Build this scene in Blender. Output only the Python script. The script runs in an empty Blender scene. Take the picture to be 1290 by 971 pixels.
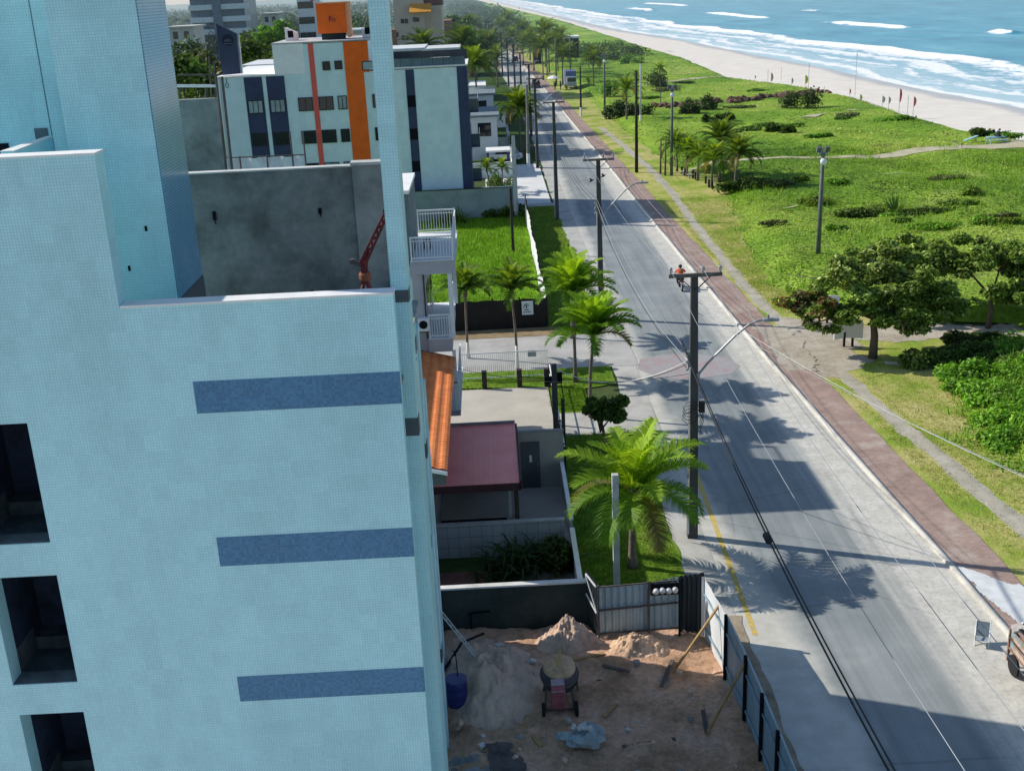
import bpy, math, random
import numpy as np
from mathutils import Vector, Matrix, Euler
random.seed(7); RNG = np.random.default_rng(7)
S = bpy.context.scene
COL = S.collection
PI = math.pi
# ------------------------------------------------------------------ camera solved from the vanishing points of the place
F, CX, CY, H = 1447.0, 645.0, 485.5, 20.0
def _n(v): return v / np.linalg.norm(v)
UP = -_n(np.array([840 - CX, -(4650 - CY), -F]))
FW = np.array([605 - CX, -(-16 - CY), -F]); FW = _n(FW - UP * FW.dot(UP))
RT = np.cross(FW, UP)
MW = np.stack([RT, FW, UP])
def _ray(px, py): return MW @ np.array([px - CX, -(py - CY), -F])
def G(px, py, z=0.0):
    d = _ray(px, py); t = (z - H) / d[2]; return np.array([0, 0, H]) + t * d
def AY(px, py, Y):
    d = _ray(px, py); t = Y / d[1]; return np.array([0, 0, H]) + t * d
cam = bpy.data.cameras.new('camera'); cam.sensor_width = 36; cam.sensor_fit = 'HORIZONTAL'
cam.lens = 36 * F / 1290.0; cam.clip_end = 30000; cam.clip_start = 0.1
camo = bpy.data.objects.new('camera', cam); COL.objects.link(camo)
camo.matrix_world = Matrix(((*MW[0], 0), (*MW[1], 0), (*MW[2], H), (0, 0, 0, 1)))
S.camera = camo
# ------------------------------------------------------------------ light
SUN_EL = math.radians(35.0)
SD = np.array([-0.934, 0.356]); SD = SD / np.linalg.norm(SD)
SAZ = math.atan2(SD[0], SD[1])
w = bpy.data.worlds.new('World'); S.world = w; w.use_nodes = True
nt = w.node_tree; bg = nt.nodes['Background']
sky = nt.nodes.new('ShaderNodeTexSky'); sky.sky_type = 'NISHITA'; sky.sun_disc = False
sky.sun_elevation = SUN_EL; sky.sun_rotation = SAZ; sky.air_density = 1.0; sky.dust_density = 0.6; sky.ozone_density = 2.5
nt.links.new(sky.outputs[0], bg.inputs[0]); bg.inputs[1].default_value = 0.142
sl = bpy.data.lights.new('sun', 'SUN'); sl.energy = 5.0; sl.angle = math.radians(0.5); sl.color = (1.0, 0.94, 0.84)
so = bpy.data.objects.new('sun', sl); COL.objects.link(so)
tos = Vector((SD[0] * math.cos(SUN_EL), SD[1] * math.cos(SUN_EL), math.sin(SUN_EL)))
so.rotation_euler = tos.to_track_quat('Z', 'Y').to_euler(); so.location = (-60, 20, 80)
S.view_settings.view_transform = 'Standard'; S.view_settings.look = 'None'; S.view_settings.exposure = 0
S.render.engine = 'CYCLES'
S.cycles.max_bounces = 6; S.cycles.transparent_max_bounces = 6

# ------------------------------------------------------------------ materials
class NT:
    def __init__(s, name):
        s.m = bpy.data.materials.new(name); s.m.use_nodes = True
        s.t = s.m.node_tree; s.b = s.t.nodes['Principled BSDF']; s.out = s.t.nodes['Material Output']
    def n(s, typ, **kw):
        x = s.t.nodes.new(typ)
        for k, v in kw.items(): setattr(x, k, v)
        return x
    def l(s, a, b): s.t.links.new(a, b)
    def pos(s): return s.n('ShaderNodeNewGeometry').outputs['Position']
    def noise(s, vec, scale, detail=4, rough=0.55):
        x = s.n('ShaderNodeTexNoise'); x.inputs['Scale'].default_value = scale
        x.inputs['Detail'].default_value = detail; x.inputs['Roughness'].default_value = rough
        if vec is not None: s.l(vec, x.inputs['Vector'])
        return x.outputs['Fac']
    def ramp(s, fac, stops):
        x = s.n('ShaderNodeValToRGB'); e = x.color_ramp.elements
        while len(e) < len(stops): e.new(0.5)
        for i, (p, c) in enumerate(stops):
            e[i].position = p; e[i].color = (*c, 1) if len(c) == 3 else c
        s.l(fac, x.inputs['Fac']); return x.outputs['Color']
    def rampv(s, fac, a, b, lo=0.0, hi=1.0):
        x = s.n('ShaderNodeMapRange'); x.interpolation_type = 'SMOOTHSTEP'
        x.inputs['From Min'].default_value = a; x.inputs['From Max'].default_value = b
        x.inputs['To Min'].default_value = lo; x.inputs['To Max'].default_value = hi
        s.l(fac, x.inputs['Value']); return x.outputs['Result']
    def mix(s, fac, a, b, mode='MIX'):
        x = s.n('ShaderNodeMix', data_type='RGBA', blend_type=mode)
        if isinstance(fac, (int, float)): x.inputs[0].default_value = fac
        else: s.l(fac, x.inputs[0])
        for i, v in ((6, a), (7, b)):
            if isinstance(v, tuple): x.inputs[i].default_value = (*v, 1)
            else: s.l(v, x.inputs[i])
        return x.outputs[2]
    def math(s, op, a, b=0.0, clamp=False):
        x = s.n('ShaderNodeMath', operation=op, use_clamp=clamp)
        for i, v in ((0, a), (1, b)):
            if isinstance(v, (int, float)): x.inputs[i].default_value = v
            else: s.l(v, x.inputs[i])
        return x.outputs[0]
    def bump(s, h, strength=0.3, dist=0.02):
        x = s.n('ShaderNodeBump'); x.inputs['Strength'].default_value = strength; x.inputs['Distance'].default_value = dist
        s.l(h, x.inputs['Height']); s.l(x.outputs[0], s.b.inputs['Normal'])
    def fin(s, col=None, rough=0.8, spec=0.3, metal=0.0):
        if col is not None:
            if isinstance(col, tuple): s.b.inputs['Base Color'].default_value = (*col, 1)
            else: s.l(col, s.b.inputs['Base Color'])
        if isinstance(rough, (int, float)): s.b.inputs['Roughness'].default_value = rough
        else: s.l(rough, s.b.inputs['Roughness'])
        s.b.inputs['Specular IOR Level'].default_value = spec; s.b.inputs['Metallic'].default_value = metal
        return s.m
def sc(c, k): return tuple(max(0, min(1, x * k)) for x in c)
MATS = {}
def M(name, col, rough=0.8, var=0.18, scale=1.2, fine=18.0, bump=0.0, spec=0.3, metal=0.0, streak=False):
    if name in MATS: return MATS[name]
    n = NT(name); p = n.pos()
    if streak:
        mp = n.n('ShaderNodeMapping'); mp.inputs['Scale'].default_value = (1, 1, 0.18); n.l(p, mp.inputs['Vector']); p2 = mp.outputs[0]
    else: p2 = p
    a = n.noise(p2, scale, 5, 0.6); b = n.noise(p, fine, 3, 0.6)
    c = n.ramp(a, [(0.25, sc(col, 1 - var * 1.6)), (0.5, col), (0.75, sc(col, 1 + var))])
    d = n.ramp(b, [(0.3, (1 - var * .6,) * 3), (0.7, (1.0,) * 3)])
    c = n.mix(1.0, c, d, 'MULTIPLY')
    if bump: n.bump(b, bump, 0.03)
    MATS[name] = n.fin(c, rough, spec, metal); return MATS[name]
def tile(name, cols, size=0.05, mortar=0.007, mcol=(0.3, 0.4, 0.42), rough=0.35, spec=0.4, dirt=0.12, offset=0.0, bias=0.0, ratio=1.0):
    n = NT(name); g = n.n('ShaderNodeNewGeometry'); sx = n.n('ShaderNodeSeparateXYZ'); n.l(g.outputs['Position'], sx.inputs[0])
    u = n.math('ADD', sx.outputs[0], sx.outputs[1]); cb = n.n('ShaderNodeCombineXYZ'); n.l(u, cb.inputs[0]); n.l(sx.outputs[2], cb.inputs[1])
    br = n.n('ShaderNodeTexBrick'); br.offset = offset; br.squash = 1.0; n.l(cb.outputs[0], br.inputs['Vector'])
    br.inputs['Scale'].default_value = 1.0; br.inputs['Brick Width'].default_value = size * ratio; br.inputs['Row Height'].default_value = size
    br.inputs['Mortar Size'].default_value = mortar; br.inputs['Mortar Smooth'].default_value = 0.2; br.inputs['Bias'].default_value = bias
    br.inputs['Color1'].default_value = (*cols[0], 1); br.inputs['Color2'].default_value = (*cols[1], 1); br.inputs['Mortar'].default_value = (*mcol, 1)
    # sheets of mosaic, about 0.3 m, set with slightly different tone
    b2 = n.n('ShaderNodeTexBrick'); b2.offset = 0.0; n.l(cb.outputs[0], b2.inputs['Vector']); b2.inputs['Scale'].default_value = 1.0
    b2.inputs['Brick Width'].default_value = size * 6; b2.inputs['Row Height'].default_value = size * 6; b2.inputs['Mortar Size'].default_value = 0.0
    b2.inputs['Color1'].default_value = (0.93, 0.93, 0.93, 1); b2.inputs['Color2'].default_value = (1, 1, 1, 1)
    c = n.mix(1.0, br.outputs['Color'], b2.outputs['Color'], 'MULTIPLY')
    mp = n.n('ShaderNodeMapping'); mp.inputs['Scale'].default_value = (1, 1, 0.35); n.l(g.outputs['Position'], mp.inputs['Vector'])
    d = n.ramp(n.noise(mp.outputs[0], 0.7, 6, 0.65), [(0.3, (1 - dirt,) * 3), (0.65, (1, 1, 1))])
    c = n.mix(1.0, c, d, 'MULTIPLY')
    f = n.ramp(n.noise(g.outputs['Position'], 9, 3, 0.7), [(0.3, (0.95,) * 3), (0.7, (1, 1, 1))])
    c = n.mix(1.0, c, f, 'MULTIPLY')
    x = n.n('ShaderNodeBump'); x.invert = True; x.inputs['Strength'].default_value = 0.25; x.inputs['Distance'].default_value = 0.004
    n.l(br.outputs['Fac'], x.inputs['Height']); n.l(x.outputs[0], n.b.inputs['Normal'])
    MATS[name] = n.fin(c, rough, spec); return MATS[name]
def foliage(name, trans=0.35, rough=0.55, hue=1.0):
    n = NT(name); a = n.n('ShaderNodeAttribute', attribute_name='Col')
    oi = n.n('ShaderNodeObjectInfo')
    v = n.ramp(oi.outputs['Random'], [(0, (0.82, 0.86, 0.8)), (1, (1.12, 1.06, 1.0))])
    c = n.mix(1.0, a.outputs['Color'], v, 'MULTIPLY')
    n.fin(c, rough, 0.25)
    tr = n.n('ShaderNodeBsdfTranslucent'); tc = n.mix(1.0, c, (1.35, 1.25, 0.55), 'MULTIPLY'); n.l(tc, tr.inputs['Color'])
    ms = n.n('ShaderNodeMixShader'); ms.inputs[0].default_value = trans
    n.l(n.b.outputs[0], ms.inputs[1]); n.l(tr.outputs[0], ms.inputs[2]); n.l(ms.outputs[0], n.out.inputs['Surface'])
    MATS[name] = n.m; return n.m
def glass(name, col=(0.02, 0.035, 0.05), rough=0.12):
    return M(name, col, rough, 0.25, 0.8, 3.0, spec=0.6)

# ------------------------------------------------------------------ mesh building
def wloc(o):
    v = Vector((0, 0, 0))
    while o is not None: v = v + o.location; o = o.parent
    return v
class MB:
    def __init__(s): s.v = []; s.f = []; s.c = []; s.mi = []; s.col = (1, 1, 1); s.m = 0
    def add(s, vs, fs):
        k = len(s.v); s.v += [tuple(float(q) for q in x) for x in vs]
        for f in fs: s.f.append(tuple(k + i for i in f)); s.c.append(s.col); s.mi.append(s.m)
        return s
    def box(s, x0, x1, y0, y1, z0, z1):
        return s.add([(x0, y0, z0), (x1, y0, z0), (x1, y1, z0), (x0, y1, z0), (x0, y0, z1), (x1, y0, z1), (x1, y1, z1), (x0, y1, z1)],
                     [(0, 3, 2, 1), (4, 5, 6, 7), (0, 1, 5, 4), (1, 2, 6, 5), (2, 3, 7, 6), (3, 0, 4, 7)])
    def obox(s, c, hx, hy, hz, R=None):
        R = R or Matrix.Identity(3); c = Vector(c)
        vs = [c + R @ Vector((a * hx, b * hy, d * hz)) for d in (-1, 1) for a, b in ((-1, -1), (1, -1), (1, 1), (-1, 1))]
        return s.add(vs, [(0, 3, 2, 1), (4, 5, 6, 7), (0, 1, 5, 4), (1, 2, 6, 5), (2, 3, 7, 6), (3, 0, 4, 7)])
    def bar(s, a, b, wx, wy=None, upv=(0, 0, 1)):
        a = Vector(a); b = Vector(b); wy = wy or wx; d = (b - a); L = d.length; d.normalize()
        u = Vector(upv); 
        if abs(d.dot(u)) > 0.98: u = Vector((1, 0, 0))
        x = d.cross(u).normalized(); y = x.cross(d).normalized()
        R = Matrix((x, y, d)).transposed()
        return s.obox((a + b) / 2, wx / 2, wy / 2, L / 2, R)
    def tube(s, pts, r, n=8, cap=True):
        pts = [Vector(p) for p in pts]; rs = r if isinstance(r, (list, tuple)) else [r] * len(pts)
        vs = []; fs = []
        for i, p in enumerate(pts):
            d = (pts[min(i + 1, len(pts) - 1)] - pts[max(i - 1, 0)]).normalized()
            u = Vector((0, 0, 1)) if abs(d.z) < 0.95 else Vector((1, 0, 0))
            x = d.cross(u).normalized(); y = d.cross(x).normalized()
            for k in range(n):
                a = 2 * PI * k / n; vs.append(p + (x * math.cos(a) + y * math.sin(a)) * rs[i])
        for i in range(len(pts) - 1):
            for k in range(n): fs.append((i * n + k, i * n + (k + 1) % n, (i + 1) * n + (k + 1) % n, (i + 1) * n + k))
        if cap: fs.append(tuple(range(n))[::-1]); fs.append(tuple((len(pts) - 1) * n + k for k in range(n)))
        return s.add(vs, fs)
    def lathe(s, c, prof, n=16, R=None):
        c = Vector(c); vs = []; fs = []; R = R or Matrix.Identity(3)
        for (r, z) in prof:
            for k in range(n): a = 2 * PI * k / n; vs.append(c + R @ Vector((r * math.cos(a), r * math.sin(a), z)))
        for i in range(len(prof) - 1):
            for k in range(n): fs.append((i * n + k, i * n + (k + 1) % n, (i + 1) * n + (k + 1) % n, (i + 1) * n + k))
        fs.append(tuple(range(n))[::-1]); fs.append(tuple((len(prof) - 1) * n + k for k in range(n)))
        return s.add(vs, fs)
    def quad(s, *p): return s.add(p, [tuple(range(len(p)))])
    def prism(s, poly, y0, y1):      # polygon in x-z, extruded along y
        n = len(poly); vs = [(x, y0, z) for x, z in poly] + [(x, y1, z) for x, z in poly]
        return s.add(vs, [tuple(range(n))[::-1], tuple(range(n, 2 * n))] + [(i, (i + 1) % n, n + (i + 1) % n, n + i) for i in range(n)][::1])
    def prismx(s, poly, x0, x1):     # polygon in y-z, extruded along x
        n = len(poly); vs = [(x0, y, z) for y, z in poly] + [(x1, y, z) for y, z in poly]
        return s.add(vs, [tuple(range(n))[::-1], tuple(range(n, 2 * n))] + [(i, (i + 1) % n, n + (i + 1) % n, n + i) for i in range(n)])
    def slab(s, poly, z0, z1):       # polygon in x-y
        n = len(poly); vs = [(x, y, z0) for x, y in poly] + [(x, y, z1) for x, y in poly]
        return s.add(vs, [tuple(range(n))[::-1], tuple(range(n, 2 * n))] + [(i, (i + 1) % n, n + (i + 1) % n, n + i) for i in range(n)])
    def xf(s, fn): s.v = [tuple(fn(Vector(p))) for p in s.v]; return s
    def build(s, name, mat, parent=None, smooth=False, loc=None, bevel=0.0, fixn=True):
        o0 = wloc(parent) if parent else Vector(loc or (0, 0, 0))
        me = bpy.data.meshes.new(name)
        me.from_pydata([tuple(Vector(p) - o0) for p in s.v], [], s.f)
        for m in (mat if isinstance(mat, (list, tuple)) else [mat]): me.materials.append(m)
        if any(s.mi): me.polygons.foreach_set('material_index', s.mi)
        if any(c != (1, 1, 1) for c in s.c):
            at = me.attributes.new('Col', 'FLOAT_COLOR', 'FACE')
            at.data.foreach_set('color', [q for c in s.c for q in (*c, 1.0)])
        if fixn:
            import bmesh
            bm = bmesh.new(); bm.from_mesh(me); bmesh.ops.recalc_face_normals(bm, faces=bm.faces); bm.to_mesh(me); bm.free()
        if smooth: me.polygons.foreach_set('use_smooth', [True] * len(me.polygons))
        me.update()
        o = bpy.data.objects.new(name, me); COL.objects.link(o); o.parent = parent
        if parent is None: o.location = o0
        if bevel:
            b = o.modifiers.new('bevel', 'BEVEL'); b.width = bevel; b.segments = 2; b.limit_method = 'ANGLE'
        return o
def npmesh(name, V, Fa, C, mat, parent=None, loc=(0, 0, 0), smooth=False):
    me = bpy.data.meshes.new(name); V = np.asarray(V, np.float32); Fa = np.asarray(Fa, np.int32); k = Fa.shape[1]
    o0 = wloc(parent) if parent else Vector(loc)
    V = V - np.array(o0, np.float32)
    me.vertices.add(len(V)); me.vertices.foreach_set('co', V.ravel())
    me.loops.add(Fa.size); me.loops.foreach_set('vertex_index', Fa.ravel())
    me.polygons.add(len(Fa)); me.polygons.foreach_set('loop_start', np.arange(0, Fa.size, k, dtype=np.int32))
    me.update(calc_edges=True); me.materials.append(mat)
    if C is not None:
        at = me.attributes.new('Col', 'FLOAT_COLOR', 'FACE' if len(C) == len(Fa) else 'POINT')
        C4 = np.ones((len(C), 4), np.float32); C4[:, :3] = C; at.data.foreach_set('color', C4.ravel())
    if smooth: me.polygons.foreach_set('use_smooth', np.ones(len(Fa), bool))
    me.validate()
    o = bpy.data.objects.new(name, me); COL.objects.link(o); o.parent = parent
    if parent is None: o.location = o0
    return o
def thing(name, label, cat, loc=(0, 0, 0), group=None, rz=0.0):
    o = bpy.data.objects.new(name, None); COL.objects.link(o); o.empty_display_size = 0.3
    o.location = tuple(float(q) for q in loc); o.rotation_euler = (0, 0, rz); o['label'] = label; o['category'] = cat
    if group: o['group'] = group
    return o
def tag(o, label, cat, group=None):
    o['label'] = label; o['category'] = cat
    if group: o['group'] = group
    return o
def struct(o): o['kind'] = 'structure'; return o
def stuff(o, label, cat): o['kind'] = 'stuff'; o['label'] = label; o['category'] = cat; return o
def dup(root, loc, rz=0.0, scale=1.0, label=None, group=None):
    def cp(o, par):
        c = o.copy(); COL.objects.link(c); c.parent = par
        for ch in list(o.children): cp(ch, c)
        return c
    r = cp(root, None); r.location = tuple(float(q) for q in loc); r.rotation_euler = (0, 0, rz)
    r.scale = (scale,) * 3 if isinstance(scale, (int, float)) else scale
    if label: r['label'] = label
    if group: r['group'] = group
    return r
# value noise (numpy) used to shape ground and foam
_P = np.random.default_rng(3).random((256, 256))
def vn(x, y):
    x = np.asarray(x, float); y = np.asarray(y, float)
    xi = np.floor(x).astype(int); yi = np.floor(y).astype(int); fx = x - xi; fy = y - yi
    fx = fx * fx * (3 - 2 * fx); fy = fy * fy * (3 - 2 * fy)
    a = _P[xi % 256, yi % 256]; b = _P[(xi + 1) % 256, yi % 256]; c = _P[xi % 256, (yi + 1) % 256]; d = _P[(xi + 1) % 256, (yi + 1) % 256]
    return (a * (1 - fx) + b * fx) * (1 - fy) + (c * (1 - fx) + d * fx) * fy
def fbm(x, y, o=4):
    t = 0; a = 0.5; s = 0
    for i in range(o): t = t + a * vn(x * 2 ** i + 17 * i, y * 2 ** i + 5 * i); s += a; a *= 0.5
    return t / s
# ================================================================== SETTING
KERB = np.array([[-10, 15.9], [20, 15.75], [36, 15.45], [50, 15.0], [62, 14.6], [79, 14.3], [99, 13.95], [123, 13.7], [183, 12.8], [234, 12.0], [300, 10.6], [480, 7.0], [700, 1.5], [900, -6]])
LEFT = np.array([[-10, 7.1], [60, 7.35], [100, 7.2], [150, 7.3], [227, 6.6], [300, 4.9], [480, 1.0], [700, -4.5], [900, -12]])
def kx(y): return np.interp(y, KERB[:, 0], KERB[:, 1])
def lx(y): return np.interp(y, LEFT[:, 0], LEFT[:, 1])
WL = np.array([[-50, 86], [0, 85], [80, 82], [130, 80], [170, 78.6], [207, 75.5], [260, 77], [310, 73], [412, 69], [555, 56], [1265, 36], [2500, 0], [9000, -900]])
BE = np.array([[-50, 70], [60, 66], [120, 63.5], [135, 62.8], [148, 59.5], [168, 60], [196, 60.5], [218, 57], [242, 50.3], [310, 51.8], [434, 49.4], [716, 44], [1000, 32], [1531, 14], [2500, -22], [9000, -925]])
def wlx(y): return np.interp(y, WL[:, 0], WL[:, 1])
def bex(y): return np.interp(y, BE[:, 0], BE[:, 1]) + (fbm(y * 0.15, y * 0 + 3.3) - 0.5) * 3.0
def strip(name, ys, fa, fb, z, mat, nx=2, uv=True, hz=None):
    """ground sheet between two curves x=fa(y), x=fb(y)"""
    ys = np.asarray(ys, float); a = fa(ys); b = fb(ys); t = np.linspace(0, 1, nx)
    X = a[:, None] * (1 - t) + b[:, None] * t; Y = np.repeat(ys[:, None], nx, 1)
    Z = np.full_like(X, z) if hz is None else z + hz(X, Y, np.broadcast_to(t[None, :], X.shape))
    V = np.stack([X, Y, Z], -1).reshape(-1, 3); n = len(ys)
    i = np.arange(n - 1)[:, None] * nx + np.arange(nx - 1)[None, :]; i = i.ravel()
    Fa = np.stack([i, i + 1, i + 1 + nx, i + nx], -1)
    o = npmesh(name, V, Fa, None, mat, smooth=hz is not None)
    if uv:
        me = o.data; u = me.uv_layers.new(name='UV'); vi = np.zeros(len(me.loops), np.int32); me.loops.foreach_get('vertex_index', vi)
        UX = (X - a[:, None]).ravel(); UY = Y.ravel(); RR = (b[:, None] - X).ravel()
        u.data.foreach_set('uv', np.stack([UX[vi], UY[vi]], -1).astype(np.float32).ravel())
        at = me.attributes.new('edge', 'FLOAT', 'POINT'); at.data.foreach_set('value', RR.astype(np.float32))
    return o
def cst(v): return lambda y: np.full_like(np.asarray(y, float), v)
YS = np.concatenate([np.arange(-60, 120, 2.0), np.arange(120, 320, 5.0), np.arange(320, 901, 20.0)])

# ---- ground
n = NT('ground_soil_grass'); p = n.pos()
c1 = n.ramp(n.noise(p, 0.05, 6, 0.6), [(0.35, (0.025, 0.055, 0.016)), (0.5, (0.045, 0.10, 0.02)), (0.65, (0.10, 0.12, 0.05))])
c2 = n.ramp(n.noise(p, 1.7, 5, 0.7), [(0.3, (0.55,) * 3), (0.7, (1.1,) * 3)])
mg = n.fin(n.mix(1.0, c1, c2, 'MULTIPLY'), 0.95, 0.1)
ysg = np.concatenate([np.arange(-40, 400, 4.0), np.arange(400, 1600, 40.0), np.linspace(1600, 9000, 30)])
struct(strip('ground', ysg, lambda y: np.full_like(y, -6000.0), lambda y: bex(y) + 0.8, -0.03, mg, 3, uv=False))
# ---- road
n = NT('asphalt'); uvn = n.n('ShaderNodeUVMap'); uvn.uv_map = 'UV'; sx = n.n('ShaderNodeSeparateXYZ'); n.l(uvn.outputs[0], sx.inputs[0])
ed = n.n('ShaderNodeAttribute', attribute_name='edge').outputs['Fac']; p = n.pos()
base = n.ramp(n.noise(p, 0.35, 6, 0.6), [(0.3, (0.235, 0.262, 0.262)), (0.55, (0.295, 0.322, 0.322)), (0.75, (0.365, 0.39, 0.385))])
fine = n.ramp(n.noise(p, 26, 3, 0.8), [(0.25, (0.68,) * 3), (0.75, (1.1,) * 3)])
base = n.mix(1.0, base, fine, 'MULTIPLY')
mp = n.n('ShaderNodeMapping'); mp.inputs['Scale'].default_value = (2.2, 0.05, 1); n.l(p, mp.inputs['Vector'])
trk = n.ramp(n.noise(mp.outputs[0], 1.0, 4, 0.6), [(0.35, (0.84,) * 3), (0.6, (1.06,) * 3)])
base = n.mix(1.0, base, trk, 'MULTIPLY')
vor = n.n('ShaderNodeTexVoronoi', feature='DISTANCE_TO_EDGE'); vor.inputs['Scale'].default_value = 0.16
dis = n.n('ShaderNodeMixRGB'); dis.inputs[0].default_value = 0.12; n.l(p, dis.inputs[1]); nz = n.n('ShaderNodeTexNoise'); nz.inputs['Scale'].default_value = 0.8; nz.inputs['Detail'].default_value = 6
n.l(p, nz.inputs['Vector']); n.l(nz.outputs['Color'], dis.inputs[2]); n.l(dis.outputs[0], vor.inputs['Vector'])
crk = n.rampv(vor.outputs['Distance'], 0.0, 0.008, 0.78, 1.0); base = n.mix(1.0, base, n.n('ShaderNodeCombineColor').outputs[0] if False else crk, 'MULTIPLY')
sandc = n.ramp(n.noise(p, 1.3, 5, 0.65), [(0.3, (0.52, 0.49, 0.42)), (0.7, (0.70, 0.675, 0.60))])
nz1 = n.math('MULTIPLY', n.math('SUBTRACT', n.noise(mp.outputs[0], 0.8, 5, 0.6), 0.5), 2.6)
yv = sx.outputs[1]
wdt = n.rampv(yv, 22, 75, 2.7, 1.5)
e1 = n.math('SUBTRACT', n.math('ADD', ed, nz1), wdt)
f1 = n.rampv(e1, -0.75, 0.55, 0.92, 0.0)
f1 = n.math('MULTIPLY', f1, n.rampv(n.noise(p, 5, 4, 0.7), 0.25, 0.6, 0.55, 1.0))
base = n.mix(f1, base, sandc)
e2 = n.math('ADD', sx.outputs[0], n.math('MULTIPLY', n.math('SUBTRACT', n.noise(p, 0.5, 5, 0.6), 0.5), 1.6))
st = n.rampv(n.noise(p, 0.9, 6, 0.75), 0.60, 0.74, 1.0, 0.80); base = n.mix(1.0, base, st, 'MULTIPLY')
f2 = n.rampv(n.math('SUBTRACT', e2, n.rampv(yv, 22, 48, 1.9, 0.15)), 0.1, 1.1, 0.75, 0.0); base = n.mix(f2, base, sandc)
n.bump(n.noise(p, 60, 2, 0.6), 0.25, 0.01)
struct(strip('road', YS, lx, kx, 0.0, n.fin(base, 0.75, 0.25), 6))
# faded red speed table, yellow edge line
n = NT('worn_red_paint'); p = n.pos(); a = n.rampv(n.noise(p, 1.1, 6, 0.75), 0.38, 0.66, 0.0, 0.8)
c = n.mix(a, (0.35, 0.36, 0.37), (0.40, 0.27, 0.26)); c = n.mix(1.0, c, n.ramp(n.noise(p, 22, 3, 0.7), [(0.3, (0.8,) * 3), (0.7, (1.05,) * 3)]), 'MULTIPLY')
mred = n.fin(c, 0.85, 0.2)
mb = MB(); 
pts = [(8.3, 57.9), (9.6, 57.2), (11.2, 57.4), (12.4, 57.8), (13.1, 58.9), (12.6, 60.6), (11.0, 61.5), (9.3, 61.6), (7.9, 61.0), (7.5, 59.3)]
mb.slab(pts, 0.001, 0.006); struct(mb.build('road_crossing', mred))
n = NT('worn_yellow_paint'); p = n.pos(); a = n.rampv(n.noise(p, 6, 5, 0.75), 0.34, 0.56, 0.1, 1.0)
my = n.fin(n.mix(a, (0.32, 0.32, 0.30), (0.62, 0.44, 0.07)), 0.8, 0.2)
struct(strip('road_line', np.arange(32.0, 45.1, 1.0), lambda y: 7.72 + 0.03 * (y - 33), lambda y: 7.90 + 0.03 * (y - 33), 0.004, my, 2))
# ---- kerb, red walkway
mk = M('kerb_concrete', (0.55, 0.53, 0.48), 0.9, 0.25, 0.8, 9, 0.3)
def kerb(name, ys, f, wdt, h, mat):
    ys = np.asarray(ys, float); x = f(ys); V = []; 
    for yy, xx in zip(ys, x): V += [(xx, yy, -0.02), (xx, yy, h), (xx + wdt, yy, h), (xx + wdt, yy, -0.02)]
    Fa = []
    for i in range(len(ys) - 1):
        for k in range(3): a = i * 4 + k; Fa.append((a, a + 1, a + 5, a + 4))
    return npmesh(name, V, Fa, None, mat)
struct(kerb('kerb', YS[YS < 400], kx, 0.22, 0.12, mk))
n = NT('red_paver'); p = n.pos(); br = n.n('ShaderNodeTexBrick'); br.inputs['Scale'].default_value = 1; br.inputs['Brick Width'].default_value = 0.2; br.inputs['Row Height'].default_value = 0.1
br.inputs['Mortar Size'].default_value = 0.006; br.inputs['Color1'].default_value = (0.34, 0.23, 0.19, 1); br.inputs['Color2'].default_value = (0.42, 0.30, 0.25, 1); br.inputs['Mortar'].default_value = (0.2, 0.17, 0.15, 1)
n.l(p, br.inputs['Vector']); a = n.ramp(n.noise(p, 0.7, 6, 0.65), [(0.3, (0.78,) * 3), (0.7, (1.1,) * 3)])
c = n.mix(1.0, br.outputs['Color'], a, 'MULTIPLY')
c = n.mix(n.rampv(n.noise(p, 0.45, 6, 0.7), 0.5, 0.72, 0, 0.65), c, (0.5, 0.45, 0.38))
mpv = n.fin(c, 0.9, 0.2)
struct(strip('walkway', YS[YS < 500], lambda y: kx(y) + 0.22, lambda y: kx(y) + 1.95 + 0.35 * (fbm(y * .6, y * 0 + 9) - .5), 0.09, mpv, 4))
# ---- right verge: mown dry grass with a sandy wheel track
n = NT('mown_grass'); p = n.pos(); 
g1 = n.ramp(n.noise(p, 0.28, 6, 0.65), [(0.30, (0.17, 0.32, 0.03)), (0.44, (0.31, 0.40, 0.065)), (0.56, (0.50, 0.47, 0.16)), (0.74, (0.62, 0.54, 0.25))])
g2 = n.ramp(n.noise(p, 9, 5, 0.75), [(0.25, (0.55,) * 3), (0.7, (1.12,) * 3)])
g = n.mix(1.0, g1, g2, 'MULTIPLY'); n.bump(n.noise(p, 14, 4, 0.7), 0.6, 0.06)
mverge = n.fin(g, 0.95, 0.1)
struct(strip('verge', YS[YS < 500], lambda y: kx(y) + 1.75, lambda y: np.interp(y, [0, 40, 60, 130, 260, 500], [28, 27, 25, 26, 20, 14.0]), 0.05, mverge, 10))
PATH = np.array([[25, 20.3], [39, 19.2], [48.7, 18.45], [57, 17.85], [63, 17.4], [70, 17.0], [80, 17.0], [95, 17.3], [110, 17.8], [125, 18.0], [150, 17.3], [175, 16.2]])
n = NT('sandy_track'); p = n.pos(); c = n.ramp(n.noise(p, 0.9, 6, 0.7), [(0.3, (0.34, 0.32, 0.24)), (0.7, (0.55, 0.51, 0.42))])
c = n.mix(1.0, c, n.ramp(n.noise(p, 12, 4, 0.7), [(0.3, (0.75,) * 3), (0.7, (1.05,) * 3)]), 'MULTIPLY'); mtrack = n.fin(c, 0.95, 0.1)
ys = np.arange(25, 170, 0.8)
pxf = lambda y: np.interp(y, PATH[:, 0], PATH[:, 1])
struct(strip('path', ys, lambda y: pxf(y) - 0.42 - 0.5 * (fbm(y * 1.1, y * 0 + 1) - .5), lambda y: pxf(y) + 0.42 + 0.5 * (fbm(y * 1.3, y * 0 + 7) - .5), 0.056, mtrack, 3))
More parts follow.
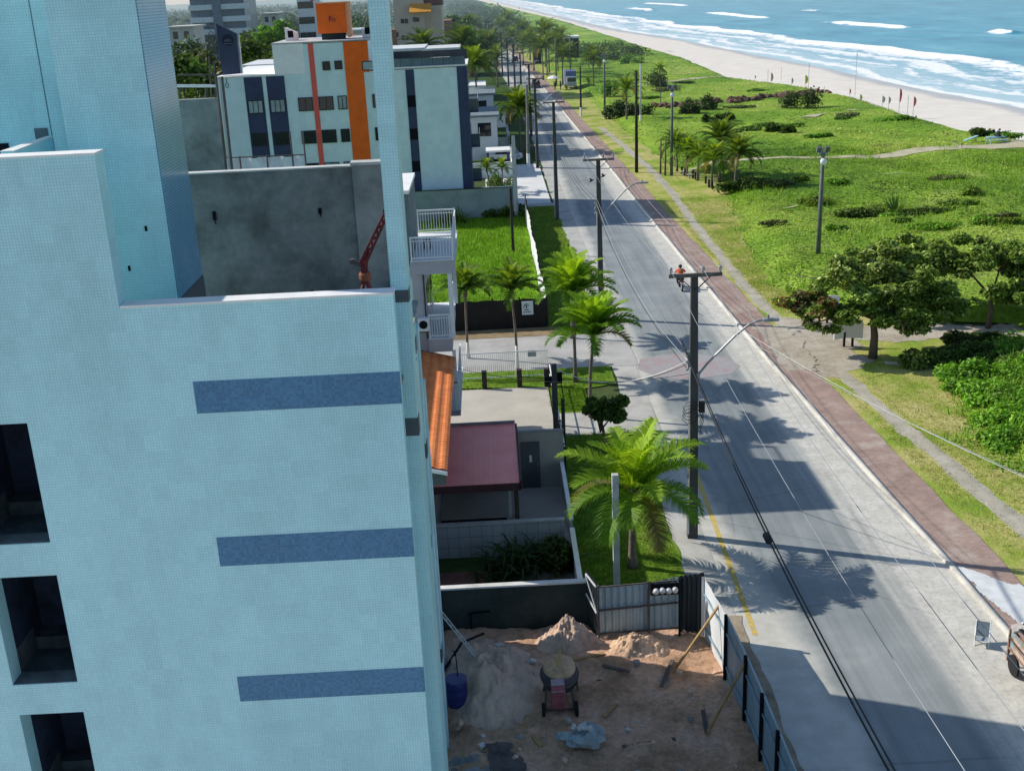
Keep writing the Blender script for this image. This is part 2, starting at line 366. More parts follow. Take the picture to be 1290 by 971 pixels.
# bare sandy clearing round the almond tree, white cement patch, beach path
def blob(name, pts, z, mat, rough=0.5, cell=0.11):
    """flat ragged-edged sheet: the cells of a fine grid that fall inside a polygon whose outline is stirred by noise"""
    P = np.array(pts, float); x0, y0 = P.min(0) - 1.5; x1, y1 = P.max(0) + 1.5; gx = np.arange(x0, x1, cell); gy = np.arange(y0, y1, cell); X, Y = np.meshgrid(gx, gy)
    U = X + cell / 2 + rough * 2.4 * (fbm(X * .8 + 3, Y * .8, 5) - .5) + rough * .5 * (fbm(X * 4, Y * 4, 3) - .5); W_ = Y + cell / 2 + rough * 2.4 * (fbm(X * .8, Y * .8 + 30, 5) - .5) + rough * .5 * (fbm(X * 4, Y * 4 + 7, 3) - .5)
    ins = np.zeros(X.shape, bool)
    for (xa, ya), (xb, yb) in zip(P, np.roll(P, -1, 0)):
        c_ = (ya > W_) != (yb > W_); ins ^= c_ & (U < (xb - xa) * (W_ - ya) / ((yb - ya) if yb != ya else 1e-9) + xa)
    iy, ix = np.nonzero(ins[:-1, :-1]); nx_ = len(gx); k = iy * nx_ + ix; Fa = np.stack([k, k + 1, k + 1 + nx_, k + nx_], -1); used = np.unique(Fa); mp_ = np.zeros(X.size, int); mp_[used] = np.arange(len(used))
    V = np.stack([X.ravel(), Y.ravel(), np.full(X.size, z)], -1)[used]
    return struct(npmesh(name, V, mp_[Fa], None, mat))
n = NT('trodden_sand'); p = n.pos(); c = n.ramp(n.noise(p, 0.5, 7, 0.72), [(0.3, (0.30, 0.26, 0.20)), (0.5, (0.45, 0.40, 0.32)), (0.7, (0.56, 0.52, 0.44))])
c = n.mix(1.0, c, n.ramp(n.noise(p, 7, 5, 0.75), [(0.3, (0.7,) * 3), (0.65, (1.05,) * 3)]), 'MULTIPLY'); msand = n.fin(c, 0.95, 0.1)
blob('sandy_clearing', [(15.5, 57.6), (16.9, 57.2), (17.3, 60), (17.3, 65.5), (15.4, 65.8)], 0.098, msand, .45)
blob('sandy_clearing', [(16.6, 56.9), (18.0, 56.6), (19.4, 58.4), (20.0, 61.0), (20.4, 64.5), (19.4, 67.2), (17.0, 68.0)], 0.060, msand, .9)
blob('sandy_strip', [(19.4, 62.3), (24, 62.0), (30, 61.4), (38, 61.4), (38, 63.6), (30, 64.0), (24, 64.6), (19.4, 65.2)], 0.064, msand, 0.8)
n = NT('white_cement'); p = n.pos(); c = n.ramp(n.noise(p, 1.5, 6, 0.7), [(0.3, (0.52, 0.54, 0.54)), (0.7, (0.72, 0.74, 0.73))]); mcem = n.fin(c, 0.9, 0.2)
blob('cement_patch', [(15.75, 35.6), (17.2, 34.2), (17.3, 31.5), (16.6, 30.6), (17.2, 29.4), (16.1, 29.2), (15.95, 32)], 0.104, mcem, 0.35, cell=.045)
# ---- dune: rolling green creeper field
n = NT('dune_creeper'); p = n.pos()
a = n.ramp(n.noise(p, 0.055, 7, 0.62), [(0.30, (0.085, 0.19, 0.018)), (0.44, (0.165, 0.31, 0.026)), (0.56, (0.26, 0.40, 0.045)), (0.70, (0.42, 0.46, 0.12))])
b = n.ramp(n.noise(p, 1.1, 6, 0.72), [(0.28, (0.6,) * 3), (0.5, (0.95,) * 3), (0.75, (1.1,) * 3)])
c = n.mix(1.0, a, b, 'MULTIPLY'); n.bump(n.noise(p, 2.2, 5, 0.75), 0.7, 0.25)
mdune = n.fin(c, 0.9, 0.12)
DI = np.array([[20, 24.5], [36, 22.6], [43, 21.5], [46.6, 20.8], [50, 21.6], [55, 23.5], [58, 27], [61, 30], [64, 30], [66, 24], [69, 19.5], [76, 18.6], [85, 19.3], [95, 20.6], [105, 21.8], [112, 23.0], [122, 24], [130, 20.5], [150, 19.5], [180, 19], [235, 18.2], [300, 15.5], [480, 11.5], [700, 6.0], [1000, -4], [1531, -14]])
def dix(y): return np.interp(y, DI[:, 0], DI[:, 1]) + (fbm(y * .5, y * 0 + 2) - .5) * 1.6
def dune_h(X, Y, t=None):
    d1 = np.clip((X - np.interp(Y, DI[:, 0], DI[:, 1])) / 3.0, 0, 1); d2 = np.clip((np.interp(Y, BE[:, 0], BE[:, 1]) - X) / 1.6, 0, 1)
    e = d1 * d1 * (3 - 2 * d1) * (0.25 + 0.75 * d2)
    return e * (0.12 + 1.0 * (fbm(X * .07, Y * .05, 3) - .25) + 0.35 * fbm(X * .4, Y * .3, 3))
ysd = np.concatenate([np.arange(20, 150, 0.7), np.arange(150, 300, 1.6), np.arange(300, 700, 5), np.arange(700, 1560, 25)])
struct(strip('dune', ysd, dix, bex, 0.03, mdune, 60, hz=dune_h))
n = NT('path_sand'); p = n.pos(); c = n.ramp(n.noise(p, 0.6, 6, 0.7), [(0.3, (0.34, 0.32, 0.19)), (0.7, (0.56, 0.51, 0.38))]); mps = n.fin(c, 0.95, 0.1)
def ribbon(name, pts, wd, mat, dz=0.05):
    P = np.array(pts, float); seg = np.linalg.norm(np.diff(P, axis=0), axis=1); cum = np.concatenate([[0], np.cumsum(seg)]); t = np.linspace(0, cum[-1], int(cum[-1] / 0.8) + 2)
    X = np.interp(t, cum, P[:, 0]); Y = np.interp(t, cum, P[:, 1]) + 0.6 * (fbm(t * .3, t * 0) - .5); ww = np.interp(t, cum, wd) * (0.8 + 0.5 * fbm(t * .5, t * 0 + 4))
    V = []; K = 7
    for x, y, q in zip(X, Y, ww):
        for k in range(K):
            yy = y + (k / (K - 1) - .5) * q; V.append((x, yy, float(dune_h(np.array(x), np.array(yy))) + 0.03 + dz))
    Fa = [(i * K + k, i * K + k + 1, (i + 1) * K + k + 1, (i + 1) * K + k) for i in range(len(t) - 1) for k in range(K - 1)]
    return struct(npmesh(name, V, Fa, None, mat, smooth=True))
ribbon('beach_path', [(22, 127), (30.3, 127.6), (42.4, 127), (52.6, 130.6), (60, 131), (64, 132)], [0.7, 1.2, 1.6, 3.4, 4.5, 5.0], mps)
for pa, pb, ww in (((1008, 148), (1040, 143), 2.2), ((1064, 139), (1084, 137), 1.6), ((1128, 152), (1146, 150), .8), ((835, 62), (850, 64), 3.0), ((1100, 219), (1150, 217), .35), ((985, 262), (1004, 258), .3)):
    qa, qb = G(*pa, .5), G(*pb, .5); ribbon('sand_patch', [(qa[0], qa[1]), ((qa[0] + qb[0]) / 2, (qa[1] + qb[1]) / 2), (qb[0], qb[1])], [.2, ww, .2], mps, .1)
ribbon('dune_track', [(31, 232), (38, 236), (46, 241), (51, 243)], [1, 2.2, 2.6, 3], mps)
# ---- beach
n = NT('beach_sand'); at = n.n('ShaderNodeAttribute', attribute_name='edge').outputs['Fac']; p = n.pos()
dry = n.ramp(n.noise(p, 0.25, 6, 0.65), [(0.3, (0.66, 0.61, 0.53)), (0.7, (0.78, 0.735, 0.65))])
wet = n.ramp(n.noise(p, 0.08, 4, 0.5), [(0.3, (0.46, 0.45, 0.42)), (0.7, (0.56, 0.54, 0.50))])
fw = n.rampv(n.math('ADD', at, n.math('MULTIPLY', n.math('SUBTRACT', n.noise(p, 0.035, 4, 0.5), .5), 9)), 7.0, 10.5, 1.0, 0.0)
c = n.mix(fw, dry, wet)
n.bump(n.noise(p, 1.5, 5, 0.6), 0.2, 0.05)
struct(strip('beach', ysg[ysg > -45], lambda y: bex(y) - 1.5, lambda y: wlx(y) + 6, -0.012, n.fin(c, n.rampv(fw, 0, 1, 0.95, 0.3), 0.25), 24, hz=lambda X, Y, t: -0.55 * t ** 1.4))
# ---- sea
yss = np.concatenate([np.arange(90, 420, 2.0), np.arange(420, 900, 4.0), np.arange(900, 2000, 20.0), np.linspace(2000, 9000, 40)])
ds = np.concatenate([np.arange(-6, 60, 0.8), np.arange(60, 130, 1.0), np.arange(130, 300, 4.0), np.geomspace(300, 9000, 26)])
D, Yg = np.meshgrid(ds, yss); Xg = wlx(Yg) + D
sw = 5.0 * (fbm(Yg * .022, Yg * 0 + 5, 3) - .5) * 2 + 2.2 * (fbm(Yg * .11, Yg * 0 + 8, 3) - .5)      # wandering lines
foam = np.zeros_like(D); Zs = np.full_like(D, -0.42)
def band(d0, wf, wb, amp, key, thr=None, ph=0.0):
    """a line of white water d0 metres off the beach: sharp seaward face, long lacy tail towards the shore"""
    dd = D - (d0 + sw * amp + 9.0 * (fbm(Yg * .022 + key * 7, Yg * 0 + key, 4) - .5) * min(1.0, d0 / 20))
    f = np.where(dd > 0, np.exp(-(dd / wf) ** 2), np.exp(-(np.abs(dd) / wb) ** 1.6))
    return f, dd
f, dd = band(4.5, 0.9, 3.2, 1.0, 1); foam = np.maximum(foam, f * 0.95)                       # swash edge
f, dd = band(11.5, 0.8, 4.0, 0.9, 6); foam = np.maximum(foam, f * (0.15 + 1.0 * fbm(Yg * .05, D * .1)))
f, dd = band(22, 2.0, 6.5, 0.7, 2); foam = np.maximum(foam, f * (0.35 + 1.0 * fbm(Yg * .035 + 9, D * .12)))
f, dd = band(32, 2.2, 9.5, 0.6, 3); m_ = np.clip(0.72 + 0.7 * (fbm(Yg * .02 + 4, Yg * 0) - .35), 0, 1.1); foam = np.maximum(foam, f * m_); Zs += 0.7 * np.exp(-((dd - 1) / 2.2) ** 2) * m_
far_zone = ((D > 3) & (D < 34)).astype(float)
foam = np.maximum(foam, far_zone * np.clip(.65 + Yg / 900, 0, 1.5) * (0.10 + 0.44 * fbm(D * .16 + Yg * .03, Yg * .05, 4)))            # thin lace all over the surf
for (d0, ya, yb, key) in ((84, 418, 520, 11), (82, 575, 740, 12), (93, 362, 380, 13), (131, 655, 695, 14), (112, 900, 1150, 15), (70, 820, 960, 16)):
    f, dd = band(d0, 1.5, 4.0, 0.35, key); f = f * (0.55 + 0.9 * fbm(Yg * .09 + key, D * .12, 3)); win = np.clip((Yg - ya) / (0.12 * (yb - ya)), 0, 1) * np.clip((yb - Yg) / (0.3 * (yb - ya)), 0, 1)
    foam = np.maximum(foam, f * win * 1.1); Zs += 0.9 * np.exp(-((dd - 1.2) / 2.6) ** 2) * win
swell = np.clip((D - 30) / 30, 0, 1) * np.clip(1 - (Yg - 800) / 2500, 0.0, 1)
Zs += swell * 0.38 * (fbm(D * .09 + Yg * .012, Yg * .02 + 3, 3) - .5) * 2
Zs += np.clip((D) / 20, 0, 1) * 0.12 * (fbm(D * .5, Yg * .25, 3) - .5)
V = np.stack([Xg, Yg, Zs], -1).reshape(-1, 3); nx = len(ds); i = (np.arange(len(yss) - 1)[:, None] * nx + np.arange(nx - 1)[None, :]).ravel()
n = NT('sea_water'); p = n.pos(); fo = n.n('ShaderNodeAttribute', attribute_name='Col'); sp = n.n('ShaderNodeSeparateColor'); n.l(fo.outputs['Color'], sp.inputs[0])
mp = n.n('ShaderNodeMapping'); mp.inputs['Scale'].default_value = (1.0, 0.35, 1); n.l(p, mp.inputs['Vector'])
deep = n.ramp(n.noise(mp.outputs[0], 0.06, 8, 0.72), [(0.30, (0.018, 0.175, 0.27)), (0.47, (0.05, 0.31, 0.42)), (0.58, (0.085, 0.38, 0.48)), (0.72, (0.20, 0.53, 0.60))])
shal = (0.48, 0.66, 0.70)
wcol = n.mix(sp.outputs['Green'], deep, shal)
br_ = n.noise(mp.outputs[0], 0.55, 6, 0.75)
ff = n.rampv(n.math('ADD', sp.outputs['Red'], n.math('MULTIPLY', n.math('SUBTRACT', br_, 0.5), 2.0)), 0.34, 0.72, 0, 1)
col = n.mix(ff, wcol, (0.84, 0.87, 0.88))
n.bump(n.noise(mp.outputs[0], 0.7, 6, 0.7), 0.55, 0.5)
mw = n.fin(col, n.rampv(ff, 0, 1, 0.28, 0.8), 0.4)
C = np.stack([foam.ravel(), np.clip(1 - (D.ravel() - 5) / 32, 0, 1) ** 1.2, foam.ravel() * 0], -1)
struct(npmesh('sea', V, np.stack([i, i + 1, i + 1 + nx, i + nx], -1), C, mw, smooth=True))
# ---- left side of the road: pavements, lawns, yards
mside = M('pale_concrete', (0.46, 0.45, 0.42), 0.9, 0.2, 0.7, 11, 0.2)
mdrive = M('driveway_concrete', (0.43, 0.42, 0.40), 0.9, 0.2, 0.5, 9, 0.2)
n = NT('lawn'); p = n.pos(); c = n.ramp(n.noise(p, 0.5, 6, 0.65), [(0.3, (0.10, 0.20, 0.018)), (0.55, (0.17, 0.29, 0.025)), (0.75, (0.30, 0.34, 0.08))])
c = n.mix(1.0, c, n.ramp(n.noise(p, 10, 5, 0.75), [(0.25, (0.5,) * 3), (0.7, (1.1,) * 3)]), 'MULTIPLY'); n.bump(n.noise(p, 16, 3, 0.7), 0.6, 0.05); mlawn = n.fin(c, 0.95, 0.1)
LL = lambda y: np.minimum(lx(y), 7.4)
struct(strip('pavement', np.arange(33, 330, 1.0), lambda y: lx(y) - 1.15 - 0.4 * (fbm(y * .5, y * 0) - .5), lambda y: lx(y) + 0.15, 0.012, mside, 3))
struct(strip('lawn', np.arange(33.4, 50.3, .5), cst(2.45), lambda y: lx(y) - 1.0 - 0.3 * (fbm(y * .9, y * 0 + 5) - .5), 0.03, mlawn, 6))
struct(strip('lawn_strip', np.arange(53.0, 60.1, .5), lambda y: np.where(y < 57.2, 2.6, -2.6), lambda y: np.where(y < 57, 4.4, 6.1), 0.03, mlawn, 6))
struct(strip('lawn_verge', np.arange(66.3, 109.5, .5), cst(3.0), lambda y: lx(y) - 1.1 - 0.5 * (fbm(y * .9, y * 0 + 5) - .5), 0.03, mlawn, 6))
struct(strip('side_street', np.arange(59.9, 66.6, .5), cst(-14), lambda y: lx(y) + 0.3, 0.02, mdrive, 4))
struct(strip('footpath', np.arange(50.0, 53.3, .5), cst(2.6), lambda y: lx(y) + 0.1, 0.024, mside, 4))
n = NT('lot_grass'); p = n.pos(); c = n.ramp(n.noise(p, 0.2, 6, 0.65), [(0.3, (0.15, 0.31, 0.015)), (0.5, (0.23, 0.46, 0.02)), (0.7, (0.31, 0.48, 0.045))])
c = n.mix(1.0, c, n.ramp(n.noise(p, 3, 5, 0.75), [(0.25, (0.45,) * 3), (0.7, (1.1,) * 3)]), 'MULTIPLY'); n.bump(n.noise(p, 5, 4, 0.7), 0.8, 0.2); mlot = n.fin(c, 0.95, 0.1)
struct(strip('lot', np.arange(68.4, 106.6, .5), cst(-14), cst(3.0), 0.02, mlot, 6))
mdirt = M('brown_dirt', (0.30, 0.22, 0.12), 0.95, 0.3, 0.8, 8, 0.4)
struct(strip('dirt_edge', np.arange(66.4, 68.5, .3), cst(-3.2), lambda y: 3.6 + 0.4 * np.sin(y * 3), 0.036, mdirt, 4))
myard = M('yard_concrete', (0.47, 0.44, 0.38), 0.9, 0.16, 0.4, 8, 0.15)
struct(strip('yard', np.arange(38.6, 57.2, .6), cst(-8), cst(2.5), 0.01, myard, 4))
mwhite = M('bright_concrete', (0.68, 0.68, 0.66), 0.85, 0.1, 0.5, 9)
struct(strip('forecourt', np.arange(111, 138, 1.0), cst(-0.5), lambda y: lx(y) - 1.4, 0.016, mwhite, 3))
struct(strip('forecourt_road', np.arange(105.5, 111.2, .5), cst(2.0), lambda y: lx(y), 0.02, mside, 3))
# ---- construction site earth
n = NT('site_earth'); p = n.pos()
c = n.ramp(n.noise(p, 0.42, 7, 0.68), [(0.27, (0.20, 0.12, 0.075)), (0.41, (0.56, 0.35, 0.22)), (0.54, (0.86, 0.53, 0.36)), (0.75, (0.82, 0.66, 0.55))])
c = n.mix(1.0, c, n.ramp(n.noise(p, 6, 6, 0.8), [(0.28, (0.55,) * 3), (0.65, (1.12,) * 3)]), 'MULTIPLY'); n.bump(n.noise(p, 7, 6, 0.8), 0.9, 0.12); mearth = n.fin(c, 0.97, 0.08)
def earth_h(X, Y, t=None): return 0.36 * (fbm(X * .8, Y * .8, 4) - .42) + 0.16 * fbm(X * 3, Y * 3, 4)
struct(strip('site_ground', np.arange(20, 33.05, .08), cst(-2.6), lambda y: np.interp(y, [20, 25.7, 29, 32.2, 33.1], [6.5, 6.5, 6.4, 6.15, 2.6]), 0.03, mearth, 110, hz=earth_h))
struct(strip('site_verge', np.arange(18, 33.5, .25), lambda y: np.interp(y, [18, 25.7, 29, 32.2, 33.5], [6.5, 6.55, 6.45, 6.2, 6.0]), lambda y: lx(y) + 0.3 + 0.3 * (fbm(y * .8, y * 0) - .5), 0.02, M('verge_dirt', (0.33, 0.27, 0.19), 0.95, 0.35, 1.2, 9, 0.5), 4))

# ---- sea haze over the far coast: a real thin volume
hz_ = MB(); hz_.box(-1500, 900, 150, 4200, -2, 45); n = NT('haze_air'); vs_ = n.n('ShaderNodeVolumeScatter'); vs_.inputs['Color'].default_value = (0.66, 0.90, 1.0, 1); vs_.inputs['Density'].default_value = 0.00032; vs_.inputs['Anisotropy'].default_value = 0.2
n.t.nodes.remove(n.b); n.l(vs_.outputs[0], n.out.inputs['Volume']); struct(hz_.build('haze', n.m))

struct(strip('bounce_lot', np.arange(-60, 17.6, 2.0), cst(-60), lambda y: lx(y) - .2, 0.0, M('pale_bounce_ground', (.62, .60, .56), .95, .2, .4, 6), 4))  # unseen pale ground added to bounce sunlight onto the teal facade
# ================================================================== VEGETATION
mleaf = foliage('leaf_foliage', 0.30); mpalm = foliage('palm_foliage', 0.45); mblade = foliage('grass_foliage', 0.30)
mbark = M('tree_bark', (0.13, 0.10, 0.075), 0.95, 0.3, 3, 20, 0.5, streak=True)
mpalmtrunk = M('palm_bark', (0.17, 0.14, 0.115), 0.95, 0.3, 4, 14, 0.6)
mlime = M('limewashed_bark', (0.66, 0.65, 0.62), 0.9, 0.15, 4, 14, 0.4)
def leafcloud(cent, rad, n_, size, cols, flat=0.5, seed=0, rng=None):
    """n_ leaf-sized quads spread through ellipsoids"""
    rng = rng or np.random.default_rng(seed); cent = np.asarray(cent, float); rad = np.asarray(rad, float)
    vol = rad.prod(1); k = rng.choice(len(cent), n_, p=vol / vol.sum())
    d = rng.normal(size=(n_, 3)); d /= np.linalg.norm(d, axis=1)[:, None]; r = rng.random(n_) ** 0.45
    P = cent[k] + d * rad[k] * r[:, None]
    nrm = d * 0.6 + rng.normal(size=(n_, 3)) * 0.7 + np.array([0, 0, flat]); nrm /= np.linalg.norm(nrm, axis=1)[:, None]
    a = np.cross(nrm, rng.normal(size=(n_, 3))); a /= np.linalg.norm(a, axis=1)[:, None]; b = np.cross(nrm, a)
    s = size * (0.6 + 0.8 * rng.random(n_))[:, None]
    V = np.stack([P - a * s, P + b * s * .55, P + a * s, P - b * s * .55], 1).reshape(-1, 3)
    Fa = np.arange(n_ * 4).reshape(-1, 4)
    cols = np.asarray(cols, float); ci = rng.random(n_) * (len(cols) - 1) * (0.55 + 0.45 * rng.random(n_)); i0 = np.floor(ci).astype(int); fr = (ci - i0)[:, None]
    C = cols[i0] * (1 - fr) + cols[np.minimum(i0 + 1, len(cols) - 1)] * fr
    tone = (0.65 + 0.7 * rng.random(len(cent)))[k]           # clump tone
    dep = 0.45 + 0.55 * np.clip(r, 0, 1) ** 1.5  # inner leaves painted darker in place of shade inside the crown
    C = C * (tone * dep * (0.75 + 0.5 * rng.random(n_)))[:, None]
    return V, Fa, C
GREEN = [(0.055, 0.11, 0.018), (0.105, 0.19, 0.026), (0.17, 0.28, 0.04)]
BRIGHT = [(0.09, 0.25, 0.018), (0.17, 0.38, 0.025), (0.29, 0.50, 0.06)]
OLIVE = [(0.065, 0.085, 0.03), (0.11, 0.135, 0.045), (0.16, 0.18, 0.075)]
BLUISH = [(0.06, 0.11, 0.06), (0.09, 0.155, 0.075), (0.13, 0.20, 0.095)]  # bluish leaf greens with distance haze painted into the colour
def crown_spec(R, Hc, nb, rng):
    cs = []; rs = []
    for i in range(nb):
        a = rng.random() * 2 * PI; q = rng.random() ** 0.6; z = rng.random()
        rr = R * q * (0.55 + 0.45 * math.sin(PI * (0.15 + 0.75 * z)))
        cs.append((rr * math.cos(a), rr * math.sin(a), (z - .5) * Hc)); k = R * (0.22 + 0.2 * rng.random()); rs.append((k, k, k * .75))
    return np.array(cs), np.array(rs)
def make_tree(name, label, cat, base, h, R, cols, seed, n_=2600, leaf=0.3, nb=22, group=None, trunk_r=0.16, low=0.35):
    rng = np.random.default_rng(seed); t = thing(name, label, cat, base, group)
    Hc = h * (1 - low); cz = h * low + Hc / 2; cs, rs = crown_spec(R * .85, Hc * .85, nb, rng)
    cs = cs + np.array([0, 0, cz]); V, Fa, C = leafcloud(cs, rs, n_, leaf, cols, seed=seed)
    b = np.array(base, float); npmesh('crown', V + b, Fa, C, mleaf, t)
    mb = MB(); b3 = Vector(base)
    mb.tube([b3, b3 + Vector((0.1 * rng.normal(), .1 * rng.normal(), h * .25)), b3 + Vector((0, 0, h * .6))], [trunk_r * 1.25, trunk_r, trunk_r * .5], 7)
    for i in range(6):
        c = cs[rng.integers(len(cs))]; z0 = h * (low * .6 + .15 * rng.random())
        mid = Vector((c[0] * .45, c[1] * .45, z0 + (c[2] - z0) * .6))
        mb.tube([b3 + Vector((0, 0, z0)), b3 + mid, b3 + Vector(c)], [trunk_r * .55, trunk_r * .35, trunk_r * .12], 5)
    mb.build('trunk', mbark, t, smooth=True)
    return t
# ---- palms
def frond(mb, base, az, el, L, droop, width, nl, col, rng, twist=0.0):
    pts = []; p = Vector(base); e = el; step = L / 12
    for i in range(13):
        pts.append(p.copy()); d = Vector((math.cos(az) * math.cos(e), math.sin(az) * math.cos(e), math.sin(e)))
        p = p + d * step; e -= droop / 12 * (0.4 + 1.3 * i / 12)
    for i in range(12):     # rachis: thin strip
        w0 = 0.022 * L / 2.5 * (1 - i / 13); side = Vector((-math.sin(az), math.cos(az), 0)) * w0
        mb.col = sc(col, 1.25); mb.add([pts[i] - side, pts[i] + side, pts[i + 1] + side, pts[i + 1] - side], [(0, 1, 2, 3)])
    for k in range(nl):
        t = 0.10 + 0.90 * k / (nl - 1); fi = min(11, int(t * 12)); f = t * 12 - fi
        p = pts[fi].lerp(pts[fi + 1], f); d = (pts[fi + 1] - pts[fi]).normalized(); side = d.cross(Vector((0, 0, 1))).normalized(); up = side.cross(d)
        ln = width * (math.sin(PI * min(1, 0.16 + t * 0.80)) ** 0.7) * (0.85 + .3 * rng.random())
        for sgn in (-1, 1):
            dd = (side * sgn * 0.80 + d * 0.62 + up * 0.45 + Vector((0, 0, -0.05 - .12 * rng.random()))).normalized()
            q = p + dd * ln * .55; r = p + dd * ln + Vector((0, 0, -ln * (0.14 + .25 * rng.random()))); wv = d * (0.011 * L / 2.5 + 0.007 + .00012 * base[1])
            cc = sc(col, 0.75 + .5 * rng.random()); mb.col = cc
            mb.add([p - wv, p + wv, q + wv * .9, q - wv * .9], [(0, 1, 2, 3)]); mb.add([q - wv * .9, q + wv * .9, r], [(0, 1, 2)])
def make_palm(label, base, hc, R, seed, nf=20, nl=34, group=None, lime=0.0, cat='palm tree', bright=1.0, lean=0.2, trunk_r=0.11, upright=0.0, name='palm_tree', dead=2):
    rng = random.Random(seed); t = thing(name, label, cat, base, group); b = Vector([float(q) for q in base])
    la = rng.random() * 2 * PI; top = b + Vector((lean * math.cos(la), lean * math.sin(la), hc))
    mb = MB(); pts = []; rs = []
    for i in range(9):
        q = i / 8; pts.append(b.lerp(top, q) + Vector((math.cos(la), math.sin(la), 0)) * (-lean * .5 * math.sin(PI * q))); rs.append(trunk_r * (1.45 - .7 * min(1, q * 3) ** .5) * (1 + .06 * (i % 2)))
    if lime:
        k = max(1, int(round(8 * lime)))
        m1 = MB(); m1.tube(pts[:k + 1], [r * 1.02 for r in rs[:k + 1]], 9); m1.build('limewashed_base', mlime, t, smooth=True)
        mb.tube(pts[k:], rs[k:], 9)
    else: mb.tube(pts, rs, 9)
    mb.build('trunk', mpalmtrunk, t, smooth=True)
    mc = MB(); ga = 2.39996
    for i in range(nf):
        q = i / (nf - 1); el = math.radians((86 - 84 * q ** 1.1) * (1 - upright) + (88 - 52 * q) * upright + rng.uniform(-8, 8)); az = i * ga + rng.uniform(-.25, .25)
        L = R * (0.86 + .25 * rng.random()) * (0.8 if q < .12 else 1.0)
        g = (1 - q) ; col = ((0.065 + .215 * g ** 1.3) * bright, (0.155 + .265 * g ** 1.2) * bright, 0.016 + .020 * g)
        if i >= nf - dead: col = (0.19, 0.17, 0.065)
        frond(mc, top + Vector((0, 0, .05)), az, el, L, math.radians((48 + 62 * q) * (1 - upright) + (26 + 78 * q) * upright + rng.uniform(-12, 18)), R * .30, nl, col, rng)
    mc.build('crown', mpalm, t, fixn=False)
    kb = MB(); kb.lathe(top, [(trunk_r * .9, -.25), (trunk_r * 1.5, -.05), (trunk_r * 1.2, .12), (trunk_r * .4, .35)], 8); kb.build('leaf_sheath', mpalmtrunk, t, smooth=True)
    return t
PG = 'coconut palms along the street verge'
make_palm('biggest coconut palm with wide bright fronds on the lawn beside the square grey post', (4.45, 36.95, 0), 2.8, 3.0, 1, 24, 60, lime=0, bright=1.3, trunk_r=.16, dead=2)
make_palm('tall coconut palm with full yellow green crown standing behind the dark round bush', (4.35, 52.3, 0), 4.0, 2.45, 2, 40, 56, upright=.95, bright=1.45, dead=1)
make_palm('coconut palm with upright glowing crown just behind the tallest one of the verge cluster', (4.0, 57.6, 0), 4.6, 2.45, 3, 38, 52, upright=.95, bright=1.45, dead=1)
make_palm('small coconut palm growing at the kerbside lawn right of the black fence corner', (4.45, 65.6, 0), 3.5, 2.0, 4, 30, 46, upright=.9, bright=1.0, dead=1)
make_palm('slim coconut palm with white painted trunk in front of the black fence sign', (0.96, 59.0, 0), 4.75, 1.8, 5, 30, 44, lime=.37, bright=.85, dead=1, upright=.7, trunk_r=.09)
make_palm('slim dark coconut palm beside the balconies of the white house', (-1.75, 62.7, 0), 3.9, 1.85, 6, 30, 44, lime=.3, upright=.75, bright=.8, dead=1, trunk_r=.09)
make_palm('leaning coconut palm with two pale bent fronds at the bright concrete forecourt', (4.0, 146, 0), 5.6, 3.4, 7, 30, 40, bright=.75, dead=3, trunk_r=.17)
make_palm('thinner palm stem behind the leaning forecourt palm', (4.9, 148.5, 0), 4.6, 2.8, 8, 24, 30, bright=.7, dead=2, trunk_r=.12)
make_palm('tall palm rising behind the right end of the orange striped apartment block', (-1.2, 168, 0), 9.4, 3.8, 9, 30, 32, bright=.75, trunk_r=.17)
make_palm('left one of two tall palms behind the roof terrace of the apartment block', (-9.6, 196, 0), 10.8, 4.3, 10, 32, 34, bright=.55, trunk_r=.2)
make_palm('right one of two tall palms behind the roof terrace of the apartment block', (-3.4, 205, 0), 10.6, 4.6, 11, 34, 34, bright=.55, trunk_r=.2)
make_palm('short young palm with two thin stems in the garden bed by the navy wall', (-0.1, 117.5, 0), 2.5, 1.6, 12, 14, 24, bright=.8, dead=0, trunk_r=.07)
make_palm('second short palm in the garden bed by the navy wall, nearer the street', (1.3, 118.5, 0), 2.3, 1.5, 13, 14, 24, bright=.8, dead=0, trunk_r=.07)
# row of short palms on the dune side
k = 'short coconut palms clustered on the dune side lawn'
make_palm('largest palm of the dune side cluster with drooping pale frond, at its right end', (24.1, 112.6, 0), 3.4, 2.8, 20, 30, 36, k, bright=.62, trunk_r=.18, dead=3)
make_palm('tall upright palm in the middle back of the dune side cluster', (23.6, 118, 0), 4.0, 2.9, 21, 30, 36, k, upright=.6, bright=.66, trunk_r=.16)
make_palm('palm with straight trunk at the front of the dune side cluster', (22.3, 115.4, 0), 2.6, 2.4, 22, 28, 34, k, bright=.9, trunk_r=.15, dead=2)
make_palm('low palm third from the left in the dune side cluster', (21.6, 119.5, 0), 2.5, 2.2, 23, 26, 32, k, bright=1.0, trunk_r=.14)
make_palm('low palm second from the left in the dune side cluster', (21.0, 122.5, 0), 2.6, 2.1, 24, 26, 32, k, bright=.95, trunk_r=.13)
make_palm('leftmost palm of the dune side cluster with one long drooping frond', (20.5, 126, 0), 2.8, 2.3, 25, 26, 32, k, bright=.85, trunk_r=.13)
make_palm('palm with dry pale lower fronds behind the dark hedge on the dune side', (20.9, 175, 0), 4.6, 3.0, 26, 20, 26, bright=.7, dead=4, trunk_r=.16)
make_palm('thin young palm standing alone in the dune field left of the rock wall', (28.2, 190, 0), 6.2, 1.7, 27, 14, 22, bright=.9, dead=0, trunk_r=.08)
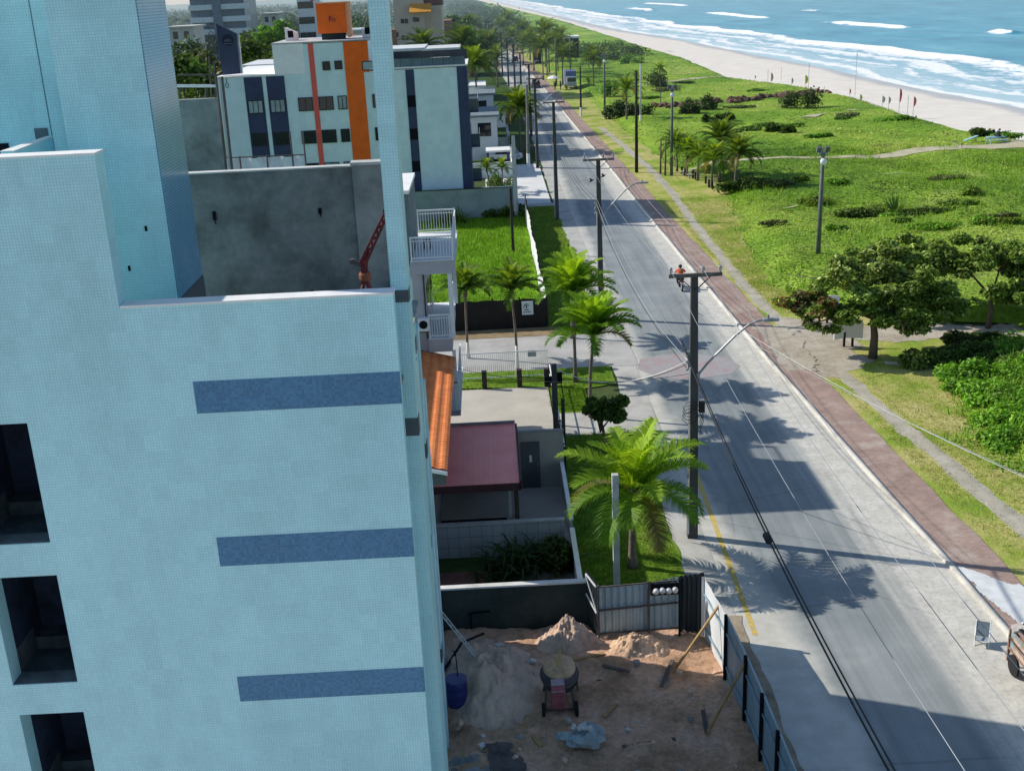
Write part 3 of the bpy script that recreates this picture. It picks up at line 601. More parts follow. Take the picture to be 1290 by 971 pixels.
# far avenue palms: two prototypes, then copies
proto = [make_palm('distant palm of the avenue where the road narrows', (12.9, 262, 0), 6.6, 4.0, 30, 28, 22, 'distant palms lining the avenue', bright=.5, trunk_r=.17),
         make_palm('distant palm of the avenue where the road narrows', (16.2, 247, 0), 5.6, 3.6, 31, 26, 22, 'distant palms lining the avenue', bright=.55, trunk_r=.17)]
r0 = random.Random(5)
for i, (x, y, s) in enumerate([(14.5, 275, 1.05), (12.2, 292, 1.1), (17.5, 283, .95), (10.5, 318, 1.0), (15.8, 305, 1.2), (13.0, 335, 1.1), (19.5, 268, .8), (8.5, 352, 1.05), (20.5, 315, 1.0), (24.0, 262, .85), (22.0, 240, .75), (11.8, 370, 1.25), (18.0, 345, 1.1),
                               (2.6, 250, 1.0), (1.2, 285, 1.1), (-1.5, 230, 1.0), (-0.5, 320, 1.0), (-4.5, 262, 1.15), (-8, 290, 1.1), (-6.0, 345, 1.2), (-3.0, 400, 1.2), (6.5, 420, 1.2), (9.5, 450, 1.2), (-12, 380, 1.2)]):
    dup(proto[i % 2], (x, y, 0), r0.random() * 6, s)
# young staked trees in the dune field
py = make_palm('young thin palm planted in a loose row in the dune field', (19.5, 222, 0), 2.6, 1.2, 40, 12, 16, 'young palms planted in the dune field', bright=.8, dead=0, trunk_r=.07)
for (px_, py_) in [(735, 82), (752, 78), (764, 76), (770, 75), (748, 100), (755, 98), (784, 72), (800, 120), (742, 92)]:
    q = G(px_, py_); dup(py, (q[0], q[1], 0), r0.random() * 6, 0.8 + .5 * r0.random())

# ---- sea almond trees on the clearing (right)
RED = [(0.14, 0.075, 0.035), (0.30, 0.11, 0.06), (0.20, 0.20, 0.05)]
ALM = [(0.075, 0.145, 0.024), (0.17, 0.29, 0.042), (0.31, 0.44, 0.07), (0.60, 0.68, 0.26)]
def almond(label, base, blobs, ncol, seed, trunk_top, n_, leaf, tr=.2):
    t = thing('almond_tree', label, 'tree', base); rng = np.random.default_rng(seed); Vs = []; Fs = []; Cs = []; k = 0
    for (c, r, cols, share) in blobs:
        m = 34; d = rng.normal(size=(m, 3)); d /= np.linalg.norm(d, axis=1)[:, None]
        cs = np.array(c) + d * np.array(r) * (rng.random(m) ** .5)[:, None] * .98; rs = np.array(r)[None, :] * (0.12 + .13 * rng.random(m))[:, None] + .08
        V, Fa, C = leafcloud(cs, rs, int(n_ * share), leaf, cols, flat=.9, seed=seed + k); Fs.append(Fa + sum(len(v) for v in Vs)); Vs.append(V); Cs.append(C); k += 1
    npmesh('crown', np.vstack(Vs), np.vstack(Fs), np.vstack(Cs), mleaf, t)
    mb = MB(); b = Vector(base); tt = Vector(trunk_top); mb.tube([b, b.lerp(tt, .5) + Vector((.1, 0, 0)), tt], [tr * 1.3, tr, tr * .75], 9)
    for (c, r, _, _) in blobs:
        c = Vector(c); mb.tube([tt - Vector((0, 0, .3)), tt.lerp(c, .5) + Vector((0, 0, .15)), c], [tr * .6, tr * .4, tr * .15], 6)
        for j in range(4):
            e = c + Vector((rng.normal() * r[0] * .6, rng.normal() * r[1] * .6, rng.normal() * r[2] * .4)); mb.tube([tt.lerp(c, .6), tt.lerp(c, .85).lerp(e, .5), e], [tr * .3, tr * .2, tr * .06], 5)
    mb.build('trunk', mbark, t, smooth=True); return t
almond('wide spreading almond tree with reddish leaves over the white notice boards', (20.3, 59.0, 0),
       [((16.7, 59.4, 3.1), (2.1, 1.7, .85), RED + ALM, .17), ((19.4, 60.2, 4.2), (2.9, 2.2, 1.3), ALM + RED[:1], .29), ((22.2, 59.6, 3.8), (2.6, 2.0, 1.35), ALM, .22), ((18.3, 58.7, 2.65), (2.6, 1.5, .7), ALM, .14), ((21.6, 58.2, 2.5), (2.2, 1.4, .85), ALM, .12), ((24.0, 59.6, 2.9), (1.7, 1.5, 1.0), ALM, .10)], 0, 50, (20.2, 59.1, 2.6), 30000, .135, .2)
almond('rounded almond tree behind the clearing at the right edge with forked pale trunk', (28.4, 63.3, 0),
       [((26.6, 65.4, 3.8), (2.8, 1.9, 1.3), ALM, .3), ((29.6, 64.5, 3.9), (2.9, 2.0, 1.4), ALM, .34), ((32.2, 63.8, 3.3), (2.4, 1.6, 1.2), ALM, .22), ((28.9, 62.4, 2.4), (1.5, 1.0, .75), ALM, .16), ((30.8, 62.0, 2.3), (1.6, 1.1, .8), ALM, .16)], 0, 51, (28.5, 63.5, 2.2), 26000, .135, .13)
almond('loose almond tree on a thin dark trunk between the two larger almond trees', (26.2, 67.2, 0),
       [((25.0, 66.4, 3.8), (2.2, 1.7, 1.2), ALM, .5), ((23.0, 66.0, 3.7), (2.4, 1.7, 1.2), ALM + RED[:1], .5)], 0, 52, (26.0, 67.2, 2.9), 15000, .135, .08)
# ---- shrubs
def shrub(name, label, cat, base, rx, ry, h, cols, seed, n_=1800, leaf=.12, group=None, nb=14):
    rng = np.random.default_rng(seed); cs = []; rs = []
    for i in range(nb):
        a = rng.random() * 2 * PI; q = rng.random() ** .5; k = .28 + .2 * rng.random()
        cs.append((rx * q * math.cos(a) * .8, ry * q * math.sin(a) * .8, h * (0.2 + .5 * rng.random() * (1.15 - q * .6)))); rs.append((rx * k, ry * k, h * k))
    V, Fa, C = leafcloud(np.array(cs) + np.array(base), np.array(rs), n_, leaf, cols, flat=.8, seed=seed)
    o = npmesh(name, V, Fa, C, mleaf, loc=base); return tag(o, label, cat, group)
for i_, (x_, y_, lb_) in enumerate([(24.2, 66.3, 'dark undergrowth behind the sandy strip, left'), (26.6, 66.2, 'dark undergrowth behind the rope fence, middle'), (29.2, 66.0, 'dark undergrowth behind the rope fence, right')]): shrub('shrub', lb_, 'shrub', (x_, y_, .05), 1.5, .8, 1.1, [sc(c_, .45) for c_ in GREEN], 150 + i_, 1800, .14)  # dark plants, greens cut further to stand in for hedge shadow
BG = 'leafy bushes at the dune edge on the right'
q = [(22.9, 57.4, 1.6, .9, .9, GREEN, 'dark low bush under the wide almond tree'), (25.3, 57.6, 1.6, 1.1, 1.0, GREEN, 'dark green bush below the pale forked trunk'), (27.5, 58.2, 1.8, 1.3, 1.3, BRIGHT, 'bright bush at the right edge below the rounded almond tree'),
     (24.3, 54.9, 1.7, 1.3, 1.0, BRIGHT, 'bright green bush at the corner of the trimmed dry grass'), (26.8, 53.8, 2.0, 1.6, 1.3, BRIGHT, 'tall bright bush at the right edge of the picture'), (24.0, 51.5, 1.7, 1.5, 1.0, BRIGHT, 'round bush bulging over the dry grass'),
     (26.0, 50.0, 2.0, 1.7, 1.2, BRIGHT, 'broad bush behind the bulging round one'), (23.4, 48.4, 1.5, 1.4, .9, BRIGHT, 'lowest bright bush at the right picture edge'), (25.2, 46.6, 2.0, 1.5, 1.1, BRIGHT, 'bush nearest to the viewer on the right edge')]
q += [(27.5, 55.8, 1.6, 1.2, 1.2, GREEN, 'green bush in the gap above the tall bright bush'), (28.4, 52.0, 1.8, 1.5, 1.2, BRIGHT, 'bush on the right border beside the tall bright bush'), (22.4, 46.3, 1.2, 1.2, .7, BRIGHT, 'low fringe bush at the lower end of the bush bank'), (23.0, 53.2, 1.0, .9, .6, BRIGHT, 'small fringe bush at the edge of the dry grass'), (28.0, 47.6, 1.8, 1.6, 1.2, GREEN, 'darker bush at the lower right border'), (26.2, 60.0, 1.5, .9, 1.0, [sc(c_, .6) for c_ in GREEN], 'very dark bush in the shade between the two larger almond trees')]
for i, (x, y, rx, ry, h, c, lb) in enumerate(q): shrub('bush', lb, 'bush', (x, y, .05), rx * 1.12, ry * 1.12, h, c, 60 + i, 5600, .10, BG, 22)
shrub('bush', 'small pale green weed bush at the foot of the wide almond tree', 'bush', (21.9, 57.0, .05), .8, .5, .9, [(0.12, .2, .04), (.2, .28, .07)], 75, 900, .12)
hb = [((780, 150), 2.6, 1.6, 2.6, 'dark hedge clump below the dry fronded palm'), ((805, 150), 2.4, 1.6, 2.4, 'dark hedge clump at the foot of the black pole on the dune side'), ((868, 148), 1.6, 1.4, 2.6, 'dark shrub just right of the tall thin lamp pole'), ((890, 143), 1.8, 1.4, 2.4, 'dark shrub left of the rock wall'),
      ((770, 125), 2.2, 2.0, 3.0, 'tall green shrub left of the lamp post, further up the dune'), ((796, 84), 3.4, 2.6, 3.2, 'rounded green shrub on the skyline of the dune'), ((826, 113), 3.0, 2.0, 4.0, 'square dark shrub of upright stems in mid dune'), ((975, 172), 1.1, .9, 1.5, 'left one of two small dark shrubs alone in the field'),
      ((992, 174), 1.3, .9, 1.3, 'right one of two small dark shrubs alone in the field'), ((892, 158), .9, .8, 1.3, 'tiny dark shrub below the rock wall'), ((1005, 138), 3.6, 1.6, 3.4, 'dark square hedge with bare stems at the end of the rock wall'), ((930, 244), 2.2, 1.3, 1.2, 'dark undergrowth right of the largest dune side palm'), ((915, 156), 1.8, 1, 1.4, 'pale low shrub beneath the rock wall'),
      ((955, 240), 2.4, 1.4, 1.0, 'low dark undergrowth spreading right from the palm cluster'), ((1270, 177), 2.2, 1.2, .9, 'yellowish dune shrub right of the picnic table'), ((1236, 175), 1.6, 1.0, 1.2, 'small round shrub left of the picnic table'), ((1130, 156), 3.2, 1.4, .8, 'low bright mat of shrub at the edge of the beach')]
for i, (pp, rx, ry, h, lb) in enumerate(hb):
    g_ = G(*pp); br_ = i in (5, 16, 4, 14)
    shrub('shrub', lb, 'shrub', (g_[0], g_[1], .3), rx, ry, h, BRIGHT if br_ else [sc(c, .7) for c in GREEN], 90 + i, 1500, .2 if g_[1] > 140 else .14)
rs_ = random.Random(31); nlow = 0
for i in range(26):
    px_ = rs_.uniform(900, 1285); py_ = rs_.uniform(212, 330); g_ = G(px_, py_, .3)
    if g_[0] < dix(np.array([g_[1]]))[0] + 1.5 or abs(g_[1] - 128) < 2.5: continue
    cset = ([sc(c_, 1.5) for c_ in GREEN], BRIGHT, [sc(c_, 1.9) for c_ in OLIVE], [(.16, .26, .03), (.30, .42, .06)])[i % 4]
    shrub('ground_shrub', 'low spreading mat of shrub scattered in the creeper field between path and almond trees', 'shrub', (g_[0], g_[1], float(dune_h(np.array(g_[0]), np.array(g_[1]))) + .05), rs_.uniform(.8, 2.4), rs_.uniform(.5, 1.1), rs_.uniform(.3, .7), cset, 300 + i, 900, .12, 'low shrub mats in the creeper field')
for i in range(16):
    px_ = rs_.uniform(790, 1180); py_ = rs_.uniform(105, 185); g_ = G(px_, py_, .3)
    if g_[0] < dix(np.array([g_[1]]))[0] + 1.5 or g_[0] > bex(np.array([g_[1]]))[0] - 3 or abs(g_[1] - 128) < 2.5: continue
    cset = ([sc(c_, 1.5) for c_ in GREEN], BRIGHT, [sc(c_, 2.0) for c_ in OLIVE])[i % 3]
    shrub('ground_shrub', 'low shrub mat further out on the bright dune near the rock wall', 'shrub', (g_[0], g_[1], float(dune_h(np.array(g_[0]), np.array(g_[1]))) + .05), rs_.uniform(1.0, 3.4), rs_.uniform(.5, 1.2), rs_.uniform(.3, .6), cset, 340 + i, 700, .2, 'low shrub mats on the far dune')
# agave in the field
mb = MB(); r1 = random.Random(3); c = Vector((34.0, 95.4, .35))
for i in range(46):
    az = r1.random() * 2 * PI; el = math.radians(25 + 60 * r1.random()); L = 1.5 + .7 * r1.random(); d = Vector((math.cos(az) * math.cos(el), math.sin(az) * math.cos(el), math.sin(el))); s_ = Vector((-math.sin(az), math.cos(az), 0)) * .07
    mb.col = sc((.07, .15, .03), .7 + .7 * r1.random()); e = c + d * L; m_ = c + d * L * .45
    mb.add([c - s_ * .5, c + s_ * .5, m_ + s_, m_ - s_], [(0, 1, 2, 3)]); mb.add([m_ - s_, m_ + s_, e], [(0, 1, 2)])
tag(mb.build('agave_plant', mleaf, loc=c, fixn=False), 'spiky agave rosette standing alone in the green dune field', 'plant')
for i, (dx, dy, rx, h, lb) in enumerate([(-3.2, -.6, 2.6, .9, 'dark ground shrub left of the agave'), (2.2, -1.2, 2.6, .8, 'dark ground shrub right of the agave'), (0.2, -1.6, 2.0, .7, 'dark ground shrub just below the agave')]):
    shrub('shrub', lb, 'shrub', (34 + dx, 95.4 + dy, .4), rx, 1.1, h, [sc(c_, .75) for c_ in GREEN], 130 + i, 1600, .15)
# ---- small dark street tree, garden plants
make_tree('small_tree', 'small dark round headed tree on a thin trunk on the shaded lawn', 'tree', (4.35, 47.4, 0), 3.0, 1.25, [sc(c_, .7) for c_ in GREEN], 140, 3800, .11, 12, trunk_r=.09, low=.62)
def strap_plant(label, base, n_, L, col, seed, cat='plant', name='garden_plant'):
    mb = MB(); r1 = random.Random(seed); b = Vector(base)
    for i in range(n_):
        c = b + Vector((r1.gauss(0, .42), r1.gauss(0, .25), 0)); az = r1.random() * 2 * PI; e = math.radians(40 + 45 * r1.random()); p = c.copy(); l = L * (.6 + .6 * r1.random()); mb.col = sc(col, .6 + .9 * r1.random()); s_ = Vector((-math.sin(az), math.cos(az), 0))
        for k in range(4):
            d = Vector((math.cos(az) * math.cos(e), math.sin(az) * math.cos(e), math.sin(e))); q = p + d * l / 4; w0 = .05 * (1 - abs(k - 1.2) / 4); w1 = .05 * (1 - abs(k + 1 - 1.2) / 4) if k < 3 else .005
            mb.add([p - s_ * w0, p + s_ * w0, q + s_ * w1, q - s_ * w1], [(0, 1, 2, 3)]); p = q; e -= math.radians(26)
    return tag(mb.build(name, mleaf, loc=base, fixn=False), label, cat)
strap_plant('large dark clump of strap leaved plants against the tiled garden wall', (0.35, 37.2, 0), 150, 1.5, (.035, .075, .016), 1)
strap_plant('smaller dark clump of strap leaves at the right of the walled garden', (1.35, 37.5, 0), 90, 1.2, (.03, .06, .016), 2)
strap_plant('low dark leaves in front of the large strap leaved clump', (-0.35, 36.5, 0), 60, .8, (.025, .05, .014), 3)
shrub('shrub', 'dense dark shrub in the corner of the walled garden by the white side wall', 'shrub', (1.75, 37.3, 0), .6, .9, 1.5, [sc(c_, .5) for c_ in GREEN], 141, 2200, .09)
shrub('shrub', 'overgrown dark weeds along the grey wall of the vacant lot', 'shrub', (1.0, 105.0, 0), 2.2, 1.4, 1.4, GREEN, 142, 2200, .16)
strap_plant('tall reedy weeds at the left end of the grey wall in the lot', (-3.4, 103, 0), 130, 2.2, (.12, .20, .03), 5)
shrub('hedge', 'dark clipped hedge beside the pool of the apartment block', 'hedge', (1.2, 120.5, 0), 1.6, 2.6, 1.7, GREEN, 143, 2400, .12)
# ---- background trees, each its own thing
bgt = [((232, 66), 132, 4.8, 14.5, GREEN, 'bushy dark tree beside the teal tower'), ((258, 58), 140, 4.8, 15.0, OLIVE, 'olive toned tree left of the dark slanted panel'), ((287, 72), 138, 4.4, 13.5, OLIVE, 'brownish green tree with thin bare stems left of the slanted panel'), ((222, 46), 175, 5.5, 15.5, BLUISH, 'hazy tree left of the striped tower block'),
       ((318, 56), 160, 5.4, 15.0, [sc(c_, .8) for c_ in GREEN], 'dark tree directly right of the slanted panel'), ((338, 66), 150, 4.6, 12.5, OLIVE, 'tree with shadowed base left of the white penthouse'), ((347, 34), 205, 4.6, 16.5, BRIGHT, 'bright green conical tree right of the striped tower block'), ((325, 35), 235, 7, 14, GREEN, 'broad tree in front of the pale roofed house'),
       ((310, 40), 205, 6, 13, BLUISH, 'grey green tree in front of the striped tower block'), ((365, 30), 270, 6, 13, BLUISH, 'hazy tree left of the narrow white block'), ((452, 32), 235, 6, 13, BLUISH, 'hazy tree right of the orange roof box'), ((446, 18), 330, 8, 14, BLUISH, 'distant tree above the pale flat roof'), ((262, 28), 300, 9, 14, BLUISH, 'distant tree at the left of the far block base'), ((212, 30), 260, 8, 13, BLUISH, 'distant tree touching the teal tower edge'),
       ((350, 18), 360, 9, 14, BLUISH, 'distant tree behind the bright conical one'), ((470, 25), 300, 8, 13, BLUISH, 'distant tree just left of the teal pillar'), ((575, 22), 330, 8, 13, GREEN, 'tall tree behind the two terrace palms'), ((592, 30), 290, 6, 10.5, BRIGHT, 'bright leafy tree at the left of the avenue end'), ((560, 30), 290, 6, 10, GREEN, 'dense tree right of the beige building'), ((606, 40), 330, 5, 8, GREEN, 'low dark tree at the left side of the narrowing road')]
for i, ((px_, py_), Y, R, top, cols, lb) in enumerate(bgt):
    a = AY(px_, py_, Y); h = min(top, max(6.5, a[2] + R * .9))
    make_tree('background_tree', lb, 'tree', (a[0], Y, 0), h, R, cols, 200 + i, 2600, .42 if Y > 180 else .33, 26, 'trees behind the apartment block', .22, .3)
# far wood, one mass
def mass(name, label, cat, X, Y, R, hh, cols, nl, leaf, seed):
    rng = np.random.default_rng(seed); cs = np.stack([X, Y, hh * .55], -1); rs = np.stack([R, R, hh * .55], -1)
    V, Fa, C = leafcloud(cs, rs, nl, leaf, cols, flat=.9, seed=seed); return stuff(npmesh(name, V, Fa, C, mleaf), label, cat)
rg = np.random.default_rng(11)
Y = 380 * (1500 / 380) ** rg.random(1500); X = -12 - (0.06 + 0.36 * rg.random(1500)) * Y + 0; R = 4 + 5 * rg.random(1500) + Y / 300
mass('far_wood', 'hazy mass of distant tree crowns between and behind the houses', 'wood', X, Y, R, 7 + 6 * rg.random(1500), [(0.07, 0.115, 0.085), (0.09, 0.135, 0.095), (0.115, 0.155, 0.105)], 42000, 1.3, 12)  # distance haze painted into these blue-grey leaf colours
Y = 380 * (2300 / 380) ** rg.random(700); X = np.interp(Y, [380, 700, 1500, 2300], [4, -8, -40, -80]) + rg.normal(size=700) * 4 + rg.random(700) * np.interp(Y, [380, 700, 1500, 2300], [8, 24, 30, 20]); R = 3 + 3 * rg.random(700) + Y / 250
mass('coastal_wood', 'distant dark scrub and trees along the far curve of the coast', 'wood', X, Y, R, 4 + 4 * rg.random(700), [(0.055, 0.105, 0.06), (0.08, 0.13, 0.065), (0.11, 0.15, 0.08)], 16000, 1.0, 13)  # leaf colours bluish, far haze painted in here as well
Y = rg.uniform(310, 385, 60); X = np.interp(Y, [310, 385], [31, 28]) + rg.random(60) * 14; R = 2 + 2 * rg.random(60)
mass('dune_scrub', 'dark green scrub mound at the far end of the dune', 'scrub', X, Y, R, 1.5 + 1.3 * rg.random(60), GREEN, 6000, .42, 14)
# ---- grass and creeper leaves that nobody could count
def blades(name, label, cat, X, Y, Z, hgt, wdt, cols, per, seed, spread=.12, tilt=.5):
    rng = np.random.default_rng(seed); n_ = len(X); X = np.repeat(X, per) + rng.normal(size=n_ * per) * spread; Y = np.repeat(Y, per) + rng.normal(size=n_ * per) * spread; Z = np.repeat(Z, per); hb_ = np.repeat(hgt, per) * (.5 + .8 * rng.random(n_ * per))
    N = n_ * per; az = rng.random(N) * 2 * PI; tl = np.abs(rng.normal(size=N)) * tilt; ax = np.cos(az); ay = np.sin(az); wd_ = np.repeat(wdt, per) * (.6 + .8 * rng.random(N))
    tip = np.stack([X + ax * tl * hb_, Y + ay * tl * hb_, Z + hb_], -1); b0 = np.stack([X - ay * wd_, Y + ax * wd_, Z - .03], -1); b1 = np.stack([X + ay * wd_, Y - ax * wd_, Z - .03], -1)
    V = np.stack([b0, b1, tip], 1).reshape(-1, 3); cols = np.asarray(cols); ci = np.repeat(rng.random(n_), per) * (len(cols) - 1); i0 = np.floor(ci).astype(int); fr = (ci - i0)[:, None]
    C = (cols[i0] * (1 - fr) + cols[np.minimum(i0 + 1, len(cols) - 1)] * fr) * (.65 + .6 * rng.random(N))[:, None]
    return stuff(npmesh(name, V, np.arange(N * 3).reshape(-1, 3), C, mblade), label, cat)
def scatter(n_, y0, y1, fa, fb, seed, pw=1.0):
    rng = np.random.default_rng(seed); Y = y0 + (y1 - y0) * rng.random(n_) ** pw; t = rng.random(n_); return fa(Y) * (1 - t) + fb(Y) * t, Y

PTH = np.array([[22, 127, .7], [30.3, 127.6, 1.2], [42.4, 127, 1.6], [52.6, 130.6, 3.4], [60, 131, 4.5], [64, 132, 5]])
def creeper(name, label, X, Y, size, seed, lift, light):
    """leaf-sized faces lying over the dune: low clumps, open yellowish patches and dark hollows"""
    kp = np.abs(Y - np.interp(X, PTH[:, 0], PTH[:, 1])) > np.interp(X, PTH[:, 0], PTH[:, 2]) * .55 + .25; X = X[kp]; Y = Y[kp]
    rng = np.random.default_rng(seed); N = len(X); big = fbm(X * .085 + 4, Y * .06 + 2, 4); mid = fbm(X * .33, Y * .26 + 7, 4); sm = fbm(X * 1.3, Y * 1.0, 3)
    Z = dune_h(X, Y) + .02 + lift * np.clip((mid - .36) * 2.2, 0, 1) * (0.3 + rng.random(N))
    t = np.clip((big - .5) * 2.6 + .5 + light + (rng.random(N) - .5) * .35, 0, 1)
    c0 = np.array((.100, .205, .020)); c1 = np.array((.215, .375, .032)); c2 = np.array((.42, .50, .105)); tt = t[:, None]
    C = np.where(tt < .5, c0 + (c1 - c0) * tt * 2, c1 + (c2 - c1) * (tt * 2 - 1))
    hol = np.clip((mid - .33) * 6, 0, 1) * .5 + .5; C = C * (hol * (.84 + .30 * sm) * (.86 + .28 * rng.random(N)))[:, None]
    nrm = rng.normal(size=(N, 3)) * .33 + np.array([-.30, .10, 1.0]); nrm /= np.linalg.norm(nrm, axis=1)[:, None]
    a = np.cross(nrm, rng.normal(size=(N, 3))); a /= np.linalg.norm(a, axis=1)[:, None]; b = np.cross(nrm, a); s_ = (size * (.5 + .9 * rng.random(N)))[:, None]; P = np.stack([X, Y, Z + .04], -1)
    V = np.stack([P - a * s_, P + b * s_ * .6, P + a * s_, P - b * s_ * .6], 1).reshape(-1, 3)
    return stuff(npmesh(name, V, np.arange(N * 4).reshape(-1, 4), C, mleaf), label, 'ground cover')
X, Y = scatter(105000, 43, 135, dix, lambda y: np.minimum(bex(y), 22 + y * .42), 21, .85)
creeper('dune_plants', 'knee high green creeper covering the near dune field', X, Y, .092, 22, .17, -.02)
X, Y = scatter(20000, 128, 330, dix, bex, 23, 1.3)
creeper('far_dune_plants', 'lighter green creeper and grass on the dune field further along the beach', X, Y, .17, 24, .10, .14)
X, Y = scatter(5200, 43, 132, dix, lambda y: np.minimum(bex(y), 22 + y * .42), 61, .85); kp = fbm(X * .25 + 9, Y * .2, 3) > .52; X = X[kp]; Y = Y[kp]
blades('dune_tufts', 'taller grass tufts scattered over the near dune field', 'grass', X, Y, dune_h(X, Y) + .03, .25 + .35 * np.random.default_rng(2).random(len(X)), np.full(len(X), .03), [(.09, .21, .015), (.18, .38, .025), (.34, .47, .07)], 7, 62, .2, .8)
X, Y = scatter(420, 43, 60, lambda y: dix(y) - .4, lambda y: dix(y) + 7, 63); X = X[:]; 
blades('edge_tufts', 'bright tall grass between the bushes along the mown strip', 'grass', X, Y, dune_h(X, Y) + .03, .25 + .4 * np.random.default_rng(3).random(len(X)), np.full(len(X), .035), [(.12, .30, .02), (.21, .45, .028), (.33, .54, .07)], 8, 64, .22, .7)
X, Y = scatter(15000, 36, 110, lambda y: kx(y) + 2.3, dix, 25); kp = np.abs(X - pxf(Y)) > .22 + .4 * RNG.random(len(X)); kp &= ~((Y > 56.3) & (Y < 68.5)); X = X[kp]; Y = Y[kp]
blades('mown_grass', 'short dry yellow green mown grass between brick walkway and dune', 'grass', X, Y, np.full(len(X), .05), np.full(len(X), .07), np.full(len(X), .018), [(0.17, 0.33, 0.03), (0.33, .42, .07), (.56, .51, .19), (.64, .56, .26)], 5, 26, .1, .8)
X, Y = scatter(5200, 33.6, 50.2, cst(2.55), lambda y: lx(y) - 1.15, 27)
blades('lawn_grass', 'dark shaded lawn grass round the biggest palm', 'grass', X, Y, np.full(len(X), .03), np.full(len(X), .07), np.full(len(X), .014), [(0.07, .15, .012), (.12, .22, .02)], 5, 28, .08, .6)
X, Y = scatter(4000, 66.5, 109, cst(3.2), lambda y: lx(y) - 1.2, 29)
blades('verge_grass', 'grass of the verge along the white lot wall', 'grass', X, Y, np.full(len(X), .03), np.full(len(X), .09), np.full(len(X), .02), [(0.09, .18, .015), (.16, .24, .025), (.25, .27, .06)], 5, 30, .1, .6)
X, Y = scatter(9000, 68.8, 106, lambda y: np.full_like(y, -6.0), cst(2.9), 31); hh = .12 + .5 * fbm(X * .4, Y * .25, 3) ** 2
blades('lot_weeds', 'bright uncut grass filling the vacant lot', 'grass', X, Y, np.full(len(X), .02), hh, np.full(len(X), .03), [(0.14, .31, .014), (.23, .47, .02), (.33, .52, .05)], 6, 32, .15, .7)
X, Y = scatter(1200, 53.2, 60, lambda y: np.where(y < 57.3, 2.7, -2.5), lambda y: np.where(y < 57, 4.3, 6.0), 33)
blades('front_grass', 'bright grass behind the dark fence posts', 'grass', X, Y, np.full(len(X), .03), np.full(len(X), .08), np.full(len(X), .02), [(0.1, .22, .012), (.16, .3, .02)], 6, 34, .12, .6)
# ================================================================== BUILDINGS
TEAL = tile('teal_mosaic', [(0.51, 0.86, 0.92), (0.575, 0.92, 0.97)], 0.05, 0.006, (0.42, 0.74, 0.81), 0.4, 0.35, 0.14)
TEAL_SKY = tile('sky_reflection_mosaic', [(0.22, 0.47, 0.66), (0.27, 0.54, 0.72)], 0.05, 0.008, (0.09, 0.25, 0.40), 0.16, 0.7, 0.15)  # darker, bluer copy of the teal tile, mirrored sky painted into it
BLUET = tile('blue_mosaic', [(0.035, 0.165, 0.34), (0.07, 0.265, 0.48)], 0.05, 0.006, (0.09, 0.21, 0.34), 0.35, 0.45, 0.1)
DGREY = tile('grey_mosaic', [(0.085, 0.115, 0.13), (0.11, 0.14, 0.155)], 0.05, 0.006, (0.07, 0.09, 0.1), 0.5, 0.3, 0.1)
NAVYT = tile('navy_mosaic', [(0.025, 0.035, 0.075), (0.035, 0.05, 0.10)], 0.05, 0.006, (0.03, 0.04, 0.07), 0.4, 0.3, 0.1)
mconc = M('raw_concrete', (0.24, 0.26, 0.25), 0.95, 0.36, 1.1, 6, 0.35, streak=False)
mconcl = M('light_raw_concrete', (0.31, 0.33, 0.32), 0.95, 0.3, 1.1, 7, 0.3)
mwp = M('white_coping', (0.80, 0.80, 0.78), 0.7, 0.08, 2, 12)
mdark = M('dark_opening', (0.006, 0.007, 0.012), 0.7, 0.2, 1, 5, spec=0.15)
NB = thing('teal_building', 'near apartment building clad in small teal mosaic tiles with three blue bands and open terrace', 'building', (-6, 18, 0))
W = MB()
for a in [(-7.87, -6.05, 18, 18.4, 0, 17.84), (-6.05, -1.65, 18, 18.3, 0, 15.40), (-14, -9.03, 18, 18.4, 0, 17.84), (-9.03, -7.87, 18, 18.4, 13.52, 17.84), (-9.03, -7.87, 18, 18.4, 10.69, 11.32), (-9.03, -7.87, 18, 18.4, 7.90, 8.53), (-9.03, -7.87, 18, 18.4, 5.08, 5.72), (-9.03, -7.87, 18, 18.4, 0, 2.9)]: W.box(*a)
W.build('facade', TEAL, NB)
B = MB(); B.box(-14, -2.68, 24.25, 33.05, 0, 15.2); B.box(-14, -2.2, 20.2, 24.25, 0, 13.7); B.box(-7.6, -2.0, 18.45, 20.2, 0, 13.7); B.build('body', TEAL, NB)
B = MB(); B.box(-2.679, -2.36, 24.3, 33.05, 0, 10.4); B.build('flank_wall', M('pale_teal_render', (0.50, 0.72, 0.77), .8, .15, 1.2, 9), NB)
f = MB(); f.box(-6.04, -1.66, 18.32, 23.9, 13.7, 13.75); f.build('terrace_floor', mconcl, NB)
c = MB(); c.box(-6.04, -1.64, 17.985, 18.33, 15.40, 15.435); c.build('coping', mwp, NB)
c = MB(); c.box(-14, -6.04, 17.985, 18.43, 17.84, 17.87); c.build('coping', mwp, NB)
for (a, b) in [((243, 481), (503, 521 - 4.5)), ((272.5, 677), (517, 707)), ((298.5, 852), (533, 876))]:
    A0 = AY(*a, 18); z1 = A0[2]; z0 = AY(a[0] + 3.5, {481: 521, 677: 713, 852: 883}[a[1]], 18)[2]
    m = MB(); m.box(A0[0], -1.647, 17.992, 18.05, z0, z1); m.build('tile_band', BLUET, NB)
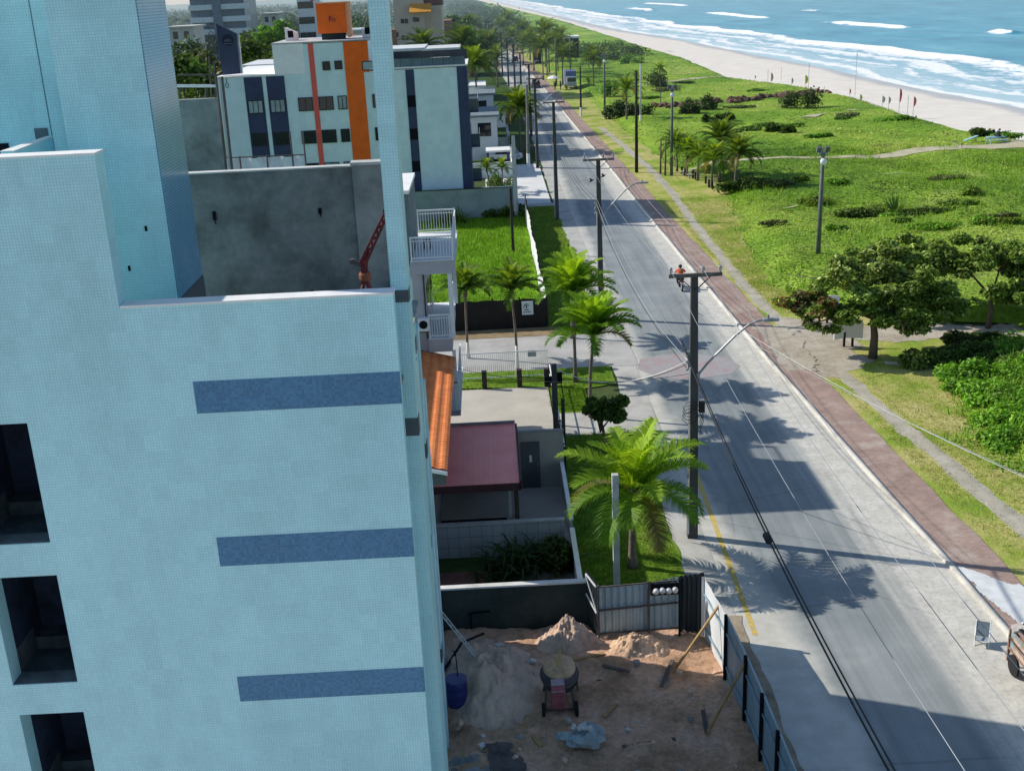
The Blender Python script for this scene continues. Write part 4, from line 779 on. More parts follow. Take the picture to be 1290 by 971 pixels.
for (z0, z1) in [(11.32, 13.52), (8.53, 10.69), (5.72, 7.90), (2.9, 5.08)]:
    x0, x1 = -9.03, -7.87; r = MB()
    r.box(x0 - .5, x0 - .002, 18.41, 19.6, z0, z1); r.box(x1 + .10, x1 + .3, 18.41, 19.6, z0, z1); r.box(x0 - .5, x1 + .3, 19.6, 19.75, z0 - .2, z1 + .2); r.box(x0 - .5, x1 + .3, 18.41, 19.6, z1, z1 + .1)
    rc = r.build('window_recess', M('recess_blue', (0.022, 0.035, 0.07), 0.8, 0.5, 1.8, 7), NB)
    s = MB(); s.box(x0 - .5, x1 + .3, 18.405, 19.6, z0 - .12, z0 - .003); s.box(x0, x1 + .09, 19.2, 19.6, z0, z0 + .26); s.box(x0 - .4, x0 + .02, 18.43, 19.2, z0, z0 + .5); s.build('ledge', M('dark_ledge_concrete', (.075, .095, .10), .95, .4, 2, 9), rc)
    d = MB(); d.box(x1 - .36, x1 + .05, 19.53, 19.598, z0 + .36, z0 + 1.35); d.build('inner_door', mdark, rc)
    s = MB(); s.box(x0 + .003, x1 - .003, 18.02, 18.40, z0, z0 + .012); s.build('sill', M('sill_concrete', (.16, .18, .185), .95, .4, 2, 9), rc)
# tower and its glossy side, sky reflection painted into the side's colour
T = MB(); T.box(-7.14, -5.66, 20, 21.8, 13.7, 20.95); T.build('tower', TEAL, NB)
T = MB(); T.box(-5.66, -5.635, 19.998, 21.8, 13.75, 20.95); T.build('tower_side', TEAL_SKY, NB)
T = MB(); T.box(-14, -7.141, 21.3, 22.5, 13.7, 20.9); T.build('tower_wing', TEAL, NB)
a = AY(43, 162, 21.3); b = AY(62, 175, 21.3); m = MB(); m.box(a[0], b[0], 21.28, 21.31, b[2], a[2]); m.build('window', M('grey_glass', (0.10, 0.14, 0.17), 0.25, 0.1, 1, 5), NB)
a = AY(0, 181, 21.3); b = AY(12, 188, 21.3); m = MB(); m.box(a[0] - 1, b[0], 21.28, 21.31, b[2] - .3, a[2]); m.build('window', mdark, NB)
a = AY(36, 0, 21.3); m = MB(); m.box(a[0] - .008, a[0] + .008, 21.294, 21.302, 14.2, 20.9); m.build('movement_joint', M('joint', (0.10, 0.2, 0.24), .8, .1), NB)
a = G(1, 192, 17.84); b = G(60, 173, 17.84); m = MB(); m.slab([(a[0], a[1]), (a[0] + .22, a[1] - .05), (b[0] + .1, b[1] - .05), (b[0], b[1])], 15.0, 17.835); m.build('side_parapet', TEAL, NB)
m = MB(); m.slab([(a[0] - .01, a[1]), (a[0] + .23, a[1] - .05), (b[0] + .11, b[1] - .05), (b[0] - .01, b[1])], 17.836, 17.86); m.build('side_coping', mwp, NB)
for pp in ((184, 288), (163, 338)):
    a = AY(*pp, 20); m = MB(); m.box(a[0] - .02, a[0] + .02, 19.985, 20.01, a[2] - .045, a[2] + .045); m.build('anchor_hole', mdark, NB)
m = MB(); m.box(-7.0, -5.62, 19.975, 21.82, 13.75, 15.0); m.build('tower_base', DGREY, NB)
# terrace end wall, pilaster
m = MB(); m.box(-6.75, -2.84, 24.0, 24.22, 13.7, 16.62); m.build('terrace_wall', mconc, NB)
m = MB(); m.box(-2.84, -1.95, 23.93, 24.22, 13.7, 16.66); m.build('pilaster', mconcl, NB)
m = MB(); m.box(-6.76, -2.85, 23.985, 24.24, 16.62, 16.65); m.box(-2.86, -1.94, 23.88, 24.24, 16.66, 16.72); m.build('wall_coping', M('pale_cement', (0.55, 0.56, 0.54), .9, .15, 2, 12), NB)
for (pp, h_) in [((270, 272), .18), ((403, 266), .12), ((244, 368), .1), ((393, 368), .09)]:
    a = AY(*pp, 23.98); m = MB(); m.box(a[0] - .035, a[0] + .035, 23.975, 24.005, a[2] - h_ / 2, a[2] + h_ / 2); m.tube([(a[0], 23.97, a[2] - h_ / 2), (a[0] + .02, 23.96, a[2] - h_)], .012, 5); m.build('conduit_stub', mdark, NB)
# pillar fin at the corner and the layered right flank
m = MB(); m.box(-1.76, -1.47, 18.85, 19.5, 0, 24.5); m.build('corner_fin', TEAL, NB)
def dblock(x0, x1, y, z, h): 
    m = MB(); m.box(x0, x1, y - .012, y + .3, z - h, z); m.build('grey_tile_block', DGREY, NB)
for (pp, hh) in [((503, 366), 15), ((516, 527), 22)]:
    a = AY(*pp, 18.84); b = AY(pp[0], pp[1] + hh, 18.84); dblock(-1.765, -1.463, 18.85, a[2], a[2] - b[2])
fins = [(21.0, -1.60, -2.0), (23.6, -1.78, -2.2), (27.0, -1.95, -2.36), (30.4, -2.12, -2.36)]
for (y, x1, x0) in fins:
    m = MB(); m.box(x0, x1, y, y + .55, 0, {21.0: 13.2, 23.6: 14.2, 27.0: 12.2, 30.4: 9.6}[y]); m.build('flank_fin', TEAL if y < 24 else M('pale_teal_render', (0.50, 0.72, 0.77), .8, .15, 1.2, 9), NB)
for (pp, hh, y, i) in [((524, 428), 18, 23.6, 1), ((535, 559), 18, 27.0, 2), ((533, 684), 14, 23.6, 1), ((542, 818), 17, 27.0, 2)]:
    a = AY(*pp, y); b = AY(pp[0], pp[1] + hh, y); m = MB(); m.box(fins[i][2], fins[i][1] + .012, y - .012, y + .4, b[2], a[2]); m.build('grey_tile_block', DGREY, NB)
for z in (6.4, 3.6):
    m = MB(); m.box(-2.364, -2.35, 25.0, 26.6, z + .5, z + 1.8); m.box(-2.364, -2.35, 28.0, 29.8, z + .5, z + 1.8); m.build('flank_window', glass('flank_glass', (0.02, 0.08, 0.18), .1), NB)
# stair wall behind, with scaffold pipes and tarp on the roof of the same building: separate things
ya = 26.0; a0 = AY(222, 122, ya); a1 = AY(275, 124, ya); a2 = AY(283, 215, ya)
m = MB(); m.box(a0[0] - 1.2, a2[0], ya, ya + .25, 15.2, a1[2]); m.build('stair_wall', mconc, NB)
msteel = M('galvanised_steel', (0.42, 0.44, 0.45), .45, .15, 3, 15, metal=.6); mrust = M('rusty_steel', (0.12, 0.10, 0.09), .8, .3, 4, 14)
sc_ = thing('scaffold_rail', 'thin scaffold pipes and rails standing above the dark concrete stair wall', 'scaffold', (a1[0], ya, a1[2]))
for (p_, q_, r) in [((222, 95), (275, 95), .022), ((222, 109), (272, 109), .035)]:
    A, Bq = AY(*p_, ya), AY(*q_, ya); m = MB(); m.tube([(A[0], ya + .1, A[2]), (Bq[0], ya + .1, Bq[2])], r, 6); m.build('rail', mrust if r < .03 else mwp, sc_)
for (p_, q_) in [((262, 72), (265, 124)), ((268, 78), (270, 124)), ((257, 108), (258, 124))]:
    A, Bq = AY(*p_, ya), AY(*q_, ya); m = MB(); m.tube([(A[0], ya + .12, A[2]), (Bq[0], ya + .12, Bq[2])], .02, 6); m.build('post', mrust, sc_)
m = MB(); yp = 25.7; A, Bq = AY(272, 97, yp), AY(285, 214, yp)
for k, o_ in enumerate((0, .075, .13)):
    m = MB(); m.tube([(A[0] + o_, yp, A[2]), (Bq[0] + o_, yp, Bq[2])], (.028, .018, .03)[k], 6); m.build('pipe', (mrust, msteel, mrust)[k], sc_)
yt = 27.5; A, Bq, C_, D_ = AY(285, 199, yt), AY(385, 195, yt), AY(387, 216, yt), AY(287, 218, yt)
tp = thing('white_tarp', 'wrinkled white tarp stretched on a dark pipe frame above the concrete terrace wall', 'tarp', (D_[0], yt, 15.2))
mb = MB(); N = 26; vs = []; fs = []
for i in range(N + 1):
    for j in range(6):
        u = i / N; v = j / 5; x = A[0] * (1 - u) + Bq[0] * u; zt = (A[2] * (1 - u) + Bq[2] * u) - .03 * abs(math.sin(u * 14)); z = zt * (1 - v) + 15.3 * v
        vs.append((x, yt + .05 * math.sin(u * 31 + v * 4) + .04 * math.sin(u * 13 - v * 7), z))
for i in range(N):
    for j in range(5): k = i * 6 + j; fs.append((k, k + 1, k + 7, k + 6))
mb.add(vs, fs); mb.build('sheet', M('white_tarp_cloth', (0.72, 0.72, 0.72), .7, .12, 3, 8), tp, smooth=True)
for u in (0.0, .18, .52, .84, 1.0):
    x = A[0] * (1 - u) + Bq[0] * u; m = MB(); m.tube([(x, yt - .09, 15.25), (x, yt - .09, A[2] + (.03 if u < .8 else .55))], .02, 6); m.build('post', mrust, tp)
m = MB(); m.tube([(A[0], yt - .09, A[2] + .01), (Bq[0], yt - .09, Bq[2] + .01)], .016, 6); m.build('top_rail', mrust, tp)
# red hoist on the terrace
mredp = M('worn_red_paint_steel', (0.20, 0.035, 0.035), .6, .4, 4, 16, .2); yh = 21.6
hp = lambda x, y: Vector(AY(x, y, yh))
hs = thing('hoist', 'small dark red construction hoist with inclined boom on the terrace', 'hoist', (hp(460, 366)[0], yh, 13.75))
m = MB(); b0 = Vector((hp(460, 366)[0], yh, 13.75))
for dx, dy in ((-.28, -.25), (.28, -.25), (-.28, .25), (.28, .25)): m.bar(b0 + Vector((dx, dy, .02)), hp(460, 345), .05)
m.build('tripod_base', mredp, hs)
m = MB(); m.bar(hp(460, 358), hp(459, 330), .13); m.build('mast', mredp, hs)
m = MB(); m.lathe(hp(460, 348), [(.10, -.08), (.12, -.04), (.12, .04), (.10, .08)], 12); m.build('slew_ring', M('rust_orange', (0.3, .1, .05), .7), hs)
m = MB(); P0, P1 = hp(457, 332), hp(487, 268); dv = (P1 - P0).normalized(); sd = Vector((dv.z, 0, -dv.x)) * .055
for s_ in (-1, 1):
    for yy in (-.09, .09): m.bar(P0 + sd * s_ + Vector((0, yy, 0)), P1 + sd * s_ * .55 + Vector((0, yy * .6, 0)), .045)
for k in range(9):
    t0, t1 = k / 9, (k + 1) / 9; s_ = 1 if k % 2 else -1
    for yy in (-.08, .08): m.bar(P0.lerp(P1, t0) + sd * s_ * .9 + Vector((0, yy, 0)), P0.lerp(P1, t1) - sd * s_ * .8 + Vector((0, yy, 0)), .022)
m.quad(P0 + sd, P0.lerp(P1, .25) + sd, P0.lerp(P1, .25) - sd, P0 - sd); m.build('boom', mredp, hs)
m = MB(); m.bar(hp(459, 336), hp(441, 329), .06); m.bar(hp(441, 330), hp(447, 329), .09); m.build('counter_arm', M('dull_steel', (.14, .10, .10), .6, .3), hs)
m = MB(); m.lathe(hp(488, 266), [(.075, -.05), (.09, -.02), (.09, .02), (.075, .05)], 12, Matrix.Rotation(PI / 2, 3, 'X')); m.build('pulley', mdark, hs)
m = MB(); m.tube([hp(488, 266), hp(487, 280)], .02, 6); m.obox(hp(487, 279), .035, .035, .06); m.build('hook', mdark, hs)

# ------------------------------------------------ blue apartment block with orange stripes
KB = 107 / 118.0
def Bx(x): return x * KB
def Bz(z): return 20 - (20 - z) * KB
YB = 107.0
mteal2 = tile('pale_blue_mosaic', [(0.72, 0.89, 0.92), (0.76, 0.92, 0.95)], 0.10, 0.008, (0.60, 0.82, 0.86), .5, .3, .12)
mor = M('orange_render', (0.88, 0.15, 0.018), .8, .1, 1, 10); mredst = M('red_stripe_render', (0.78, 0.13, 0.10), .8, .1, 1, 10); mor2 = M('orange_render_edge', (0.85, 0.19, 0.03), .8, .1, 1, 10)
mnavy = M('navy_render', (0.045, 0.062, 0.125), .7, .14, 1.2, 10); mdgl = glass('dark_glass', (0.015, 0.022, 0.03), .08); mlgl = glass('curtained_glass', (0.26, 0.36, 0.39), .2); mfr = M('dark_frame', (0.02, 0.025, 0.03), .5)
AB = thing('apartment_block', 'three storey pale blue apartment block with orange and navy vertical stripes and roof terrace', 'building', (Bx(-14), YB, 0))
x0, x1 = Bx(-26.45), Bx(-2.75); zr = Bz(12.68); zu = Bz(15.6)
m = MB(); m.box(x0, Bx(-20.7), YB, YB + 15, 0, zr); m.box(Bx(-20.7), Bx(-11.3), YB + .001, YB + 10, 0, zu - .05); m.box(Bx(-11.3), x1, YB, YB + 9, 0, zr); m.build('wall', mteal2, AB)
m = MB(); m.box(Bx(-20.72), Bx(-17.7), YB - .03, YB + 9.9, zr + .05, zu); m.build('penthouse', M('white_render', (0.88, 0.89, 0.89), .85, .08, 1, 10), AB)
m = MB(); m.box(x1, Bx(-1.75), YB - .05, YB + 9, 0, zr + .08); m.build('corner_wall', mnavy, AB)
m = MB(); m.box(x0 - .1, Bx(-20.6), YB - .08, YB + 15, zr, zr + .12); m.build('coping', mwp, AB)
m = MB(); m.box(Bx(-11.3), Bx(-1.65), YB - .10, YB + 9, zr + .08, zr + .2); m.build('coping', mwp, AB)
m = MB(); m.box(Bx(-20.8), Bx(-11.2), YB - .07, YB + 10.1, zu, zu + .12); m.build('coping', M('grey_coping', (.45, .47, .47), .9), AB)
for (a, b) in ((-23.85, -22.05), (-21.65, -19.85)):
    m = MB(); m.box(Bx(a), Bx(b), YB - .04, YB + .1, Bz(3.0), zr - .05); m.build('navy_stripe', mnavy, AB)
m = MB(); m.box(Bx(-7.85), Bx(-7.0), YB - .04, YB + .1, 0, zr - .03); m.build('navy_stripe', mnavy, AB)
m = MB(); m.box(Bx(-17.2), Bx(-16.7), YB - .06, YB + .1, Bz(2.5), zu - .06); m.build('red_stripe', mredst, AB)
m = MB(); m.box(Bx(-13.75), Bx(-11.95), YB - .06, YB + .1, 0, zu - .04); m.box(Bx(-11.95), Bx(-11.35), YB - .02, YB + .1, Bz(12.6), zu - .04); m.build('orange_stripe', mor, AB)
def win(xa, xb, za, zb, gl=mdgl, mull=2, name='window'):
    m = MB(); X0, X1, Z0, Z1 = Bx(xa), Bx(xb), Bz(za), Bz(zb); y = YB - .10; f = .07
    m.box(X0, X1, y, y + .12, Z0, Z0 + f); m.box(X0, X1, y, y + .12, Z1 - f, Z1); m.box(X0, X0 + f, y, y + .12, Z0 + f, Z1 - f); m.box(X1 - f, X1, y, y + .12, Z0 + f, Z1 - f)
    for k in range(1, mull): xm = X0 + (X1 - X0) * k / mull; m.box(xm - .03, xm + .03, y + .01, y + .11, Z0 + f, Z1 - f)
    fr = m.build(name, mfr, AB); p = MB(); p.box(X0 + f, X1 - f, y + .03, y + .05, Z0 + f, Z1 - f); p.build('pane', gl, fr); return fr
for za, zb, g_ in ((9.1, 10.4, mlgl), (5.9, 7.2, mdgl), (2.7, 4.0, mlgl)):
    win(-23.7, -22.2, za, zb, g_, 3); win(-21.5, -20.0, za, zb, g_, 3)
for k, (za, zb) in enumerate(((9.12, 10.45), (5.9, 7.2), (2.7, 3.95))):
    win(-18.7, -17.25, za, zb, mdgl); win(-16.65, -15.2, za, zb, (mdgl, mdgl, mlgl)[k]); win(-14.75, -13.85, za, zb, (mlgl, mdgl, mlgl)[k]); win(-11.3, -10.7, za, zb, mdgl, 1)
    m = MB(); m.box(Bx(-7.83), Bx(-7.02), YB - .07, YB + .05, Bz(za - .1), Bz(zb - .3)); m.build('dark_panel', mdark, AB)
win(-15.95, -15.2, 12.95, 13.8, mdgl, 1); win(-14.75, -14.0, 12.98, 13.82, mdgl, 1); win(-12.05, -10.9, 12.75, 13.65, mlgl, 1)
# roof terrace railing with glass
m = MB()
for x in np.linspace(-10.4, -1.9, 9): m.box(Bx(x) - .02, Bx(x) + .02, YB + .3, YB + .34, zr + .1, Bz(13.72))
m.box(Bx(-10.5), Bx(-1.8), YB + .29, YB + .35, Bz(13.68), Bz(13.75)); rl = m.build('railing', M('dark_metal', (.03, .04, .05), .5), AB)
p = MB(); p.box(Bx(-10.4), Bx(-1.9), YB + .31, YB + .33, zr + .2, Bz(13.66)); p.build('pane', glass('rail_glass', (.10, .16, .18), .1), rl)
m = MB(); m.box(Bx(-11.2), Bx(-1.9), YB + .4, YB + 8.9, zr - .02, zr + .09); m.box(Bx(-5.6), Bx(-3.6), YB + 3, YB + 8, zr + .1, zr + .5); m.build('terrace_floor', mwp, AB)
m = MB(); m.box(Bx(-10.5), Bx(-1.8), YB + 8.6, YB + 8.7, zr + .1, zr + 1.1); m.build('railing', M('dark_metal', (.03, .04, .05), .5), AB)
# balconies on the street flank
for z in (2.9, 6.1, 9.3):
    m = MB(); m.box(Bx(-1.75), -.75, YB + 2.5, YB + 7.5, z - .25, z); bl = m.build('balcony', mnavy, AB)
    m = MB(); m.box(-.80, -.76, YB + 2.5, YB + 7.5, z, z + 1.0); m.box(Bx(-1.75), -.8, YB + 2.5, YB + 2.54, z, z + 1.0); m.build('balustrade', glass('balcony_glass', (.08, .13, .15), .1), bl)
    m = MB(); m.box(Bx(-1.75) - .02, Bx(-1.75) + .012, YB + 2.8, YB + 7.0, z + .05, z + 2.2); m.build('balcony_door', mdgl, AB)
# orange box on roof with a purple mark, frames under it
OB = thing('roof_sign', 'big square orange sign box with a small purple letter mark on the apartment block roof', 'sign', (Bx(-14.9), YB + 2, zu))
def K2(x, Y): return x
yo = YB + 2; k = yo / 120.0; bx = lambda x: x * k; bz = lambda z: 20 - (20 - z) * k
m = MB(); m.box(bx(-16.35), bx(-13.4), yo, yo + 2.6, bz(16.35), bz(19.15)); m.build('box', mor, OB)
m = MB(); m.box(bx(-13.42), bx(-13.22), yo - .03, yo + 2.62, bz(15.9), bz(19.17)); m.box(bx(-16.4), bx(-13.2), yo - .03, yo + 2.62, bz(19.15), bz(19.28)); m.build('edge_trim', M('pale_orange', (.75, .34, .18), .8), OB)
m = MB(); m.box(bx(-16.05), bx(-13.9), yo + .2, yo + 2.2, zu, bz(16.33)); m.build('dark_base', M('near_black_base', (.03, .04, .04), .9), OB)  # near-black block filling the space under the sign box
m = MB(); m.bar((bx(-16.5), yo - .3, bz(19.5)), (bx(-17.6), yo - .3, bz(24)), .35); m.build('red_brace', M('bright_red', (.6, .06, .08), .7), OB)
mpur = M('purple_letter', (.10, .035, .10), .7)
m = MB(); X = bx(-15.15); Z = bz(17.45); d = bx(-13.4) - bx(-16.35)
m.box(X, X + .09, yo - .02, yo + .01, Z, Z + .5); m.bar((X + .09, yo - .005, Z + .3), (X + .38, yo - .005, Z + .5), .08, .03); m.bar((X + .12, yo - .006, Z + .36), (X + .3, yo - .006, Z + .12), .08, .03)
for a in range(8):
    t0, t1 = a * PI / 4, (a + 1) * PI / 4; cx, cz = X + .46, Z + .14; m.bar((cx + .12 * math.cos(t0), yo - .007, cz + .14 * math.sin(t0)), (cx + .12 * math.cos(t1), yo - .007, cz + .14 * math.sin(t1)), .07, .03)
m.build('letter_mark', mpur, OB)
# navy slanted panel with emblem
SP = thing('roof_panel', 'tall dark navy panel with slanted top and faint round emblem at the corner of the roof', 'panel', (Bx(-25), YB + 1, zr))
ypn = YB + 1; pq = [AY(x, y, ypn) for x, y in ((272, 30), (298, 43), (303, 93), (280, 95))]
m = MB(); m.prism([(q[0], q[2]) for q in (pq[0], pq[1], pq[2], pq[3])], ypn, ypn + .5); m.build('panel', M('navy_panel', (.045, .062, .115), .7, .12), SP)
m = MB(); m.prism([(pq[1][0], pq[1][2]), (pq[1][0] + .14, pq[1][2] - .05), (pq[2][0] + .14, pq[2][2]), (pq[2][0], pq[2][2])], ypn - .01, ypn + .52); m.build('edge_trim', M('grey_trim', (.25, .3, .33), .7), SP)
cc = AY(287, 51, ypn); m = MB(); me_ = M('faint_emblem', (.10, .13, .18), .7)
m.lathe((cc[0], ypn - .02, cc[2]), [(.52, -.012), (.52, .012)], 20, Matrix.Rotation(PI / 2, 3, 'X')); m.build('emblem_disc', M('emblem_dark', (.018, .025, .05), .7), SP)
m = MB()
for dx in (-.25, -.08, .08, .25): m.box(cc[0] + dx - .05, cc[0] + dx + .05, ypn - .05, ypn - .035, cc[2] - .12, cc[2] + .16 - abs(dx) * .5)
m.box(cc[0] - .36, cc[0] + .36, ypn - .05, ypn - .035, cc[2] - .34, cc[2] - .26); m.build('emblem_mark', me_, SP)
m = MB(); q = AY(286, 108, YB - .05); 
for a in range(10):
    t0, t1 = a * PI / 5, (a + 1) * PI / 5; m.bar((q[0] + .16 * math.cos(t0), YB - .05, q[2] + .2 * math.sin(t0)), (q[0] + .16 * math.cos(t1), YB - .05, q[2] + .2 * math.sin(t1)), .05, .03)
m.box(q[0] - .02, q[0] + .02, YB - .06, YB - .03, q[2] + .2, q[2] + .8); m.build('wall_ring', mfr, AB)
# two white chimneys / gables on the roofs
for (pp, lb) in [(((360, 52), (372, 35), (360, 35)), 'white slanted roof vent with a dark opening beside the penthouse'), (((457, 52), (468, 30), (457, 36)), 'white and navy slanted roof vent left of the teal pillar')]:
    a, b, c_ = [AY(*p_, YB + 4) for p_ in pp]; v = thing('roof_vent', lb, 'roof vent', (a[0], YB + 4, zu + .12))
    m = MB(); m.prism([(a[0], zu + .12), (b[0], zu + .12), (b[0], c_[2] - .5), (a[0], c_[2])], YB + 4, YB + 5.4); m.build('vent_body', mwp, v); m = MB(); m.box(a[0] + .25, a[0] + .75, YB + 3.97, YB + 4.02, zu + .4, zu + 1.0); m.build('vent_opening', mdark, v)

# ------------------------------------------------ far buildings
def block(label, px0, px1, Y, ztop, depth, mat, bands=None, cat='building', zb=0.0, y_px=20):
    a = AY(px0, y_px, Y); b = AY(px1, y_px, Y); t = thing('far_building', label, cat, ((a[0] + b[0]) / 2, Y, 0)); m = MB(); m.box(a[0], b[0], Y, Y + depth, zb, ztop); m.build('wall', mat, t); return t, a[0], b[0]
mgw = M('grey_white_render', (.42, .48, .52), .85, .1, .3, 3); mslab = M('pale_slab', (.58, .66, .70), .85, .08); mslategl = M('slate_glass', (.10, .15, .20), .3, .2, .5, 3)  # last one: even dark slate blue for the tower block wall
t, a, b = block('far grey tower block with white balcony slabs and a dark central stair shaft', 241, 309, 300, 30, 16, mslategl)
for i in range(9):
    z = 3.2 + i * 2.9; m = MB(); m.box(a - .3, a + (b - a) * .42, 299.2, 299.9, z, z + 1.25); m.box(a + (b - a) * .58, b + 1.2, 299.2, 299.9, z, z + 1.25); m.build('balcony', mslab, t)
m = MB(); m.box(a + (b - a) * .42, a + (b - a) * .58, 298.8, 299.9, 0, 31); m.build('stair_shaft', M('slate_render', (.12, .17, .23), .8), t)
t, a, b = block('narrow far white block with dark window bands left of the orange roof box', 376, 397, 240, 24, 10, mslab, y_px=25)
for i in range(6):
    z = 6 + i * 2.9; m = MB(); m.box(a + .1, b - .1, 239.95, 240.05, z, z + 1.3); m.build('window', mdgl, t)
t, a, b = block('far beige apartment building with brown panels and an orange awning', 497, 535, 225, 21, 14, M('beige_render', (.50, .43, .36), .85, .08), y_px=30)
m = MB(); m.box(a - 1.3, a + .2, 224.8, 230, 4, 13.3); m.box(a - 4, a - 1.4, 224.9, 236, 0, 12); m.build('brown_panel', M('brown_render', (.30, .15, .08), .85), t)
m = MB(); m.box(b - .0, b + 3.2, 226, 238, 0, 17.2); m.build('side_wing', M('beige_render', (.50, .43, .36), .85, .08), t)
m = MB(); m.box(b, b + 3.4, 226.2, 236, 17.2, 20.6); m.build('brown_wing', M('dark_brown_render', (.16, .08, .07), .85), t)
for px_, py_ in ((507, 27), (512, 27), (522, 25), (526, 25), (508, 48), (513, 48), (522, 48), (500, 44)):
    q = AY(px_, py_, 224.9); m = MB(); m.box(q[0] - .3, q[0] + .3, 224.9, 225.05, q[2] - .4, q[2] + .4); m.build('window', mdgl, t)
q0 = AY(516, 12, 224); m = MB(); m.prismx([(225, q0[2] + .3), (222.2, q0[2] - .7), (222.2, q0[2] - .5), (225, q0[2] + .9)], q0[0], q0[0] + 4.0); m.build('awning', M('orange_awning', (.62, .28, .03), .8), t)
t, a, b = block('far brown and cream building behind the left terrace palm', 540, 568, 285, 13, 14, M('brick_render', (.24, .13, .09), .85, .1), y_px=30)
m = MB(); m.box(a, b, 284.9, 285.0, 8.2, 9.0); m.build('cream_band', M('cream_render', (.6, .55, .48), .85), t)
for (lb, p0, p1, py_, Y, hw, rc) in [('low white house with pale roof among trees left of the slanted panel', 212, 243, 34, 240, 3.0, (.55, .55, .52)), ('pale flat roofed house beyond the bright conical tree', 330, 350, 17, 330, 5.0, (.6, .62, .6)), ('wide pale green roofed hall right of the orange roof box', 436, 478, 38, 190, 4.0, (.42, .52, .50)),
                                     ('white flat roofed house behind the white terrace vents', 492, 530, 62, 150, 6, (.62, .66, .66)), ('long white flat roof left of the white penthouse', 310, 350, 82, 128, 6.5, (.64, .66, .66)), ('white walled house beneath the two terrace palms', 528, 575, 62, 175, 5.5, (.6, .62, .62))]:
    a = AY(p0, py_, Y); b = AY(p1, py_, Y); zt = max(3.2, a[2]); t = thing('house', lb, 'house', ((a[0] + b[0]) / 2, Y, 0))
    m = MB(); m.box(a[0], b[0], Y, Y + 9, 0, zt - .3); m.build('wall', M('house_wall', (.5, .5, .48), .85, .12), t); m = MB(); m.box(a[0] - .5, b[0] + .5, Y - .5, Y + 9.5, zt - .3, zt); m.build('roof', M('house_roof_%d' % int(Y), rc, .85, .12), t)
    for u in (.25, .7): x = a[0] + (b[0] - a[0]) * u; m = MB(); m.box(x - .5, x + .5, Y - .03, Y + .05, max(.9, zt - 2.4), max(2.2, zt - 1.0)); m.build('window', mdgl, t)
t = thing('beach_kiosk', 'long low white roofed kiosk at the far end of the dune', 'building', (26, 330, 0)); a = AY(700, 47, 330); b = AY(729, 47, 330)
m = MB(); m.box(a[0], b[0], 330, 336, 0, a[2] - .5); m.build('wall', mdark, t); m = MB(); m.box(a[0] - .3, b[0] + .3, 329.3, 337, a[2] - .5, a[2]); m.build('roof', mwp, t)
t = thing('beach_kiosk', 'small white roofed kiosk between the avenue palms and the long kiosk', 'building', (18, 318, 0)); a = AY(671, 45, 318); b = AY(681, 45, 318)
m = MB(); m.box(a[0], b[0], 318, 322, 0, a[2] - .4); m.build('wall', mdark, t); m = MB(); m.box(a[0] - .3, b[0] + .3, 317.3, 323, a[2] - .4, a[2]); m.build('roof', mwp, t)

# ------------------------------------------------ white house with balconies
WH = thing('white_house', 'three storey white house with railed balconies and a roof terrace behind the teal building', 'house', (-4, 46.6, 0))
mlil = M('lilac_render', (0.42, 0.41, 0.44), .85, .12, 1, 10); mwh = M('white_paint', (0.70, 0.72, 0.73), .6, .06, 2, 12)
m = MB(); m.box(-9, -2.95, 47.0, 52.6, 0, 9.15); m.build('wall', mlil, WH)
m = MB(); m.box(-9, -3.4, 47.2, 51.8, 9.4, 12.15); m.build('roof_room', M('slate_wall', (.15, .19, .21), .85, .12), WH)
m = MB(); m.box(-9, -3.35, 47.1, 51.9, 12.15, 12.3); m.build('roof_coping', mwp, WH)
XR = {9.4: -1.66, 6.0: -1.95, 2.75: -1.78}
for z in (9.4, 6.0, 2.75):
    m = MB(); m.box(-3.5 if z > 9 else -2.95, XR[z], 46.9, 52.8, z - (.6 if z > 3 else .3), z - .03); m.build('balcony_slab', mlil, WH)
    m = MB(); m.box(-3.5 if z > 9 else -2.95, XR[z] + .03, 46.87, 52.83, z - .03, z); m.build('balcony_floor', mwh, WH)
for bb in ((-1.98, -1.80, 46.95, 47.15, 6.0, 8.8), (-1.98, -1.80, 52.5, 52.7, 6.0, 8.8), (-1.98, -1.83, 46.95, 47.1, 2.75, 5.4)): m = MB(); m.box(*bb); m.build('column', mwh, WH)
def railing(x0, x1, y, z, h, dirx=True, nb=15):
    m = MB()
    if dirx:
        m.box(x0, x1, y - .03, y + .03, z + h - .06, z + h); m.box(x0, x1, y - .02, y + .02, z + .08, z + .12); m.box(x0, x1, y - .02, y + .02, z + h - .2, z + h - .17)
        for x in np.linspace(x0 + .02, x1 - .02, nb): m.box(x - .012, x + .012, y - .012, y + .012, z + .1, z + h - .05)
        m.box(x0, x0 + .06, y - .032, y + .032, z, z + h + .01); m.box(x1 - .06, x1, y - .032, y + .032, z, z + h + .01)
    else:
        m.box(y - .03, y + .03, x0, x1, z + h - .06, z + h); m.box(y - .02, y + .02, x0, x1, z + .08, z + .12)
        for x in np.linspace(x0 + .02, x1 - .02, nb): m.box(y - .012, y + .012, x - .012, x + .012, z + .1, z + h - .05)
    m.build('balcony_railing', mwh, WH)
railing(-3.45, -1.68, 46.95, 9.4, 1.0); railing(-3.45, -1.68, 52.75, 9.4, 1.05); railing(47.05, 52.7, -1.70, 9.4, 1.0, False, 40)
railing(-2.9, -2.0, 46.98, 6.0, 1.05, True, 9); railing(47.1, 52.6, -2.0, 6.0, 1.05, False, 36); railing(-2.9, -1.8, 46.98, 2.75, 1.25, True, 11); railing(47.1, 52.6, -1.82, 2.75, 1.25, False, 36)
